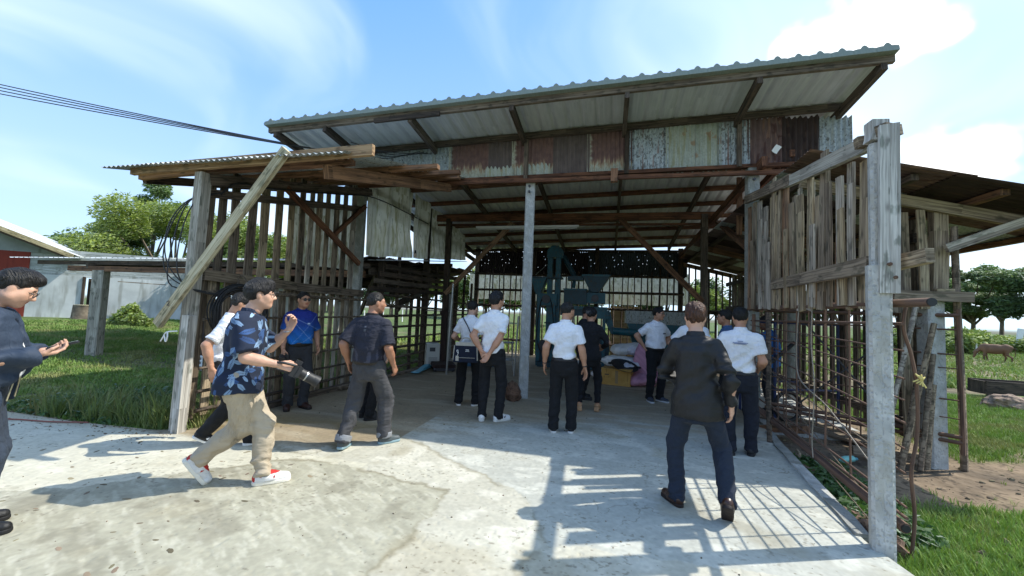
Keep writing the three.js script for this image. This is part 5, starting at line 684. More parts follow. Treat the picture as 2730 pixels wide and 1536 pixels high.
    const foot = (x, y, z) => { const q = mul(rotX(rotY(sub([x, y, z], [feet[i].x, feet[i].y, feet[i].z]), -feet[i].yaw), -feet[i].pitch), 1 / sc), tt = clamp((q[2] + 0.04) / 0.185, 0, 1), w = mix(0.04, 0.046, Math.sin(tt * 2.4)), d2 = len3(q[0], Math.max(0, -0.042 - q[2], q[2] - 0.145)) - w; return Math.max(d2, Math.abs(q[1] - (sh.sole ?? 0.03) / 2) - (sh.sole ?? 0.03) / 2) * sc; };
    const c0 = fp(i, [0, 0.05, 0.05]), [a, b] = box3([c0], 0.19); const col = sh.col ? (x, y, z) => { const q = rotX(rotY(sub([x, y, z], [feet[i].x, feet[i].y, feet[i].z]), -feet[i].yaw), -feet[i].pitch); return sh.col(q); } : null;
    const m = mesh('shoe', polygonise(f, a, b, sh.cell ?? 0.008, col), col ? vcm : cloth(sh.c, { rough: sh.rough ?? 0.6 }), t); mesh('sole', polygonise(foot, a, b, sh.cell ?? 0.008), cloth(sh.soleC ?? '#e8e6df', { rough: 0.7 }), m);
    if (sh.heel) { const g = (x, y, z) => { const q = rotX(rotY(sub([x, y, z], [feet[i].x, feet[i].y, feet[i].z]), -feet[i].yaw), -feet[i].pitch); return Math.max(len3(q[0], Math.max(0, q[2] + 0.0)) - 0.04, -q[2] - 0.08, Math.abs(q[1] + 0.022) - 0.03); }; mesh('heel', polygonise(g, add(a, [0, -0.05, 0]), b, 0.008), cloth(sh.soleC), m); }
    if (sh.swoosh) for (const s of [-1, 1]) { const w = mesh('side_stripe', once('swoosh' + s, () => { const q = new THREE.Shape(); q.moveTo(-0.045, 0.028); q.quadraticCurveTo(-0.05, -0.014, -0.012, -0.008); q.lineTo(0.07, 0.024); q.lineTo(-0.005, 0.01); q.quadraticCurveTo(-0.03, 0.004, -0.045, 0.028); const g = new THREE.ExtrudeGeometry(q, { depth: 0.004, bevelEnabled: false }); if (s < 0) g.scale(-1, 1, 1); g.computeVertexNormals(); return g; }), cloth(sh.swoosh, { rough: 0.5 }), m); const R3 = (p) => V(...rotY(rotX(p, feet[i].pitch), feet[i].yaw)); w.quaternion.setFromRotationMatrix(new THREE.Matrix4().makeBasis(R3([0, 0, -s]), R3([0, 1, 0]), R3([s, 0, 0]))); w.position.set(...fp(i, [s * 0.0455 * (sh.size ?? 1), 0.052, 0.035])); }
  }
  return { t, arms, hc, fromHead, T2, Sj, feet, hip, h, knee, ank, W: (p) => { const q = rotY(mul(p, h), ly); return [q[0] + o.at[0], q[1] + (o.y ?? 0), q[2] + o.at[1]]; }, ly };
}
// ---------- the visitors ----------
const PI = Math.PI, FR = 103.6 * PI / 180;   // FR: facing the right of the picture
const blackSneaker = { c: '#15161a', soleC: '#e6e4de', lace: 1 }, whitePolo = (o = {}) => ({ c: '#eef0f4', sleeve: 0.72, hem: 0.02, collar: true, flare: 0.072, tuck: 0.8, ...o });
const slacks = (o = {}) => ({ c: '#101114', loose: 1, hem: 0.045, ...o });
// 1 man with phone, cut by the left edge
{
  const p = person({ label: 'man in navy zip jacket and glasses looking down at his phone at left edge', at: [-3.86, -1.68], yaw: 2.5, h: 1.69, skin: 'fair', fat: 0.012, wide: 1.16, belly: 1, lean: 0.0, cell: 0.012,
    footL: { p: [0.1, 0.02] }, footR: { p: [-0.1, 0.08] }, hip: [0, 0.922, 0.02], head: { pitch: 0.5, off: [0, -0.01, 0.03] }, glasses: 'clear', hair: { th: 0.02, front: [0.062, 0.08], back: [-0.05, -0.08], rough: 1.8, c: '#16130f', top: 0.008 },
    armR: { to: [-0.14, 0.235, 0.27], elbow: [-0.5, -0.9, -0.5], curl: 0.55, palm: [0.25, 0.9, 0.2] }, armL: { to: [0.1, 0.24, 0.26], elbow: [0.5, -0.9, -0.4], curl: 0.6, palm: [-0.3, 0.9, 0] },
    under: { c: '#e9ecef', g: 0.012, hem: 0.04 }, jacket: { c: '#2b3a4e', sleeve: 2, hem: -0.1, open: 0.9, g: 0.042, rough: 0.75, collar: true, rs: 1.2, fold: 1.4, hemFlare: 0.015 }, trousers: slacks({ c: '#333f4f', denim: 1, loose: 1.2 }), shoes: { c: '#101113', soleC: '#141416', lace: 1 } });
  const ph = thing('phone', 'black phone held in both hands by the man at the left edge', 'phone', p.W(add(p.T2([-0.02, 0.29, 0.37]), [0, 0, 0])), 2.5); const b = box(ph, 'case', M.blackRubber, [0, 0, 0], [0.075, 0.012, 0.15], { rot: [-0.3, 0, 0] }); const sc = box(ph, 'screen', S({ color: lin(0.02, 0.022, 0.026), roughness: 0.08 }), [0, 0.008, -0.002], [0.066, 0.003, 0.138], { rot: [-0.3, 0, 0] });
  for (const s of [-1, 1]) mesh('zip_edge', tubeGeo([[0.025 * s, 0.42, 0.135], [0.045 * s, 0.27, 0.165], [0.065 * s, 0.1, 0.172], [0.085 * s, -0.07, 0.15]].map((q) => p.T2(q)), 0.005, 20, 5), S({ color: lin(0.5, 0.45, 0.3), roughness: 0.4, metalness: 0.6 }), p.t);
}
// 2 photographer
const leafTex = (() => {
  const c = document.createElement('canvas'); c.width = 1024; c.height = 1024; const g = c.getContext('2d'), r = rng(8); g.fillStyle = '#182338'; g.fillRect(0, 0, 1024, 1024);
  const cols = ['#6a86a6', '#8fa8c0', '#345382', '#2a4570', '#7792b0'];
  for (let n = 0; n < 110; n++) { const x = r() * 1024, y = r() * 1024, a = r() * 6.28, L = 60 + r() * 60; for (const ox of [-1024, 0, 1024]) for (const oy of [-1024, 0, 1024]) { if (x + ox < -140 || x + ox > 1164 || y + oy < -140 || y + oy > 1164) continue; g.save(); g.translate(x + ox, y + oy); g.rotate(a); g.fillStyle = cols[n % 5]; for (let k = 0; k < 8; k++) for (const s of [-1, 1]) { g.save(); g.translate(k * L / 7 - L / 2, 0); g.rotate(s * (0.5 + 0.05 * k)); g.beginPath(); g.ellipse(L * 0.2 * (1.25 - k * 0.1), 0, L * 0.24 * (1.2 - k * 0.1), 4.2, 0, 0, 6.3); g.fill(); g.restore(); } g.restore(); } }
  const t = new THREE.CanvasTexture(c); t.colorSpace = THREE.SRGBColorSpace; t.wrapS = t.wrapT = THREE.RepeatWrapping; t.repeat.set(1.4, 1.4); return t;
})();
{
  const p = person({ label: 'young photographer in navy leaf print shirt and khaki cargo trousers walking with a camera', at: [-2.93, -2.72], yaw: 2.22, h: 1.73, skin: 'fair', uv: [0.785], cell: 0.0105, lean: 0.07, hcell: 0.005,
    hip: [0, 0.885, 0.0], footR: { w: [-3.26, -2.62], pitch: 0.95, y: 0.145, yaw: 0.1 }, footL: { w: [-2.74, -2.84], yaw: 0.12 }, knee: [[0.05, 0, 1], [-0.05, 0, 1]], head: { pitch: 0.02, yaw: 0.02, off: [0, 0, 0.02] }, glasses: 'clear', hair: { th: 0.026, front: [0.032, 0.098], back: [-0.078, -0.08], c: '#131011', top: 0.008, rough: 0.55 },
    armR: { to: [-0.2, 0.16, 0.3], elbow: [-0.4, -0.7, -0.7], curl: 0.8, palm: [0.9, -0.3, 0.1] }, armL: { to: [0.12, 0.44, 0.3], elbow: [0.4, -1, 0.1], curl: 0.75, palm: [-0.7, 0, -0.5], dir: [-0.15, 1, 0.35] },
    shirt: { sleeve: 0.86, hem: -0.1, g: 0.03, gz: 0.006, flare: 0.085, rs: 1.15, fold: 1.3, hemFlare: 0.035, collar: true, mat: S({ map: leafTex, roughness: 0.9 }) }, trousers: slacks({ c: '#b6a891', loose: 1.28, cuff: 0.062, fold: 1.7, top: 0.08, hem: 0.075 }),
    shoes: { lace: 1, size: 1.08, soleC: '#e9e3d2', swoosh: '#b3231d', cell: 0.006, high: 0.12, col: (q) => q[1] > 0.088 || q[2] < -0.065 ? [0.5, 0.025, 0.02] : q[1] > 0.076 && q[2] < 0.03 ? [0.03, 0.03, 0.035] : [0.75, 0.74, 0.71] } });
  const w = p.arms[1].P(0.1, 0.0, 0.05), cam = thing('camera', 'black camera with large lens held by the photographer', 'camera', p.W(w), 2.35), k = M.blackRubber;
  box(cam, 'body', k, [-0.0, -0.02, 0.02], [0.13, 0.095, 0.06], { rot: [0.5, 0, 0] }); box(cam, 'viewfinder', k, [0, 0.045, 0.045], [0.05, 0.035, 0.05], { rot: [0.5, 0, 0] }); box(cam, 'grip', k, [-0.06, -0.025, 0.045], [0.03, 0.085, 0.03], { rot: [0.5, 0, 0] });
  const lens = pole(cam, 'lens', k, [0.0, -0.035, 0.05], [0.0, -0.1, 0.16], 0.04, { seg: 20, taper: 1.08 }); pole(cam, 'lens_ring', M.steel, [0, -0.065, 0.1], [0, -0.07, 0.109], 0.0425, { seg: 20 }); pole(cam, 'lens_hood', k, [0, -0.1, 0.16], [0, -0.125, 0.2], 0.043, { seg: 20, taper: 1.15 }); mesh('wrist_strap', tubeGeo([[-0.07, 0.03, 0.02], [-0.08, 0.06, -0.08], [-0.02, 0.05, -0.15], [0.04, 0.0, -0.12], [0.02, -0.04, -0.02]], 0.011, 24, 6), k, cam);
  mesh('watch', once('watch', () => new THREE.TorusGeometry(0.03, 0.006, 6, 20)), M.steel, p.t).position.set(...lerp(p.arms[0].e, p.arms[0].w, 0.9)); p.t.children.at(-1).rotation.set(1.4, 0.2, 0);
}
// 3 white shirt behind the photographer
person({ label: 'man in white shirt and black trousers walking hidden behind the photographer', at: [-3.9, -3.42], yaw: 2.3, h: 1.66, lean: 0.1, cell: 0.014, hip: [0, 0.87, -0.02], footR: { w: [-4.06, -3.35], pitch: 0.45, y: 0.06 }, footL: { w: [-3.62, -3.55] }, hair: { th: 0.016 }, head: { pitch: 0.35 }, armR: { to: [-0.25, 0.0, -0.06], curl: 0.4 }, armL: { to: [0.2, 0.3, 0.3], curl: 0.6 }, shirt: whitePolo({ sleeve: 0.8 }), trousers: slacks({ loose: 1.15 }), shoes: { ...blackSneaker, swoosh: '#e8e8e6' } });
// 4 blue polo
{
  const grad = (x, y, z) => { const tY = sm(0.0, 0.5, y + 0.03 * n3(x * 9, y * 9, z * 9)); let c = mix3([0.008, 0.19, 0.62], [0.008, 0.025, 0.24], tY); for (const [a, b, s] of [[0.05, 0.3, 1.3], [-0.08, 0.34, -1.1], [0.1, 0.16, 0.7], [-0.02, 0.4, -0.5]]) if (Math.abs((y - b) - s * (x - a)) < 0.005 && z > -0.02) c = mix3(c, [0.3, 0.45, 0.7], 0.5); return c; };
  const p = person({ label: 'man in bright blue polo and sunglasses standing by the left slat wall with a camera', at: [-4.33, -4.95], yaw: 0.95, h: 1.68, skin: 'warm', wide: 1.06, belly: 0.4, cell: 0.0115, footL: { p: [0.1, 0.03], yaw: 0.35 }, footR: { p: [-0.11, 0.0], yaw: -0.25 }, head: { yaw: 0.25, pitch: 0.0 }, glasses: 'sun', hair: { th: 0.013, front: [0.066, 0.076], back: [-0.05, -0.08], c: '#15120f' }, armR: { to: [-0.24, -0.02, 0.12], curl: 0.9, palm: [0.8, 0, -0.3] }, armL: { to: [0.25, 0.02, 0.05] },
    shirt: { sleeve: 0.8, hem: 0.04, collar: '#16307a', col: grad, tuck: 0.8, flare: 0.075, cell: 0.009, g: 0.022 }, belt: '#14120f', trousers: slacks({ c: '#34363a', top: 0.07, loose: 1.08 }), shoes: { c: '#3a2119', soleC: '#1c1411', rough: 0.45 } });
  const c = thing('compact_camera', 'black camera hanging in the right hand of the man in blue polo', 'camera', p.W(p.arms[1].P(0.1, 0, 0.02)), 0.6); box(c, 'body', M.blackRubber, [0, -0.01, 0.0], [0.12, 0.085, 0.06]); pole(c, 'lens', M.blackRubber, [0, -0.01, 0.03], [0.0, -0.03, 0.11], 0.034, { seg: 16 });
  box(p.t, 'chest_mark', cloth('#b9cfe8'), p.T2([0.075, 0.37, 0.146]), [0.035, 0.02, 0.004]);
}
// 5 dark polo walking
{
  const col = (x, y, z) => { let c = [0.016, 0.018, 0.032]; const k = n3(x * 26 + 7, y * 9, z * 26); if (y < 0.19 && k > 0.16 - 0.1 * (0.19 - y)) c = mix3(c, [0.075, 0.08, 0.12], 0.55); if (z < -0.05 && Math.abs(x - 0.005) < 0.012 && y > 0.38 && y < 0.47 && Math.sin(y * 160) > -0.2) c = [0.1, 0.11, 0.13]; return c; };
  person({ label: 'man in dark navy polo and rolled grey jeans walking towards the shed', at: [-2.52, -3.9], yaw: 3.25, h: 1.68, skin: 'tan', wide: 1.1, belly: 0.5, lean: 0.04, cell: 0.0115, hip: [0, 0.905, 0.02], footL: { w: [-2.66, -3.74], pitch: 0.1, y: 0.012, yaw: 0.1 }, footR: { w: [-2.36, -4.06], yaw: -0.75 }, head: { yaw: -0.85, pitch: 0.02 }, hair: { th: 0.011, front: [0.07, 0.07], back: [-0.045, -0.08], c: '#1a1613' }, armL: { to: [0.25, 0.02, 0.0] }, armR: { to: [-0.27, 0.0, 0.08], curl: 0.6 },
    shirt: { sleeve: 0.9, hem: 0.01, collar: true, col, flare: 0.078, rs: 1.1, g: 0.022, tuck: 0.4, cell: 0.009 }, belt: '#26211c', trousers: slacks({ c: '#4a4a4c', denim: 1, loose: 1.2, fold: 1.5, turnup: '#8b8e92', top: 0.06, hem: 0.075 }), shoes: { c: '#4a5356', soleC: '#8ba6ad', lace: 1 } });
}
// 6 man hidden behind him
person({ label: 'balding man in dark clothes mostly hidden behind the walking man in navy polo', at: [-3.1, -4.85], yaw: 2.5, h: 1.69, skin: 'fair', cell: 0.016, hcell: 0.007, head: { yaw: -0.3 }, hair: { th: 0.009, front: [0.085, 0.04], back: [-0.04, -0.08], thin: 1, c: '#1c1815' }, shirt: { c: '#17181c', sleeve: 0.8, collar: true }, trousers: slacks(), shoes: { c: '#131315', soleC: '#1a1a1c' } });
// 7 white polo with cross-body bag
{
  const p = person({ label: 'man in white polo and glasses with a two tone cross body bag seen from behind', at: [-2.13, -6.06], yaw: 3.35, h: 1.66, skin: 'fair', belly: 0.3, cell: 0.0125, footL: { w: [-2.26, -6.05], yaw: 0.2 }, footR: { w: [-2.0, -6.1], yaw: -0.75 }, head: { yaw: -0.45, pitch: 0.2, off: [0, 0, 0.02] }, glasses: 'clear', hair: { th: 0.014, back: [-0.06, -0.085] }, armL: { to: [0.2, 0.15, 0.26], elbow: [0.6, -0.5, -0.6] }, armR: { to: [-0.2, 0.12, 0.26], elbow: [-0.5, -0.6, -0.6] }, shirt: whitePolo({ fold: 1.2 }), trousers: slacks({ loose: 1.12 }), shoes: blackSneaker });
  const c = thing('cross_body_bag', 'navy and cream shoulder bag with arched handle worn on the back of a man', 'bag', p.W(p.T2([0.03, -0.03, -0.2])), 3.35 + PI); const nv = cloth('#1c2436'), cr = cloth('#cfc8b8');
  mesh('pouch', once('bag', () => { const s = new THREE.Shape(); s.moveTo(-0.17, -0.13); s.lineTo(0.17, -0.13); s.lineTo(0.155, 0.1); s.lineTo(-0.155, 0.1); s.closePath(); const g = new THREE.ExtrudeGeometry(s, { depth: 0.06, bevelSize: 0.015, bevelThickness: 0.015, bevelSegments: 2 }); g.translate(0, 0, -0.02); return g; }), nv, c); box(c, 'top_panel', cr, [0, 0.135, 0.01], [0.31, 0.055, 0.075]); box(c, 'side_panel', cr, [-0.178, 0.0, 0.012], [0.014, 0.22, 0.07], { rot: [0, 0, -0.06] }); box(c, 'side_panel', cr, [0.178, 0.0, 0.012], [0.014, 0.22, 0.07], { rot: [0, 0, 0.06] });
  mesh('handle', tubeGeo([[-0.1, 0.16, 0.02], [-0.06, 0.215, 0.02], [0, 0.232, 0.02], [0.06, 0.215, 0.02], [0.1, 0.16, 0.02]], 0.012, 20, 6), cr, c); box(c, 'piping', cr, [0.0, -0.07, 0.058], [0.3, 0.006, 0.004]); box(c, 'maker_mark', M.white, [0.03, 0.05, 0.058], [0.05, 0.012, 0.003]); box(c, 'maker_mark', M.white, [0.03, 0.028, 0.058], [0.06, 0.007, 0.003]); box(c, 'hang_tag', cr, [-0.12, -0.08, 0.066], [0.045, 0.075, 0.01]); mesh('tag_cord', tubeGeo([[-0.12, -0.04, 0.066], [-0.105, 0.0, 0.066], [-0.118, 0.05, 0.066], [-0.13, 0.03, 0.066], [-0.11, 0.0, 0.066]], 0.005, 20, 5), M.white, c);
  mesh('shoulder_strap', tubeGeo([[-0.11, 0.3, 0.155], [-0.125, 0.44, 0.13], [-0.13, 0.545, 0.02], [-0.1, 0.52, -0.1], [0.0, 0.36, -0.16], [0.09, 0.15, -0.165], [0.14, 0.06, -0.17]].map((q) => p.T2([-q[0], q[1], q[2]])), 0.009, 40, 6), nv, p.t);
}
// 8 tall white polo, hands behind back
person({ label: 'tall man in white polo and black jeans with hands clasped behind his back', at: [-1.52, -5.33], yaw: 3.25, h: 1.77, skin: 'warm', cell: 0.0115, footL: { w: [-1.65, -5.34], yaw: 0.15 }, footR: { w: [-1.42, -5.38], yaw: -0.85 }, head: { yaw: -0.6, pitch: 0.0 }, hair: { th: 0.022, front: [0.06, 0.08], back: [-0.06, -0.085], top: 0.012, c: '#0d0d12' }, armR: { to: [0.02, 0.0, -0.17], elbow: [-1, -0.2, -0.4], curl: 0.5, palm: [0.2, 0.2, -1] }, armL: { to: [0.13, 0.02, -0.13], elbow: [1, -0.2, -0.4], curl: 0.5, palm: [0, 0, -1] }, shirt: whitePolo({ hem: 0.0, fold: 1.1 }), trousers: slacks({ c: '#17181b', denim: 1, loose: 0.98, top: 0.07 }), shoes: { c: '#e4e4e2', soleC: '#dcdcd6', swoosh: '#1a1c20', lace: 1, cell: 0.007 } });
// 9 white polo, arms down
{
  const p = person({ label: 'man in white polo with arms hanging down, black bands on both wrists', at: [-0.53, -5.2], yaw: 3.15, h: 1.66, skin: 'warm', cell: 0.0115, wide: 1.05, footL: { w: [-0.64, -5.16], yaw: 0.25 }, footR: { w: [-0.42, -5.22], yaw: -0.05 }, head: { yaw: -0.55, pitch: 0.08 }, hair: { th: 0.013, back: [-0.045, -0.082], c: '#0e0d0e' }, armL: { to: [0.27, -0.02, 0.0] }, armR: { to: [-0.28, -0.04, 0.02], palm: [0.7, 0, -0.5] }, shirt: whitePolo({ hem: 0.04, rs: 1.08 }), belt: '#15151a', trousers: slacks({ loose: 1.12, top: 0.08 }), shoes: { c: '#121214', soleC: '#d8d6d0', lace: 1 } });
  for (const i of [0, 1]) { const m = mesh('wrist_band', once('wb', () => new THREE.TorusGeometry(0.031, 0.007, 6, 18)), M.blackRubber, p.t); m.position.set(...lerp(p.arms[i].e, p.arms[i].w, 0.9)); m.quaternion.setFromUnitVectors(V(0, 0, 1), V(...nrm(sub(p.arms[i].w, p.arms[i].e)))); }
}
// 10 man behind 9
person({ label: 'man in open dark jacket glancing right behind the white polo with wrist bands', at: [-0.42, -7.35], yaw: 1.75, h: 1.66, skin: 'tan', cell: 0.016, hcell: 0.0065, head: { yaw: -0.1, pitch: 0.15 }, hair: { th: 0.01, c: '#171310' }, under: { c: '#dfe2e6', g: 0.012 }, jacket: { c: '#15161a', sleeve: 2, hem: -0.06, open: 0.6, collar: true }, armL: { to: [0.15, 0.1, 0.25] }, armR: { to: [-0.2, 0.1, 0.22], elbow: [-0.5, -0.6, -0.6] }, trousers: slacks(), shoes: { c: '#131315', soleC: '#1a1a1c' } });
// 11 woman in black suit
person({ label: 'woman in black suit with clipped hair and beige wedge shoes seen from behind', at: [-0.26, -6.46], yaw: 3.1, y: 0, h: 1.62, skin: 'warm', wide: 0.92, cell: 0.012, hip: [-0.0, 0.93, 0], footL: { w: [-0.4, -6.44], y: 0.045, pitch: 0.22, yaw: 0.2 }, footR: { w: [-0.13, -6.5], y: 0.045, pitch: 0.22, yaw: -0.1 }, head: { yaw: -0.2, pitch: 0.15 }, hair: { th: 0.018, bun: 1, overEar: 1, clip: 1, back: [-0.05, -0.085], c: '#0c0b0c' }, armL: { to: [0.22, 0.12, 0.2], elbow: [0.8, -0.5, -0.5] }, armR: { to: [-0.2, 0.16, 0.22], elbow: [-0.8, -0.5, -0.5] }, jacket: { c: '#121216', sleeve: 2, hem: -0.06, collar: true, g: 0.026, rs: 0.98, fold: 0.8 }, trousers: slacks({ c: '#0f0f12', loose: 0.92, hem: 0.09, cuff: 0.05 }), shoes: { c: '#b58b66', soleC: '#b08a66', heel: 1, high: 0.075, rough: 0.6 } });
// 12 akimbo
{
  const p = person({ label: 'man in white polo and glasses standing with hand on hip beside the sacks', at: [0.84, -7.66], yaw: 0.55, h: 1.69, skin: 'warm', wide: 1.06, belly: 0.5, cell: 0.012, footL: { p: [0.11, 0.02], yaw: 0.35 }, footR: { p: [-0.11, 0.0], yaw: -0.3 }, head: { yaw: 0.55, pitch: 0.05 }, glasses: 'clear', hair: { th: 0.016, front: [0.055, 0.08], back: [-0.05, -0.08], c: '#121012' }, armR: { to: [-0.2, 0.08, -0.07], elbow: [-1, 0, -0.55], curl: 0.5, palm: [0.6, 0, 0.6] }, armL: { to: [0.21, 0.08, -0.04], elbow: [1, 0, -0.3], curl: 0.5, palm: [-0.6, 0, 0.6] }, shirt: whitePolo({ hem: 0.05, tuck: 0.7 }), belt: '#15151a', trousers: slacks({ loose: 1.1, top: 0.09 }), shoes: { c: '#3a3f4a', soleC: '#cfd2d4', lace: 1 } });
  for (const x of [0.065, 0.095]) box(p.t, 'chest_emblem', cloth('#20242c'), p.T2([x, 0.36, 0.152 - x * 0.12]), [0.022, 0.022, 0.005], { rot: [0, 0.2, 0.5] });
}
// 13 white polo behind the blazer man
person({ label: 'man in white polo with bent elbow mostly hidden behind the dark blazer', at: [1.22, -6.35], yaw: 2.8, h: 1.68, skin: 'warm', cell: 0.014, hair: { th: 0.014 }, armL: { to: [0.24, 0.06, 0.16], elbow: [1, -0.1, -0.5], curl: 0.5 }, armR: { to: [-0.2, 0.1, 0.2] }, shirt: whitePolo({ rs: 1.05 }), trousers: slacks(), shoes: blackSneaker });
// 14 blazer man
{
  const p = person({ label: 'brown haired man in black blazer and navy trousers walking into the shade', at: [0.74, -3.44], yaw: 2.85, h: 1.65, skin: 'fair', cell: 0.011, hcell: 0.005, wide: 0.97, lean: 0.05, hip: [0.05, 0.905, 0.02], side: -0.03, footL: { w: [0.57, -3.56], yaw: 0.75 }, footR: { w: [0.88, -3.29], pitch: 0.75, y: 0.11, yaw: 0.05 }, head: { yaw: 0.25, pitch: 0.02 }, hair: { th: 0.018, front: [0.06, 0.08], back: [-0.06, -0.085], c: '#4a2d1d', rough: 2.0, top: 0.012 }, armL: { to: [0.13, 0.14, 0.24], elbow: [1, -0.4, -0.6], curl: 0.6, palm: [-0.6, 0.6, 0] }, armR: { to: [-0.26, 0.0, 0.0], elbow: [-0.6, -0.2, -1] },
    jacket: { c: '#141415', sleeve: 2, hem: -0.13, rough: 0.62, collar: true, g: 0.024, rs: 1.06, fold: 1.3, hemFlare: 0.012, cell: 0.009 }, trousers: slacks({ c: '#1e2838', loose: 1.0, fold: 1.2 }), shoes: { c: '#3d2417', soleC: '#20140f', rough: 0.35, cell: 0.006 } });
}
// 15 white polo with print on the back
{
  const p = person({ label: 'man in white polo with small blue print across the back beside the concrete post', at: [1.51, -5.05], yaw: 2.85, h: 1.66, skin: 'warm', cell: 0.0115, wide: 1.06, footL: { w: [1.36, -5.06], yaw: 0.7 }, footR: { w: [1.6, -5.1], yaw: -0.1 }, head: { yaw: 0.15, pitch: 0.05 }, hair: { th: 0.016, back: [-0.04, -0.085], c: '#0e0e10' }, armL: { to: [0.22, 0.06, 0.16], elbow: [1, -0.2, -0.6] }, armR: { to: [-0.2, 0.1, 0.18], elbow: [-0.35, -0.8, -0.7] }, shirt: whitePolo({ hem: 0.03, rs: 1.1 }), belt: '#14161c', trousers: slacks({ c: '#171c28', loose: 1.15, top: 0.07 }), shoes: { c: '#141416', soleC: '#19191b', size: 1.05 } });
  const m = cloth('#8793b8'); for (const [y, w] of [[0.43, 0.06], [0.41, 0.16], [0.398, 0.13]]) { const q = p.T2([0, y, -0.138]); box(p.t, 'back_print', m, q, [w, 0.007, 0.012]); }
}
// 16, 17
person({ label: 'man in glasses and slate blue shirt looking left behind the printed white polo', at: [1.72, -6.45], yaw: -1.9, h: 1.66, skin: 'tan', cell: 0.016, hcell: 0.0065, glasses: 'clear', head: { yaw: -0.1 }, hair: { th: 0.014, c: '#141214' }, shirt: { c: '#3d5d84', sleeve: 0.8, collar: true }, trousers: slacks(), shoes: { c: '#131315', soleC: '#1a1a1c' } });
person({ label: 'man in bright blue shirt and dark cap standing behind the rusty gate', at: [2.72, -7.7], y: -0.06, yaw: -1.75, h: 1.66, skin: 'dark', cell: 0.013, hcell: 0.006, lean: 0.08, wide: 1.05, belly: 0.4, cap: 1, hair: { th: 0.008 }, head: { pitch: 0.2 }, armR: { to: [-0.15, 0.12, 0.26], elbow: [-0.8, -0.6, -0.5] }, armL: { to: [0.18, 0.12, 0.22], elbow: [0.8, -0.6, -0.5] }, shirt: { c: '#2c6fb8', sleeve: 0.85, hem: -0.06, collar: true, g: 0.03, fold: 1.3, rs: 1.15 }, trousers: slacks({ c: '#2a2d33' }), shoes: { c: '#131315', soleC: '#1a1a1c' } });
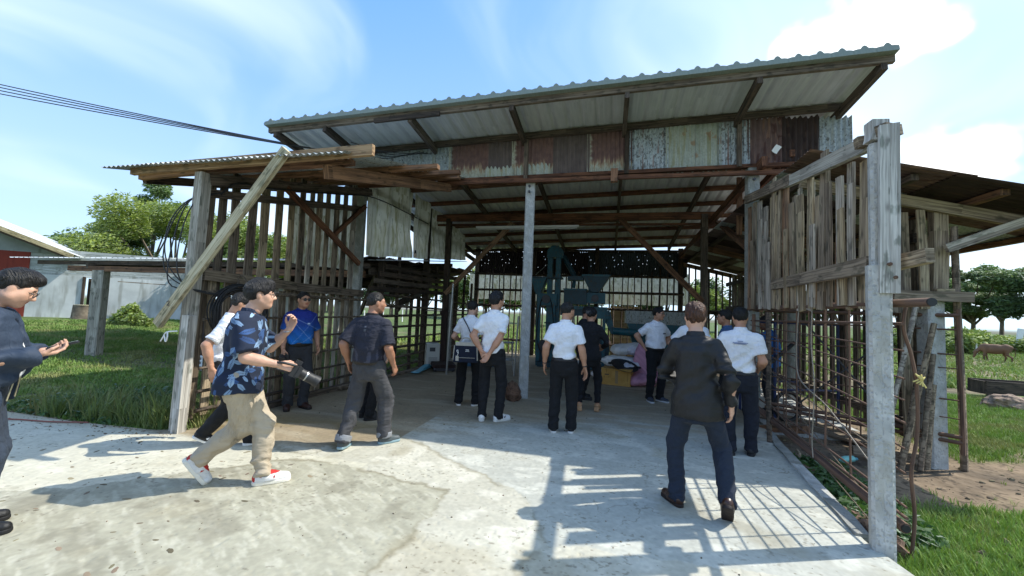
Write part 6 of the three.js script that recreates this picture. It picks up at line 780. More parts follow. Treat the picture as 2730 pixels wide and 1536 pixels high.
// ---------- rice mill and clutter in the shed ----------
{
  const t = thing('rice_mill', 'tall teal rice milling machine with bucket elevator at the back of the shed', 'mill', [0, 0, 0]), z = -11.6, T1 = M.teal, T3 = M.tealD;
  const bx = (n, m, x0, x1, y0, y1, d = 0.3, dz = 0) => box(t, n, m, [(x0 + x1) / 2, (y0 + y1) / 2, z + dz], [x1 - x0, y1 - y0, d]);
  const prism = (n, m, x0, x1, y1, a0, a1, y0, d) => { const s = new THREE.Shape(); s.moveTo(x0, y1); s.lineTo(x1, y1); s.lineTo(a1, y0); s.lineTo(a0, y0); s.closePath(); const g = new THREE.ExtrudeGeometry(s, { depth: d, bevelEnabled: true, bevelSize: 0.01, bevelThickness: 0.01, bevelSegments: 1 }); return mesh(n, g, m, t); };
  prism('elevator_head', T1, -1.62, -1.44, 3.46, -1.76, -1.3, 3.32, 0.26).position.z = z - 0.13; bx('elevator_head', T1, -1.76, -1.3, 3.12, 3.32, 0.28);
  bx('elevator_leg', T1, -1.74, -1.6, 0.3, 3.12, 0.2); bx('elevator_leg', T1, -1.5, -1.36, 0.3, 3.12, 0.2); for (const y of [2.5, 1.2, 0.8]) bx('flange', T3, -1.78, -1.32, y, y + 0.04, 0.24);
  bx('drive_box', T1, -1.98, -1.42, 1.72, 2.06, 0.36, 0.1); pole(t, 'pulley', M.darkMetal, [-1.72, 1.9, z + 0.28], [-1.72, 1.9, z + 0.34], 0.12, { seg: 20 }); pole(t, 'pulley', M.darkMetal, [-1.72, 0.55, z + 0.2], [-1.72, 0.55, z + 0.26], 0.2, { seg: 20 }); bx('elevator_boot', T3, -1.9, -1.2, 0.02, 0.5, 0.4);
  bx('support_leg', T1, -1.98, -1.88, 0.0, 1.72, 0.1, 0.2); bx('support_leg', T1, -1.58, -1.46, 0.0, 1.72, 0.1, 0.2);
  prism('left_hopper', T1, -2.2, -1.76, 2.5, -2.04, -1.92, 2.04, 0.4).position.z = z - 0.2; bx('hopper_rim', T3, -2.22, -1.3, 2.5, 2.55, 0.42); pole(t, 'discharge_pipe', T1, [-1.98, 0.3, z], [-1.98, 2.06, z], 0.06, { seg: 12 });
  pole(t, 'spout', T3, [-1.3, 3.18, z], [-0.95, 2.58, z], 0.075, { seg: 12 }); pole(t, 'spout', T1, [-0.95, 2.62, z], [-0.98, 2.25, z], 0.05, { seg: 12 }); pole(t, 'stay_rod', M.steel, [-1.74, 2.95, z], [-2.1, 2.62, z], 0.012);
  bx('sieve_box', T3, -1.14, -0.7, 2.46, 2.58, 0.4); bx('husker_chest', T3, -1.22, -0.6, 1.78, 2.18, 0.6); bx('husker_lid', T1, -1.24, -0.58, 2.18, 2.22, 0.62); bx('post', T1, -0.56, -0.5, 0.0, 2.6, 0.08);
  prism('right_hopper', T3, -0.72, 0.02, 2.58, -0.48, -0.26, 2.14, 0.5).position.z = z - 0.25; bx('hopper_rim', T1, -0.74, 0.04, 2.58, 2.63, 0.54); bx('polisher_body', T1, -0.64, -0.08, 1.82, 2.12, 0.42); pole(t, 'polisher_drum', M.darkMetal, [-0.36, 1.96, z + 0.22], [-0.36, 1.96, z + 0.27], 0.1, { seg: 20 });
  bx('platform', T1, -1.3, -0.02, 1.64, 1.72, 0.8); bx('platform_apron', T1, -0.62, 0.02, 1.4, 1.64, 0.7); bx('platform_apron', T3, -1.3, -0.66, 1.46, 1.64, 0.7); for (const x of [-1.2, -0.1]) for (const dz of [-0.35, 0.35]) bx('platform_leg', T1, x - 0.04, x + 0.04, 0.0, 1.64, 0.08, dz);
  prism('outlet_chute', T1, -0.2, 0.06, 1.6, 0.1, 0.2, 1.0, 0.2).position.z = z - 0.1; pole(t, 'fan_duct', T1, [0.15, 1.08, z + 0.2], [1.0, 1.05, z + 0.2], 0.1, { seg: 16 }); pole(t, 'fan_housing', T3, [-0.35, 0.55, z - 0.15], [-0.35, 0.55, z + 0.2], 0.42, { seg: 24 }); bx('base_frame', T3, -1.9, 0.3, 0.0, 0.14, 0.9);
  for (let k = 0; k < 2; k++) mesh('drive_belt', tubeGeo([[-1.72 + 0.12, 1.9, z + 0.31], [-1.72, 2.02, z + 0.31], [-1.84, 1.9, z + 0.31], [-1.92, 0.6, z + 0.3], [-1.72, 0.35, z + 0.28], [-1.52, 0.6, z + 0.3]], 0.012, 40, 5, true), M.blackRubber, t);
}
{ const t = thing('grain_bin', 'teal and grey grain hopper bin at the right back behind the akimbo man', 'bin', [1.3, 0, -12.3]), s = new THREE.Shape(); s.moveTo(-0.75, 1.3); s.lineTo(0.85, 1.3); s.lineTo(0.7, 0.75); s.lineTo(0.3, 0.35); s.lineTo(-0.25, 0.35); s.lineTo(-0.6, 0.75); s.closePath(); mesh('hopper', new THREE.ExtrudeGeometry(s, { depth: 0.8, bevelEnabled: false }), M.teal, t).position.z = -0.4; box(t, 'rim', M.galv, [0.05, 1.48, 0], [1.7, 0.36, 0.86]); for (const x of [-0.5, 0.6]) for (const z of [-0.35, 0.35]) bar(t, 'leg', M.teal, [x, 0, z], [x, 0.8, z], 0.07, 0.07, { wob: 0 }); }
{ const t = thing('slatted_crates', 'stack of pale slatted crates outside the back wall', 'crates', [0.62, 0, -14.9]); for (let k = 0; k < 5; k++) for (let j = 0; j < 2; j++) bar(t, 'slat', M.pale, [-0.55, 0.3 + k * 0.32 + j * 0.13, 0.2 + 0.01 * j], [0.55, 0.3 + k * 0.32 + j * 0.13, 0.2 + 0.01 * j], 0.1, 0.02); for (const x of [-0.5, 0, 0.5]) bar(t, 'corner', M.pale, [x, -0.05, 0.17], [x, 1.86, 0.17], 0.07, 0.03); box(t, 'inner_box', M.pale[1], [0, 0.9, -0.1], [1.05, 1.9, 0.5]); }
{ const t = thing('platform_scale', 'dark platform weighing scale with upright column near the left wall', 'scale', [-3.95, 0, -9.35], 0.5), d = S({ map: TX.rust, color: new THREE.Color('#7a6a60') }); box(t, 'platform', d, [0, 0.13, 0], [0.55, 0.07, 0.75]); box(t, 'base', M.darkMetal, [0, 0.06, 0], [0.48, 0.08, 0.68]); for (const x of [-0.22, 0.22]) for (const z of [-0.3, 0.3]) pole(t, 'wheel', M.darkMetal, [x - 0.03, 0.06, z], [x + 0.03, 0.06, z], 0.06, { seg: 14 }); box(t, 'column', d, [0, 0.75, -0.38], [0.12, 1.25, 0.1]); box(t, 'beam_box', d, [0.0, 1.42, -0.38], [0.2, 0.1, 0.12]); pole(t, 'beam', M.steel, [-0.45, 1.45, -0.36], [0.2, 1.45, -0.36], 0.012); pole(t, 'poise', M.darkMetal, [-0.25, 1.38, -0.36], [-0.25, 1.3, -0.36], 0.04, { seg: 12 }); }
{ const t = thing('stabiliser_cabinet', 'pale grey electrical cabinet on the floor by the left wall', 'cabinet', [-4.42, 0, -9.72], 0.55); box(t, 'case', S({ color: lin(0.5, 0.5, 0.46), roughness: 0.5 }), [0, 0.31, 0], [0.34, 0.58, 0.4]); box(t, 'display', M.darkMetal, [-0.02, 0.46, 0.203], [0.14, 0.1, 0.006]); for (let k = 0; k < 6; k++) box(t, 'vent_slot', M.darkMetal, [0, 0.1 + k * 0.03, 0.203], [0.22, 0.01, 0.006]); for (const x of [-0.13, 0.13]) box(t, 'foot', M.blackRubber, [x, 0.012, 0], [0.05, 0.024, 0.36]); }
{ const t = thing('water_pump', 'blue motor pump on the floor beside the weighing scale', 'pump', [-3.35, 0, -10.6], 0.4), b = S({ color: lin(0.03, 0.12, 0.22), roughness: 0.5 }); pole(t, 'motor', b, [-0.4, 0.32, 0], [0.3, 0.32, 0], 0.2, { seg: 20 }); box(t, 'skid', b, [0, 0.06, 0], [1.0, 0.12, 0.5]); pole(t, 'fan_cover', M.darkMetal, [-0.5, 0.32, 0], [-0.4, 0.32, 0], 0.18, { seg: 20 }); box(t, 'terminal_box', b, [0, 0.55, 0], [0.22, 0.14, 0.2]); }
{ const t = thing('blue_sheet', 'folded light blue plastic strip lying along the foot of the left wall', 'plastic strip', [-4.3, 0.035, -8.9], 0.12); for (let k = 0; k < 3; k++) box(t, 'fold', S({ color: lin(0.12, 0.42, 0.55), roughness: 0.5 }), [0.02 * k, 0.006 + 0.02 * k, 0.1 * (k - 1)], [0.2 - 0.03 * k, 0.012, 1.1], { rot: [0.02 * k, 0.05 * k, 0.06] }); }
for (const [x, z, l, h] of [[-3.6, -8.75, 'thin steel prop standing between the left wall and the bag man', 2.1], [-2.1, -9.2, 'short thin steel prop just left of the centre concrete post', 1.4]]) tag(pole(undefined, 'steel_prop', M.steel, [x, 0, z], [x + 0.06, h, z], 0.022, { seg: 10 }), l, 'prop', 'steel props');
{ const t = thing('wire_stool', 'small metal ring stool behind the centre post', 'stool', [-2.45, 0, -9.9]); for (let k = 0; k < 4; k++) { const a = k * PI / 2 + 0.5; pole(t, 'leg', M.steel, [0.22 * Math.cos(a), 0, 0.22 * Math.sin(a)], [0.14 * Math.cos(a), 0.72, 0.14 * Math.sin(a)], 0.014); } for (const [y, R] of [[0.72, 0.16], [0.3, 0.19]]) { const m = mesh(y > 0.5 ? 'seat_ring' : 'foot_ring', new THREE.TorusGeometry(R, 0.016, 8, 28), M.steel, t); m.rotation.x = PI / 2; m.position.y = y; } pole(t, 'seat', M.teal, [0, 0.715, 0], [0, 0.735, 0], 0.15, { seg: 20 }); }
{ // rock that wedges the centre post
  const g = new THREE.IcosahedronGeometry(1, 5), p = g.attributes.position; for (let i = 0; i < p.count; i++) { const x = p.getX(i), y = p.getY(i), z = p.getZ(i), k = 1 + 0.45 * n3(x * 1.4 + 5, y * 1.4, z * 1.4) + 0.3 * n3(x * 4, y * 4 + 3, z * 4) + 0.12 * n3(x * 10, y * 10, z * 10); const ta = 1 - 0.28 * y; p.setXYZ(i, x * k * ta, y * k, z * k * ta); } g.computeVertexNormals();
  const m = mesh('rock', g, S({ map: TX.soil, color: lin(0.2, 0.115, 0.075), roughness: 1 })); m.scale.set(0.125, 0.185, 0.12); m.position.set(-1.53, 0.14, -6.72); m.rotation.z = 0.12; tag(m, 'upright brown rock at the foot of the centre concrete post', 'rock');
  const g2 = g.clone(), m2 = mesh('boulder', g2, S({ map: TX.soil, color: lin(0.4, 0.28, 0.2) })); m2.scale.set(0.36, 0.2, 0.26); m2.position.set(7.9, 0.02, -10.3); tag(m2, 'low pinkish boulder in the grass at the right edge', 'boulder');
}
{ const t = thing('timber_trough', 'dark timber trough lying in the grass at the right edge', 'trough', [9.3, 0, -11.8], 0.1); bar(t, 'side_board', M.dark, [-0.9, 0.2, 0.2], [2.2, 0.16, 0.2], 0.3, 0.05); bar(t, 'side_board', M.dark, [-0.9, 0.2, -0.2], [2.2, 0.16, -0.2], 0.3, 0.05); bar(t, 'bottom_board', M.dark, [-0.9, 0.06, 0], [2.2, 0.04, 0], 0.36, 0.04, { side: Y }); for (const x of [-0.88, 0.7, 2.1]) bar(t, 'end_board', M.dark, [x, 0.05, 0], [x, 0.33, 0], 0.36, 0.05, { side: V(1, 0, 0) }); for (const x of [-0.4, 1.6]) bar(t, 'bearer', M.dark, [x, -0.04, -0.3], [x, -0.04, 0.3], 0.12, 0.14, { side: Y }); }
// ---------- box, sacks, wok ----------
{
  const card = T(256, 256, (u, v) => { const n = fb(u * 8, v * 8, 5, 8); let c = mix3([170, 128, 62], [206, 164, 92], n); return mix3(c, [120, 86, 44], sm(0.6, 0.75, fb(u * 20, v * 6, 4, 32)) * 0.5); }), m = S({ map: card }), t = thing('carton', 'worn yellow brown carton in front of the sacks with a wok on it', 'box', [0.24, 0, -9.22], -0.22);
  box(t, 'case', m, [0, 0.16, 0], [0.62, 0.32, 0.42]); box(t, 'lid', m, [0, 0.335, 0], [0.65, 0.035, 0.45]); box(t, 'tape', S({ color: lin(0.3, 0.2, 0.09), roughness: 0.5 }), [0.02, 0.18, 0.212], [0.06, 0.27, 0.004]); box(t, 'grip_slot', M.dark[0], [-0.19, 0.22, 0.212], [0.09, 0.022, 0.004]); 
  const w = thing('wok', 'black round bottomed wok with ear handles tilted on the carton', 'wok', [0.38, 0.43, -9.12], 0.2); const prof = []; for (let i = 0; i <= 12; i++) { const a = i / 12 * 1.15; prof.push(new THREE.Vector2(0.3 * Math.sin(a) / Math.sin(1.15), -0.14 * Math.cos(a) + 0.06)); } const lm = mesh('pan', new THREE.LatheGeometry(prof, 36), M.blackRubber, w); lm.rotation.x = 0.35; for (const s of [-1, 1]) { const h = mesh('ear_handle', new THREE.TorusGeometry(0.05, 0.013, 8, 16), M.blackRubber, w); h.position.set(s * 0.3, 0.0, 0); h.rotation.x = 1.2; } w.rotation.z = -0.12;
  const sackG = (seed) => polygonise((x, y, z) => { const a = Math.pow(Math.abs(x) / 0.4, 3) + Math.pow(Math.abs(z) / 0.26, 3), q = Math.pow(Math.pow(Math.pow(Math.abs(x) / 0.4, 3) + Math.pow(Math.abs(z) / 0.26, 3), 2 / 3) + Math.pow(Math.abs(y) / 0.12, 2), 0.5); return (q - 1) * 0.11 - 0.03 * n3(x * 7 + seed, y * 9, z * 7) - 0.016 * n3(x * 20 + seed, y * 16, z * 20); }, [-0.5, -0.2, -0.36], [0.5, 0.2, 0.36], 0.018);
  const st = (a, b, s) => S({ roughness: 0.75, map: T(128, 128, (u, v) => { const n = fb(u * 10 + s, v * 10, 4, 16), weave = (Math.sin(u * 240) * Math.sin(v * 240)) * 5; let c = mix3([a[0] - 24, a[1] - 24, a[2] - 24], a, n * 1.4); const band = sm(0.4, 0.42, v) - sm(0.62, 0.64, v); if (b && fb(u * 7 + s, v * 7, 2, 8) > 0.47) c = mix3(c, b, band * 0.85); return [c[0] + weave, c[1] + weave, c[2] + weave]; }, { rep: [3, 3] }) });
  const W = st([226, 226, 222], [80, 140, 110], 1), P = st([206, 150, 170], null, 2), B = st([214, 214, 220], [90, 100, 150], 3), Rr = st([222, 216, 214], [190, 70, 90], 4), G = [0, 1, 2].map((k) => sackG(k * 9 + 3));
  [['grey white sack at the bottom left of the heap behind the carton', 0.3, 0.13, -9.75, 0.1, W, 0], ['sack with red print low at the left of the heap', 0.12, 0.14, -9.5, 0.5, Rr, 1], ['white sack with green print lying across the heap', 0.35, 0.4, -9.75, -0.1, W, 1], ['pale sack with blue print in the middle of the heap', 0.62, 0.36, -9.6, 0.5, B, 2], ['white sack on the very top of the heap', 0.5, 0.66, -9.85, 0.15, W, 2], ['small white sack slumped at the top right of the heap', 0.72, 0.62, -9.9, 0.6, B, 0], ['pink sack standing at the right end of the heap', 0.85, 0.42, -9.42, 1.35, P, 1], ['second pink sack lying at the foot of the heap on the right', 0.8, 0.14, -9.3, 0.4, P, 2], ['white sack low behind the pink sacks', 1.12, 0.14, -9.75, 0.2, W, 2]].forEach(([l, x, y, z, r, m2, g]) => { const s = mesh('sack', G[g], m2); s.position.set(x, y * 1.12, z); s.scale.setScalar(1.12); s.rotation.set(0.1 * r, r, l.includes('standing') ? 1.3 : 0.12 * (g - 1)); tag(s, l, 'sack', 'sacks heaped behind the carton'); });
}
// litter in the yard by the kerb
{ const t = thing('plastic_bottle', 'crushed teal plastic bottle on the bare soil behind the gate', 'bottle', [2.75, -0.1, -5.55], 0.6); pole(t, 'bottle_body', S({ color: lin(0.2, 0.5, 0.45), roughness: 0.3 }), [-0.11, 0.04, 0], [0.06, 0.04, 0.02], 0.036, { seg: 10, wob: 0.2 }); pole(t, 'bottle_neck', S({ color: lin(0.1, 0.3, 0.35), roughness: 0.3 }), [0.06, 0.04, 0.02], [0.12, 0.04, 0.025], 0.018, { seg: 10 }); tag(pole(undefined, 'broken_stick', M.grey, [2.12, 0.02, -5.2], [2.2, 0.01, -5.45], 0.014, { wob: 0.4 }), 'short pale stick lying by the kerb', 'stick'); tag(bar(undefined, 'loose_board', M.brown, [2.2, -0.02, -6.5], [2.55, 0.12, -6.05], 0.16, 0.09, { side: Y }), 'short thick rusty brown board lying behind the low pipe', 'board'); }
tag(mesh('red_cord', tubeGeo([[-7.3, 0.012, -3.12], [-6.8, 0.012, -3.3], [-6.3, 0.012, -3.38], [-5.9, 0.014, -3.5]], 0.008, 24, 5), S({ color: lin(0.25, 0.08, 0.06) })), 'thin reddish cord lying on the concrete by the lawn edge', 'cord');
// ---------- trees ----------
const leafMat = new THREE.MeshPhysicalMaterial({ vertexColors: true, roughness: 0.8, transmission: 0.42, thickness: 0, side: THREE.DoubleSide });
// o: blobs [[x,y,z,r]...] in tree space; n leaves, s leaf size; a, b leaf colours (linear)
function foliageGeo(o) {
  const r = rng(o.seed ?? 1), pos = new Float32Array(o.n * 12), col = new Float32Array(o.n * 12), idx = new Uint32Array(o.n * 6), tot = o.blobs.reduce((s, b) => s + b[3] * b[3], 0), q = new THREE.Quaternion(), e = new THREE.Euler(), v = V();
  const cum = []; let acc = 0; for (const b of o.blobs) { acc += b[3] * b[3] / tot; cum.push(acc); }
  for (let i = 0; i < o.n; i++) {
    const k = r(), bi = Math.max(0, cum.findIndex((c) => k <= c)), b = o.blobs[bi]; let th = r() * 6.283, u = r() * 2 - 1, rad = b[3] * Math.pow(r(), 0.42) * (0.72 + 0.5 * n2(th * 1.5 + bi * 7, u * 3 + bi * 3)), w = Math.sqrt(1 - u * u);
    const cx = b[0] + rad * w * Math.cos(th), cy = b[1] + rad * u * (o.flat ?? 0.75), cz = b[2] + rad * w * Math.sin(th), sz = o.s * (0.6 + 0.8 * r());
    e.set(r() * 2.2 - 0.6, r() * 6.28, (r() - 0.5) * 1.8); q.setFromEuler(e); const c = mix3(o.a, o.b, clamp(r() * 0.7 + 0.5 * n2(cx * 0.9 + 9, cy * 0.9 + cz), 0, 1));
    [[0, 0, -1], [0.42, 0.06, 0], [-0.42, 0.06, 0], [0, 0, 1]].forEach((p, j) => { v.set(p[0] * sz, p[1] * sz, p[2] * sz).applyQuaternion(q); const k3 = i * 12 + j * 3; pos[k3] = cx + v.x; pos[k3 + 1] = cy + v.y; pos[k3 + 2] = cz + v.z; col[k3] = c[0]; col[k3 + 1] = c[1]; col[k3 + 2] = c[2]; });
    idx.set([i * 4, i * 4 + 1, i * 4 + 2, i * 4 + 1, i * 4 + 3, i * 4 + 2], i * 6);
  }
  const g = new THREE.BufferGeometry(); g.setAttribute('position', new THREE.BufferAttribute(pos, 3)); g.setAttribute('color', new THREE.BufferAttribute(col, 3)); g.setIndex(new THREE.BufferAttribute(idx, 1)); g.computeVertexNormals(); return g;
}
function limb(a, b, r0, r1, sag) { const m = lerp(a, b, 0.5); m[1] += sag; const c = new THREE.CatmullRomCurve3([V(...a), V(...m), V(...b)]), g = new THREE.TubeGeometry(c, 6, 1, 6), p = g.attributes.position; for (let i = 0; i < p.count; i++) { const k = Math.floor(i / 7) / 6, q = c.getPoint(k), r = mix(r0, r1, k); p.setXYZ(i, q.x + (p.getX(i) - q.x) * r, q.y + (p.getY(i) - q.y) * r, q.z + (p.getZ(i) - q.z) * r); } g.computeVertexNormals(); return g; }
function tree(name, label, at, o, group) {
  const t = thing(name, label, o.cat ?? 'tree', [at[0], at[1] ?? ground(at[0], at[2]) - 0.05, at[2]], 0, group), tr = [];
  const fork = o.fork ?? 1.6; if (!o.bush) tr.push(limb([0, -0.2, 0], [0.1, fork, 0.05], o.r ?? 0.22, (o.r ?? 0.22) * 0.7, 0));
  for (const b of o.blobs) if (!o.bush) tr.push(limb([0.1, fork * (0.7 + 0.3 * n2(b[0], b[2])), 0.05], [b[0] * 0.9, b[1], b[2] * 0.9], (o.r ?? 0.22) * 0.5, 0.025, -0.2)); else tr.push(limb([b[0] * 0.2, -0.1, b[2] * 0.2], [b[0], b[1], b[2]], 0.04, 0.012, 0));
  mesh(o.bush ? 'stem' : 'trunk', mergeGeometries(tr), M.bark, t); mesh(o.bush ? 'foliage' : 'crown', foliageGeo(o), leafMat, t); return t;
}
function blobs(seed, n, cx, cy, cz, R, H, s0, s1) { const r = rng(seed), out = []; for (let i = 0; i < n; i++) { const a = r() * 6.283, q = Math.sqrt(r()) * R; out.push([cx + Math.cos(a) * q, cy + (r() - 0.5) * H, cz + Math.sin(a) * q, mix(s0, s1, r())]); } return out; }
const YG = [[0.13, 0.2, 0.02], [0.36, 0.44, 0.06]], DG = [[0.035, 0.085, 0.025], [0.11, 0.19, 0.05]], MG = [[0.07, 0.14, 0.025], [0.2, 0.3, 0.06]];
tree('spreading_tree', 'broad yellow green tree behind the low lean-to roof on the left', [-27.6, 0.5, -20.2], { blobs: [...blobs(2, 22, 0.3, 4.9, 0, 4.4, 3.8, 0.9, 1.7)], n: 52000, s: 0.105, a: YG[0], b: YG[1], seed: 3, r: 0.25 });
tree('spreading_tree', 'smaller yellow green tree seen between the slats of the front left wall', [-19.2, 0.4, -21.8], { blobs: blobs(12, 12, 0, 3.8, 0, 2.6, 2.4, 0.8, 1.4), n: 20000, s: 0.105, a: YG[0], b: YG[1], seed: 13, r: 0.2 });
tree('slender_tree', 'tall thin crowned tree rising above the broad tree at left', [-34.2, 0.5, -23.2], { blobs: [[0, 9.6, 0, 0.9], [0.8, 9.0, 0.3, 0.7], [-0.9, 8.4, 0.2, 0.8], [1.2, 7.8, -0.4, 0.9], [-1.7, 7.3, 0.1, 0.7], [0.4, 7.4, 0.5, 1.0], [-0.6, 6.3, 0, 1.1], [1.3, 6.4, 0, 1.1], [-2.5, 6.2, 0.2, 0.6], [2.4, 6.9, 0.2, 0.6]], n: 13000, s: 0.12, a: MG[0], b: MG[1], seed: 4, r: 0.16, fork: 4 });
tree('round_tree', 'dark green round tree left of the broad tree behind the farmhouse roof', [-33.3, 0.5, -20.2], { blobs: blobs(5, 9, 0, 4.4, 0, 1.7, 2.6, 0.8, 1.3), n: 15000, s: 0.12, a: DG[0], b: MG[1], seed: 6 });
tree('far_wood_tree', 'distant hazy green tree above the farmhouse barge board', [-62, 0.4, -33], { blobs: blobs(7, 10, 0, 6, 0, 4.2, 2.5, 1.5, 2.3), n: 8000, s: 0.3, a: MG[0], b: MG[1], seed: 8 });
tree('leaning_shade_tree', 'leafy tree hanging over the white wall right of the farmhouse door', [-19.2, 0.3, -17.4], { blobs: [[-0.6, 2.6, 0.8, 0.9], [0.3, 3.4, 0, 1.2], [1.3, 3.0, 0.4, 1.0], [-1.4, 3.6, 0, 1.1], [0, 4.6, 0, 1.2], [1.2, 4.2, -0.6, 1.0], [-0.3, 2.4, 1.2, 0.6]], n: 16000, s: 0.1, a: MG[0], b: YG[1], seed: 9, r: 0.1 });
tree('fern_bush', 'feathery light green bush on the lawn in front of the farmhouse', [-19.8, null, -12.8], { bush: 1, cat: 'bush', blobs: [[0, 0.45, 0, 0.5], [0.5, 0.3, 0.1, 0.4], [-0.5, 0.3, 0, 0.4], [0.1, 0.75, 0, 0.3], [0.9, 0.2, 0, 0.3]], n: 3200, s: 0.09, a: MG[0], b: YG[1], seed: 10 });
// right side
tree('field_tree', 'large layered dark tree standing left in the right hand field', [37.2, 0.1, -52.2], { blobs: [...blobs(14, 16, -0.5, 6.6, 0, 4.6, 2.0, 0.9, 1.6), ...blobs(15, 8, -2, 3.6, 0, 2.6, 2, 0.8, 1.4)], n: 44000, s: 0.15, a: DG[0], b: [0.24, 0.32, 0.09], seed: 15, fork: 2.6, flat: 0.5 });
tree('field_tree', 'dark green tree at the far right edge of the picture', [39.5, 0.1, -46.5], { blobs: [...blobs(17, 16, 0.6, 5.6, 0, 3.6, 4.4, 1.1, 1.8)], n: 38000, s: 0.17, a: DG[0], b: [0.16, 0.26, 0.07], seed: 18, fork: 2.2 });
tree('field_tree', 'smaller dark tree below the crown of the large layered tree on the right', [32.6, 0.1, -50.6], { blobs: blobs(19, 9, 0, 4.2, 0, 2.2, 3, 0.9, 1.5), n: 16000, s: 0.17, a: DG[0], b: MG[1], seed: 20 });
tree('field_tree', 'thin trunked tree rising between the dark trees of the right hand field', [44, 0.1, -58], { blobs: blobs(30, 12, 0, 6.2, 0, 3.2, 4, 0.9, 1.7), n: 17000, s: 0.19, a: DG[0], b: MG[1], seed: 31, fork: 3 });
const bushP = []; [['light green bush at the field edge below the dark trees', 29.5, -42], ['pale green bush left of the cow in the field', 25.4, -37.6], ['rounded green bush right behind the cow', 31.2, -41], ['low green bush nearest the right lean-to in the field', 22.6, -39], ['bushy growth at the right edge behind the cow', 34.8, -41.5]].forEach(([l, x, z], k) => bushP.push(tree('field_bush', l, [x, null, z], { bush: 1, cat: 'bush', blobs: blobs(40 + k, 8, 0, 0.8, 0, 1.9, 0.9, 0.6, 1.0), n: 4000, s: 0.17, a: MG[0], b: YG[1], seed: 41 + k }, 'bushes at the far edge of the right field')));
// far tree line behind the shed
{
  const protos = [0, 1, 2].map((k) => ({ blobs: blobs(60 + k, 9, 0, 3.6 + k * 0.5, 0, 2.4, 2.4, 1.0, 1.6), n: 5200, s: 0.24, a: k === 1 ? YG[0] : DG[0], b: k === 2 ? YG[1] : MG[1], seed: 61 + k })), r = rng(6), made = [], L = 'leafy tree of the far tree line beyond the field behind the shed', G = 'far tree line behind the shed';
  for (let i = 0; i < 34; i++) { const x = -62 + i * 2.75 + (r() - 0.5) * 1.6, z = -44 - 9 * r() - 0.1 * Math.abs(x), k = i % 3; let o; if (!made[k]) { o = tree('far_tree', L, [x, null, z], protos[k], G); made[k] = o; } else { o = made[k].clone(); o.name = numbered('far_tree'); scene.add(o); o.position.set(x, ground(x, z) - 0.1, z); } o.rotation.y = r() * 6; o.scale.setScalar(0.75 + 0.45 * r()); }
  const pg = thing('white_fence_post', 'white concrete stake of the field fence beyond the shed', 'fence post', [-22, 0, -33], 0, 'white field fence stakes'); pole(pg, 'stake', M.white, [0, -0.1, 0], [0, 1.1, 0], 0.05, { seg: 6 });
  for (let i = 1; i < 26; i++) { const c = pg.clone(); c.name = numbered('white_fence_post'); const x = -22 + i * 1.9; c.position.set(x, ground(x, -33 - i * 0.1), -33 - i * 0.1); c.rotation.z = (r() - 0.5) * 0.1; scene.add(c); }
  const wp = thing('leaning_marker', 'single white leaning stake among the bushes behind the cow', 'stake', [31.5, 0, -40.2]); bar(wp, 'stake', M.white, [0, 0, 0], [0.25, 1.7, 0], 0.35, 0.12, { wob: 0 });
}
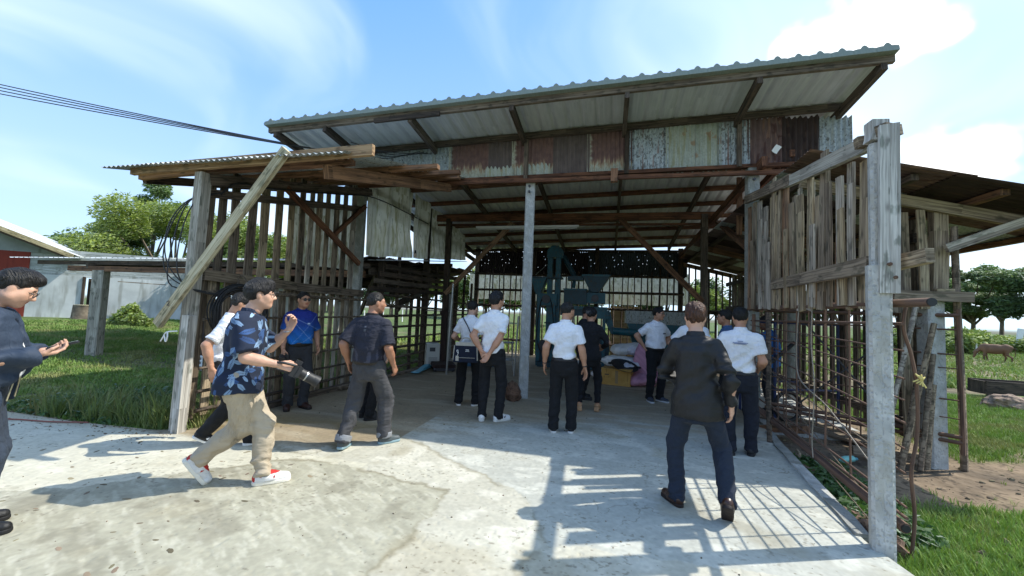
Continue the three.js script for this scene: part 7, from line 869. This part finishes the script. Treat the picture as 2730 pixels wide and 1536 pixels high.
// ---------- grass ----------
{
  const tuft = (seed, n, h, w) => { const r = rng(seed), pos = [], idx = []; for (let i = 0; i < n; i++) { const a = r() * 6.283, bx = (r() - 0.5) * 0.07, bz = (r() - 0.5) * 0.07, hh = h * (0.5 + 0.7 * r()), ln = hh * (0.3 + 0.6 * r()), dx = Math.cos(a), dz = Math.sin(a), k = pos.length / 3, ww = w * (0.6 + 0.7 * r()); pos.push(bx - dz * ww, 0, bz + dx * ww, bx + dz * ww, 0, bz - dx * ww, bx + dx * ln * 0.35 - dz * ww * 0.8, hh * 0.6, bz + dz * ln * 0.35 + dx * ww * 0.8, bx + dx * ln * 0.35 + dz * ww * 0.8, hh * 0.6, bz + dz * ln * 0.35 - dx * ww * 0.8, bx + dx * ln, hh, bz + dz * ln); idx.push(k, k + 1, k + 2, k + 1, k + 3, k + 2, k + 2, k + 3, k + 4); } const g = new THREE.BufferGeometry(); g.setAttribute('position', new THREE.Float32BufferAttribute(pos, 3)); g.setIndex(idx); g.computeVertexNormals(); return g; };
  const gm = new THREE.MeshPhysicalMaterial({ color: lin(1, 1, 1), roughness: 0.8, transmission: 0.22, thickness: 0, side: THREE.DoubleSide });
  const lay = (name, label, geo, n, seed, where, tone, size) => { const r = rng(seed), o = new THREE.Object3D(), c = new THREE.Color(), list = []; let guard = 0; while (list.length < n && guard++ < n * 8) { const p = where(r); if (p) list.push(p); } const im = new THREE.InstancedMesh(geo, gm, list.length); list.forEach(([x, z], i) => { const s = size(r, x, z); o.position.set(x, ground(x, z) - 0.004, z); o.rotation.set((r() - 0.5) * 0.3, r() * 6.28, (r() - 0.5) * 0.3); o.scale.set(s, s * (0.75 + 0.5 * r()), s); o.updateMatrix(); im.setMatrixAt(i, o.matrix); const k = r(), v = fb(x * 0.8 + 3, z * 0.8 + 7, 3); let t = mix3(tone[0], tone[1], clamp(k * 0.6 + v * 0.6, 0, 1)); const dry = sm(0.52, 0.7, fb(x * 1.7 + 70, z * 1.7 + 33, 4)) * 0.55 + (r() < 0.07 ? 0.5 : 0); t = mix3(t, [0.34, 0.3, 0.12], clamp(dry, 0, 0.8)); im.setColorAt(i, c.setRGB(...t)); }); im.userData.kind = 'stuff'; tag(fin(im, name), label, 'grass'); };
  const onSlab = (x, z) => (x > -4.85 && x < 2.12 + 0.05 && z < -3.5) || (z > -3.56 && x < 1.95);
  lay('lawn_grass', 'green lawn grass left of the shed', tuft(1, 7, 0.038, 0.004), 60000, 2, (r) => { const x = -4.7 - Math.pow(r(), 1.25) * 18, z = -3.5 - Math.pow(r(), 1.1) * 13; if (onSlab(x, z) || r() < bare(x, z) * 0.95) return null; return [x, z]; }, [[0.07, 0.15, 0.02], [0.2, 0.31, 0.045]], (r, x) => (0.75 + 0.7 * r()) * (1 + 0.05 * Math.max(0, -x - 5)));
  lay('verge_grass', 'bright green grass of the verge at lower right', tuft(5, 8, 0.085, 0.0045), 34000, 7, (r) => { const x = 1.95 + Math.pow(r(), 1.4) * 8, z = -1.6 - Math.pow(r(), 1.2) * 10; if (onSlab(x, z) || r() < bare(x, z) * 0.99 || (x < 3.9 && z < -5.6)) return null; return [x, z]; }, [[0.1, 0.2, 0.022], [0.28, 0.42, 0.06]], (r) => 0.45 + 0.5 * r());
  lay('field_grass', 'short grass of the grazed field behind and right of the shed', tuft(9, 5, 0.1, 0.012), 46000, 11, (r) => { const x = -10 + Math.pow(r(), 0.9) * 44, z = -13 - Math.pow(r(), 1.2) * 34; if ((x < 4 && z > -14.6) || r() < bare(x, z) * 0.92) return null; return [x, z]; }, [[0.13, 0.22, 0.03], [0.3, 0.4, 0.07]], (r) => 0.8 + 0.9 * r());
  lay('tall_weeds', 'tall weeds growing at the foot of the left post and along the slab edge', tuft(13, 9, 0.34, 0.006), 900, 17, (r) => { const k = r(); if (k < 0.45) return [-4.95 - Math.pow(r(), 1.6) * 2.2, -3.62 - Math.pow(r(), 1.5) * 0.9]; if (k < 0.6) return [-4.62 - 0.4 * r(), -3.75 - r() * 0.5]; return [-4.95 - r() * 0.6, -3.8 - r() * 3]; }, [[0.05, 0.11, 0.015], [0.2, 0.25, 0.06]], (r) => 0.45 + 0.75 * r());
  // broad-leaf weeds by the kerb
  const leafy = foliageGeo({ blobs: [[0, 0.05, 0, 0.09]], n: 26, s: 0.03, a: [0.03, 0.09, 0.015], b: [0.09, 0.2, 0.03], seed: 5, flat: 0.5 }), list = [], r = rng(23); for (let i = 0; i < 260; i++) { const k = r(); list.push(k < 0.6 ? [2.0 + r() * 0.5, -3.6 - r() * 1.9] : [-4.95 - r() * 3, -3.6 - r() * 1.5]); }
  const im = new THREE.InstancedMesh(leafy, leafMat, list.length), o = new THREE.Object3D(); list.forEach(([x, z], i) => { o.position.set(x, ground(x, z) - 0.01, z); o.rotation.set(0, r() * 6, 0); o.scale.setScalar(0.6 + r() * 0.9); o.updateMatrix(); im.setMatrixAt(i, o.matrix); }); im.userData.kind = 'stuff'; tag(fin(im, 'ground_creeper'), 'broad leaved creeping weeds beside the kerb and slab edge', 'weeds');
}
// ---------- cow ----------
{
  const P = { x: 22.6, z: -30.2 }, t = thing('cow', 'brown cow grazing in the field on the right', 'cow', [P.x, ground(P.x, P.z) - 0.02, P.z], -2.2); t.scale.setScalar(0.8);
  // local +z is the head end
  const f = uni([ell([0, 0.93, 0.02], [0.29, 0.37, 0.66]), ell([0, 0.96, 0.46], [0.24, 0.36, 0.3]), ell([0, 1.0, -0.52], [0.26, 0.33, 0.3]), cap([0, 1.08, -0.72], [0, 1.14, 0.62], 0.14, 0.12), cap([0, 1.05, 0.62], [0, 0.62, 0.98], 0.16, 0.11), cap([0, 0.66, 0.95], [0, 0.26, 1.06], 0.105, 0.065), cap([0.12, 0.72, 0.9], [0.24, 0.7, 0.86], 0.03, 0.02), cap([-0.12, 0.72, 0.9], [-0.24, 0.7, 0.86], 0.03, 0.02),
    ...[1, -1].flatMap((s) => [cap([s * 0.13, 0.85, 0.46], [s * 0.13, 0.44, 0.5 + 0.05 * s], 0.1, 0.055), cap([s * 0.13, 0.44, 0.5 + 0.05 * s], [s * 0.13, 0.03, 0.46 + 0.1 * s], 0.052, 0.045), cap([s * 0.13, 0.9, -0.55], [s * 0.14, 0.56, -0.48 - 0.06 * s], 0.15, 0.075), cap([s * 0.14, 0.56, -0.48 - 0.06 * s], [s * 0.14, 0.36, -0.64 - 0.14 * s], 0.07, 0.05), cap([s * 0.14, 0.36, -0.64 - 0.14 * s], [s * 0.14, 0.03, -0.6 - 0.16 * s], 0.045, 0.042)])], 0.07);
  mesh('body', polygonise(f, [-0.36, -0.02, -1.0], [0.36, 1.42, 1.22], 0.022, (x, y, z) => { const n = n3(x * 5, y * 5, z * 5); let c = mix3([0.13, 0.068, 0.035], [0.2, 0.11, 0.06], clamp(0.5 + n, 0, 1)); if (y < 0.3 && z < 0.75) c = mul(c, 0.6); return c; }), S({ vertexColors: true, roughness: 0.8 }), t);
  mesh('tail', tubeGeo([[0, 1.12, -0.76], [0.05, 0.98, -0.92], [0.02, 0.6, -0.93], [0.03, 0.4, -0.9]], 0.022, 16, 6), S({ color: lin(0.1, 0.05, 0.025) }), t);
}
renderer.render(scene, camera);
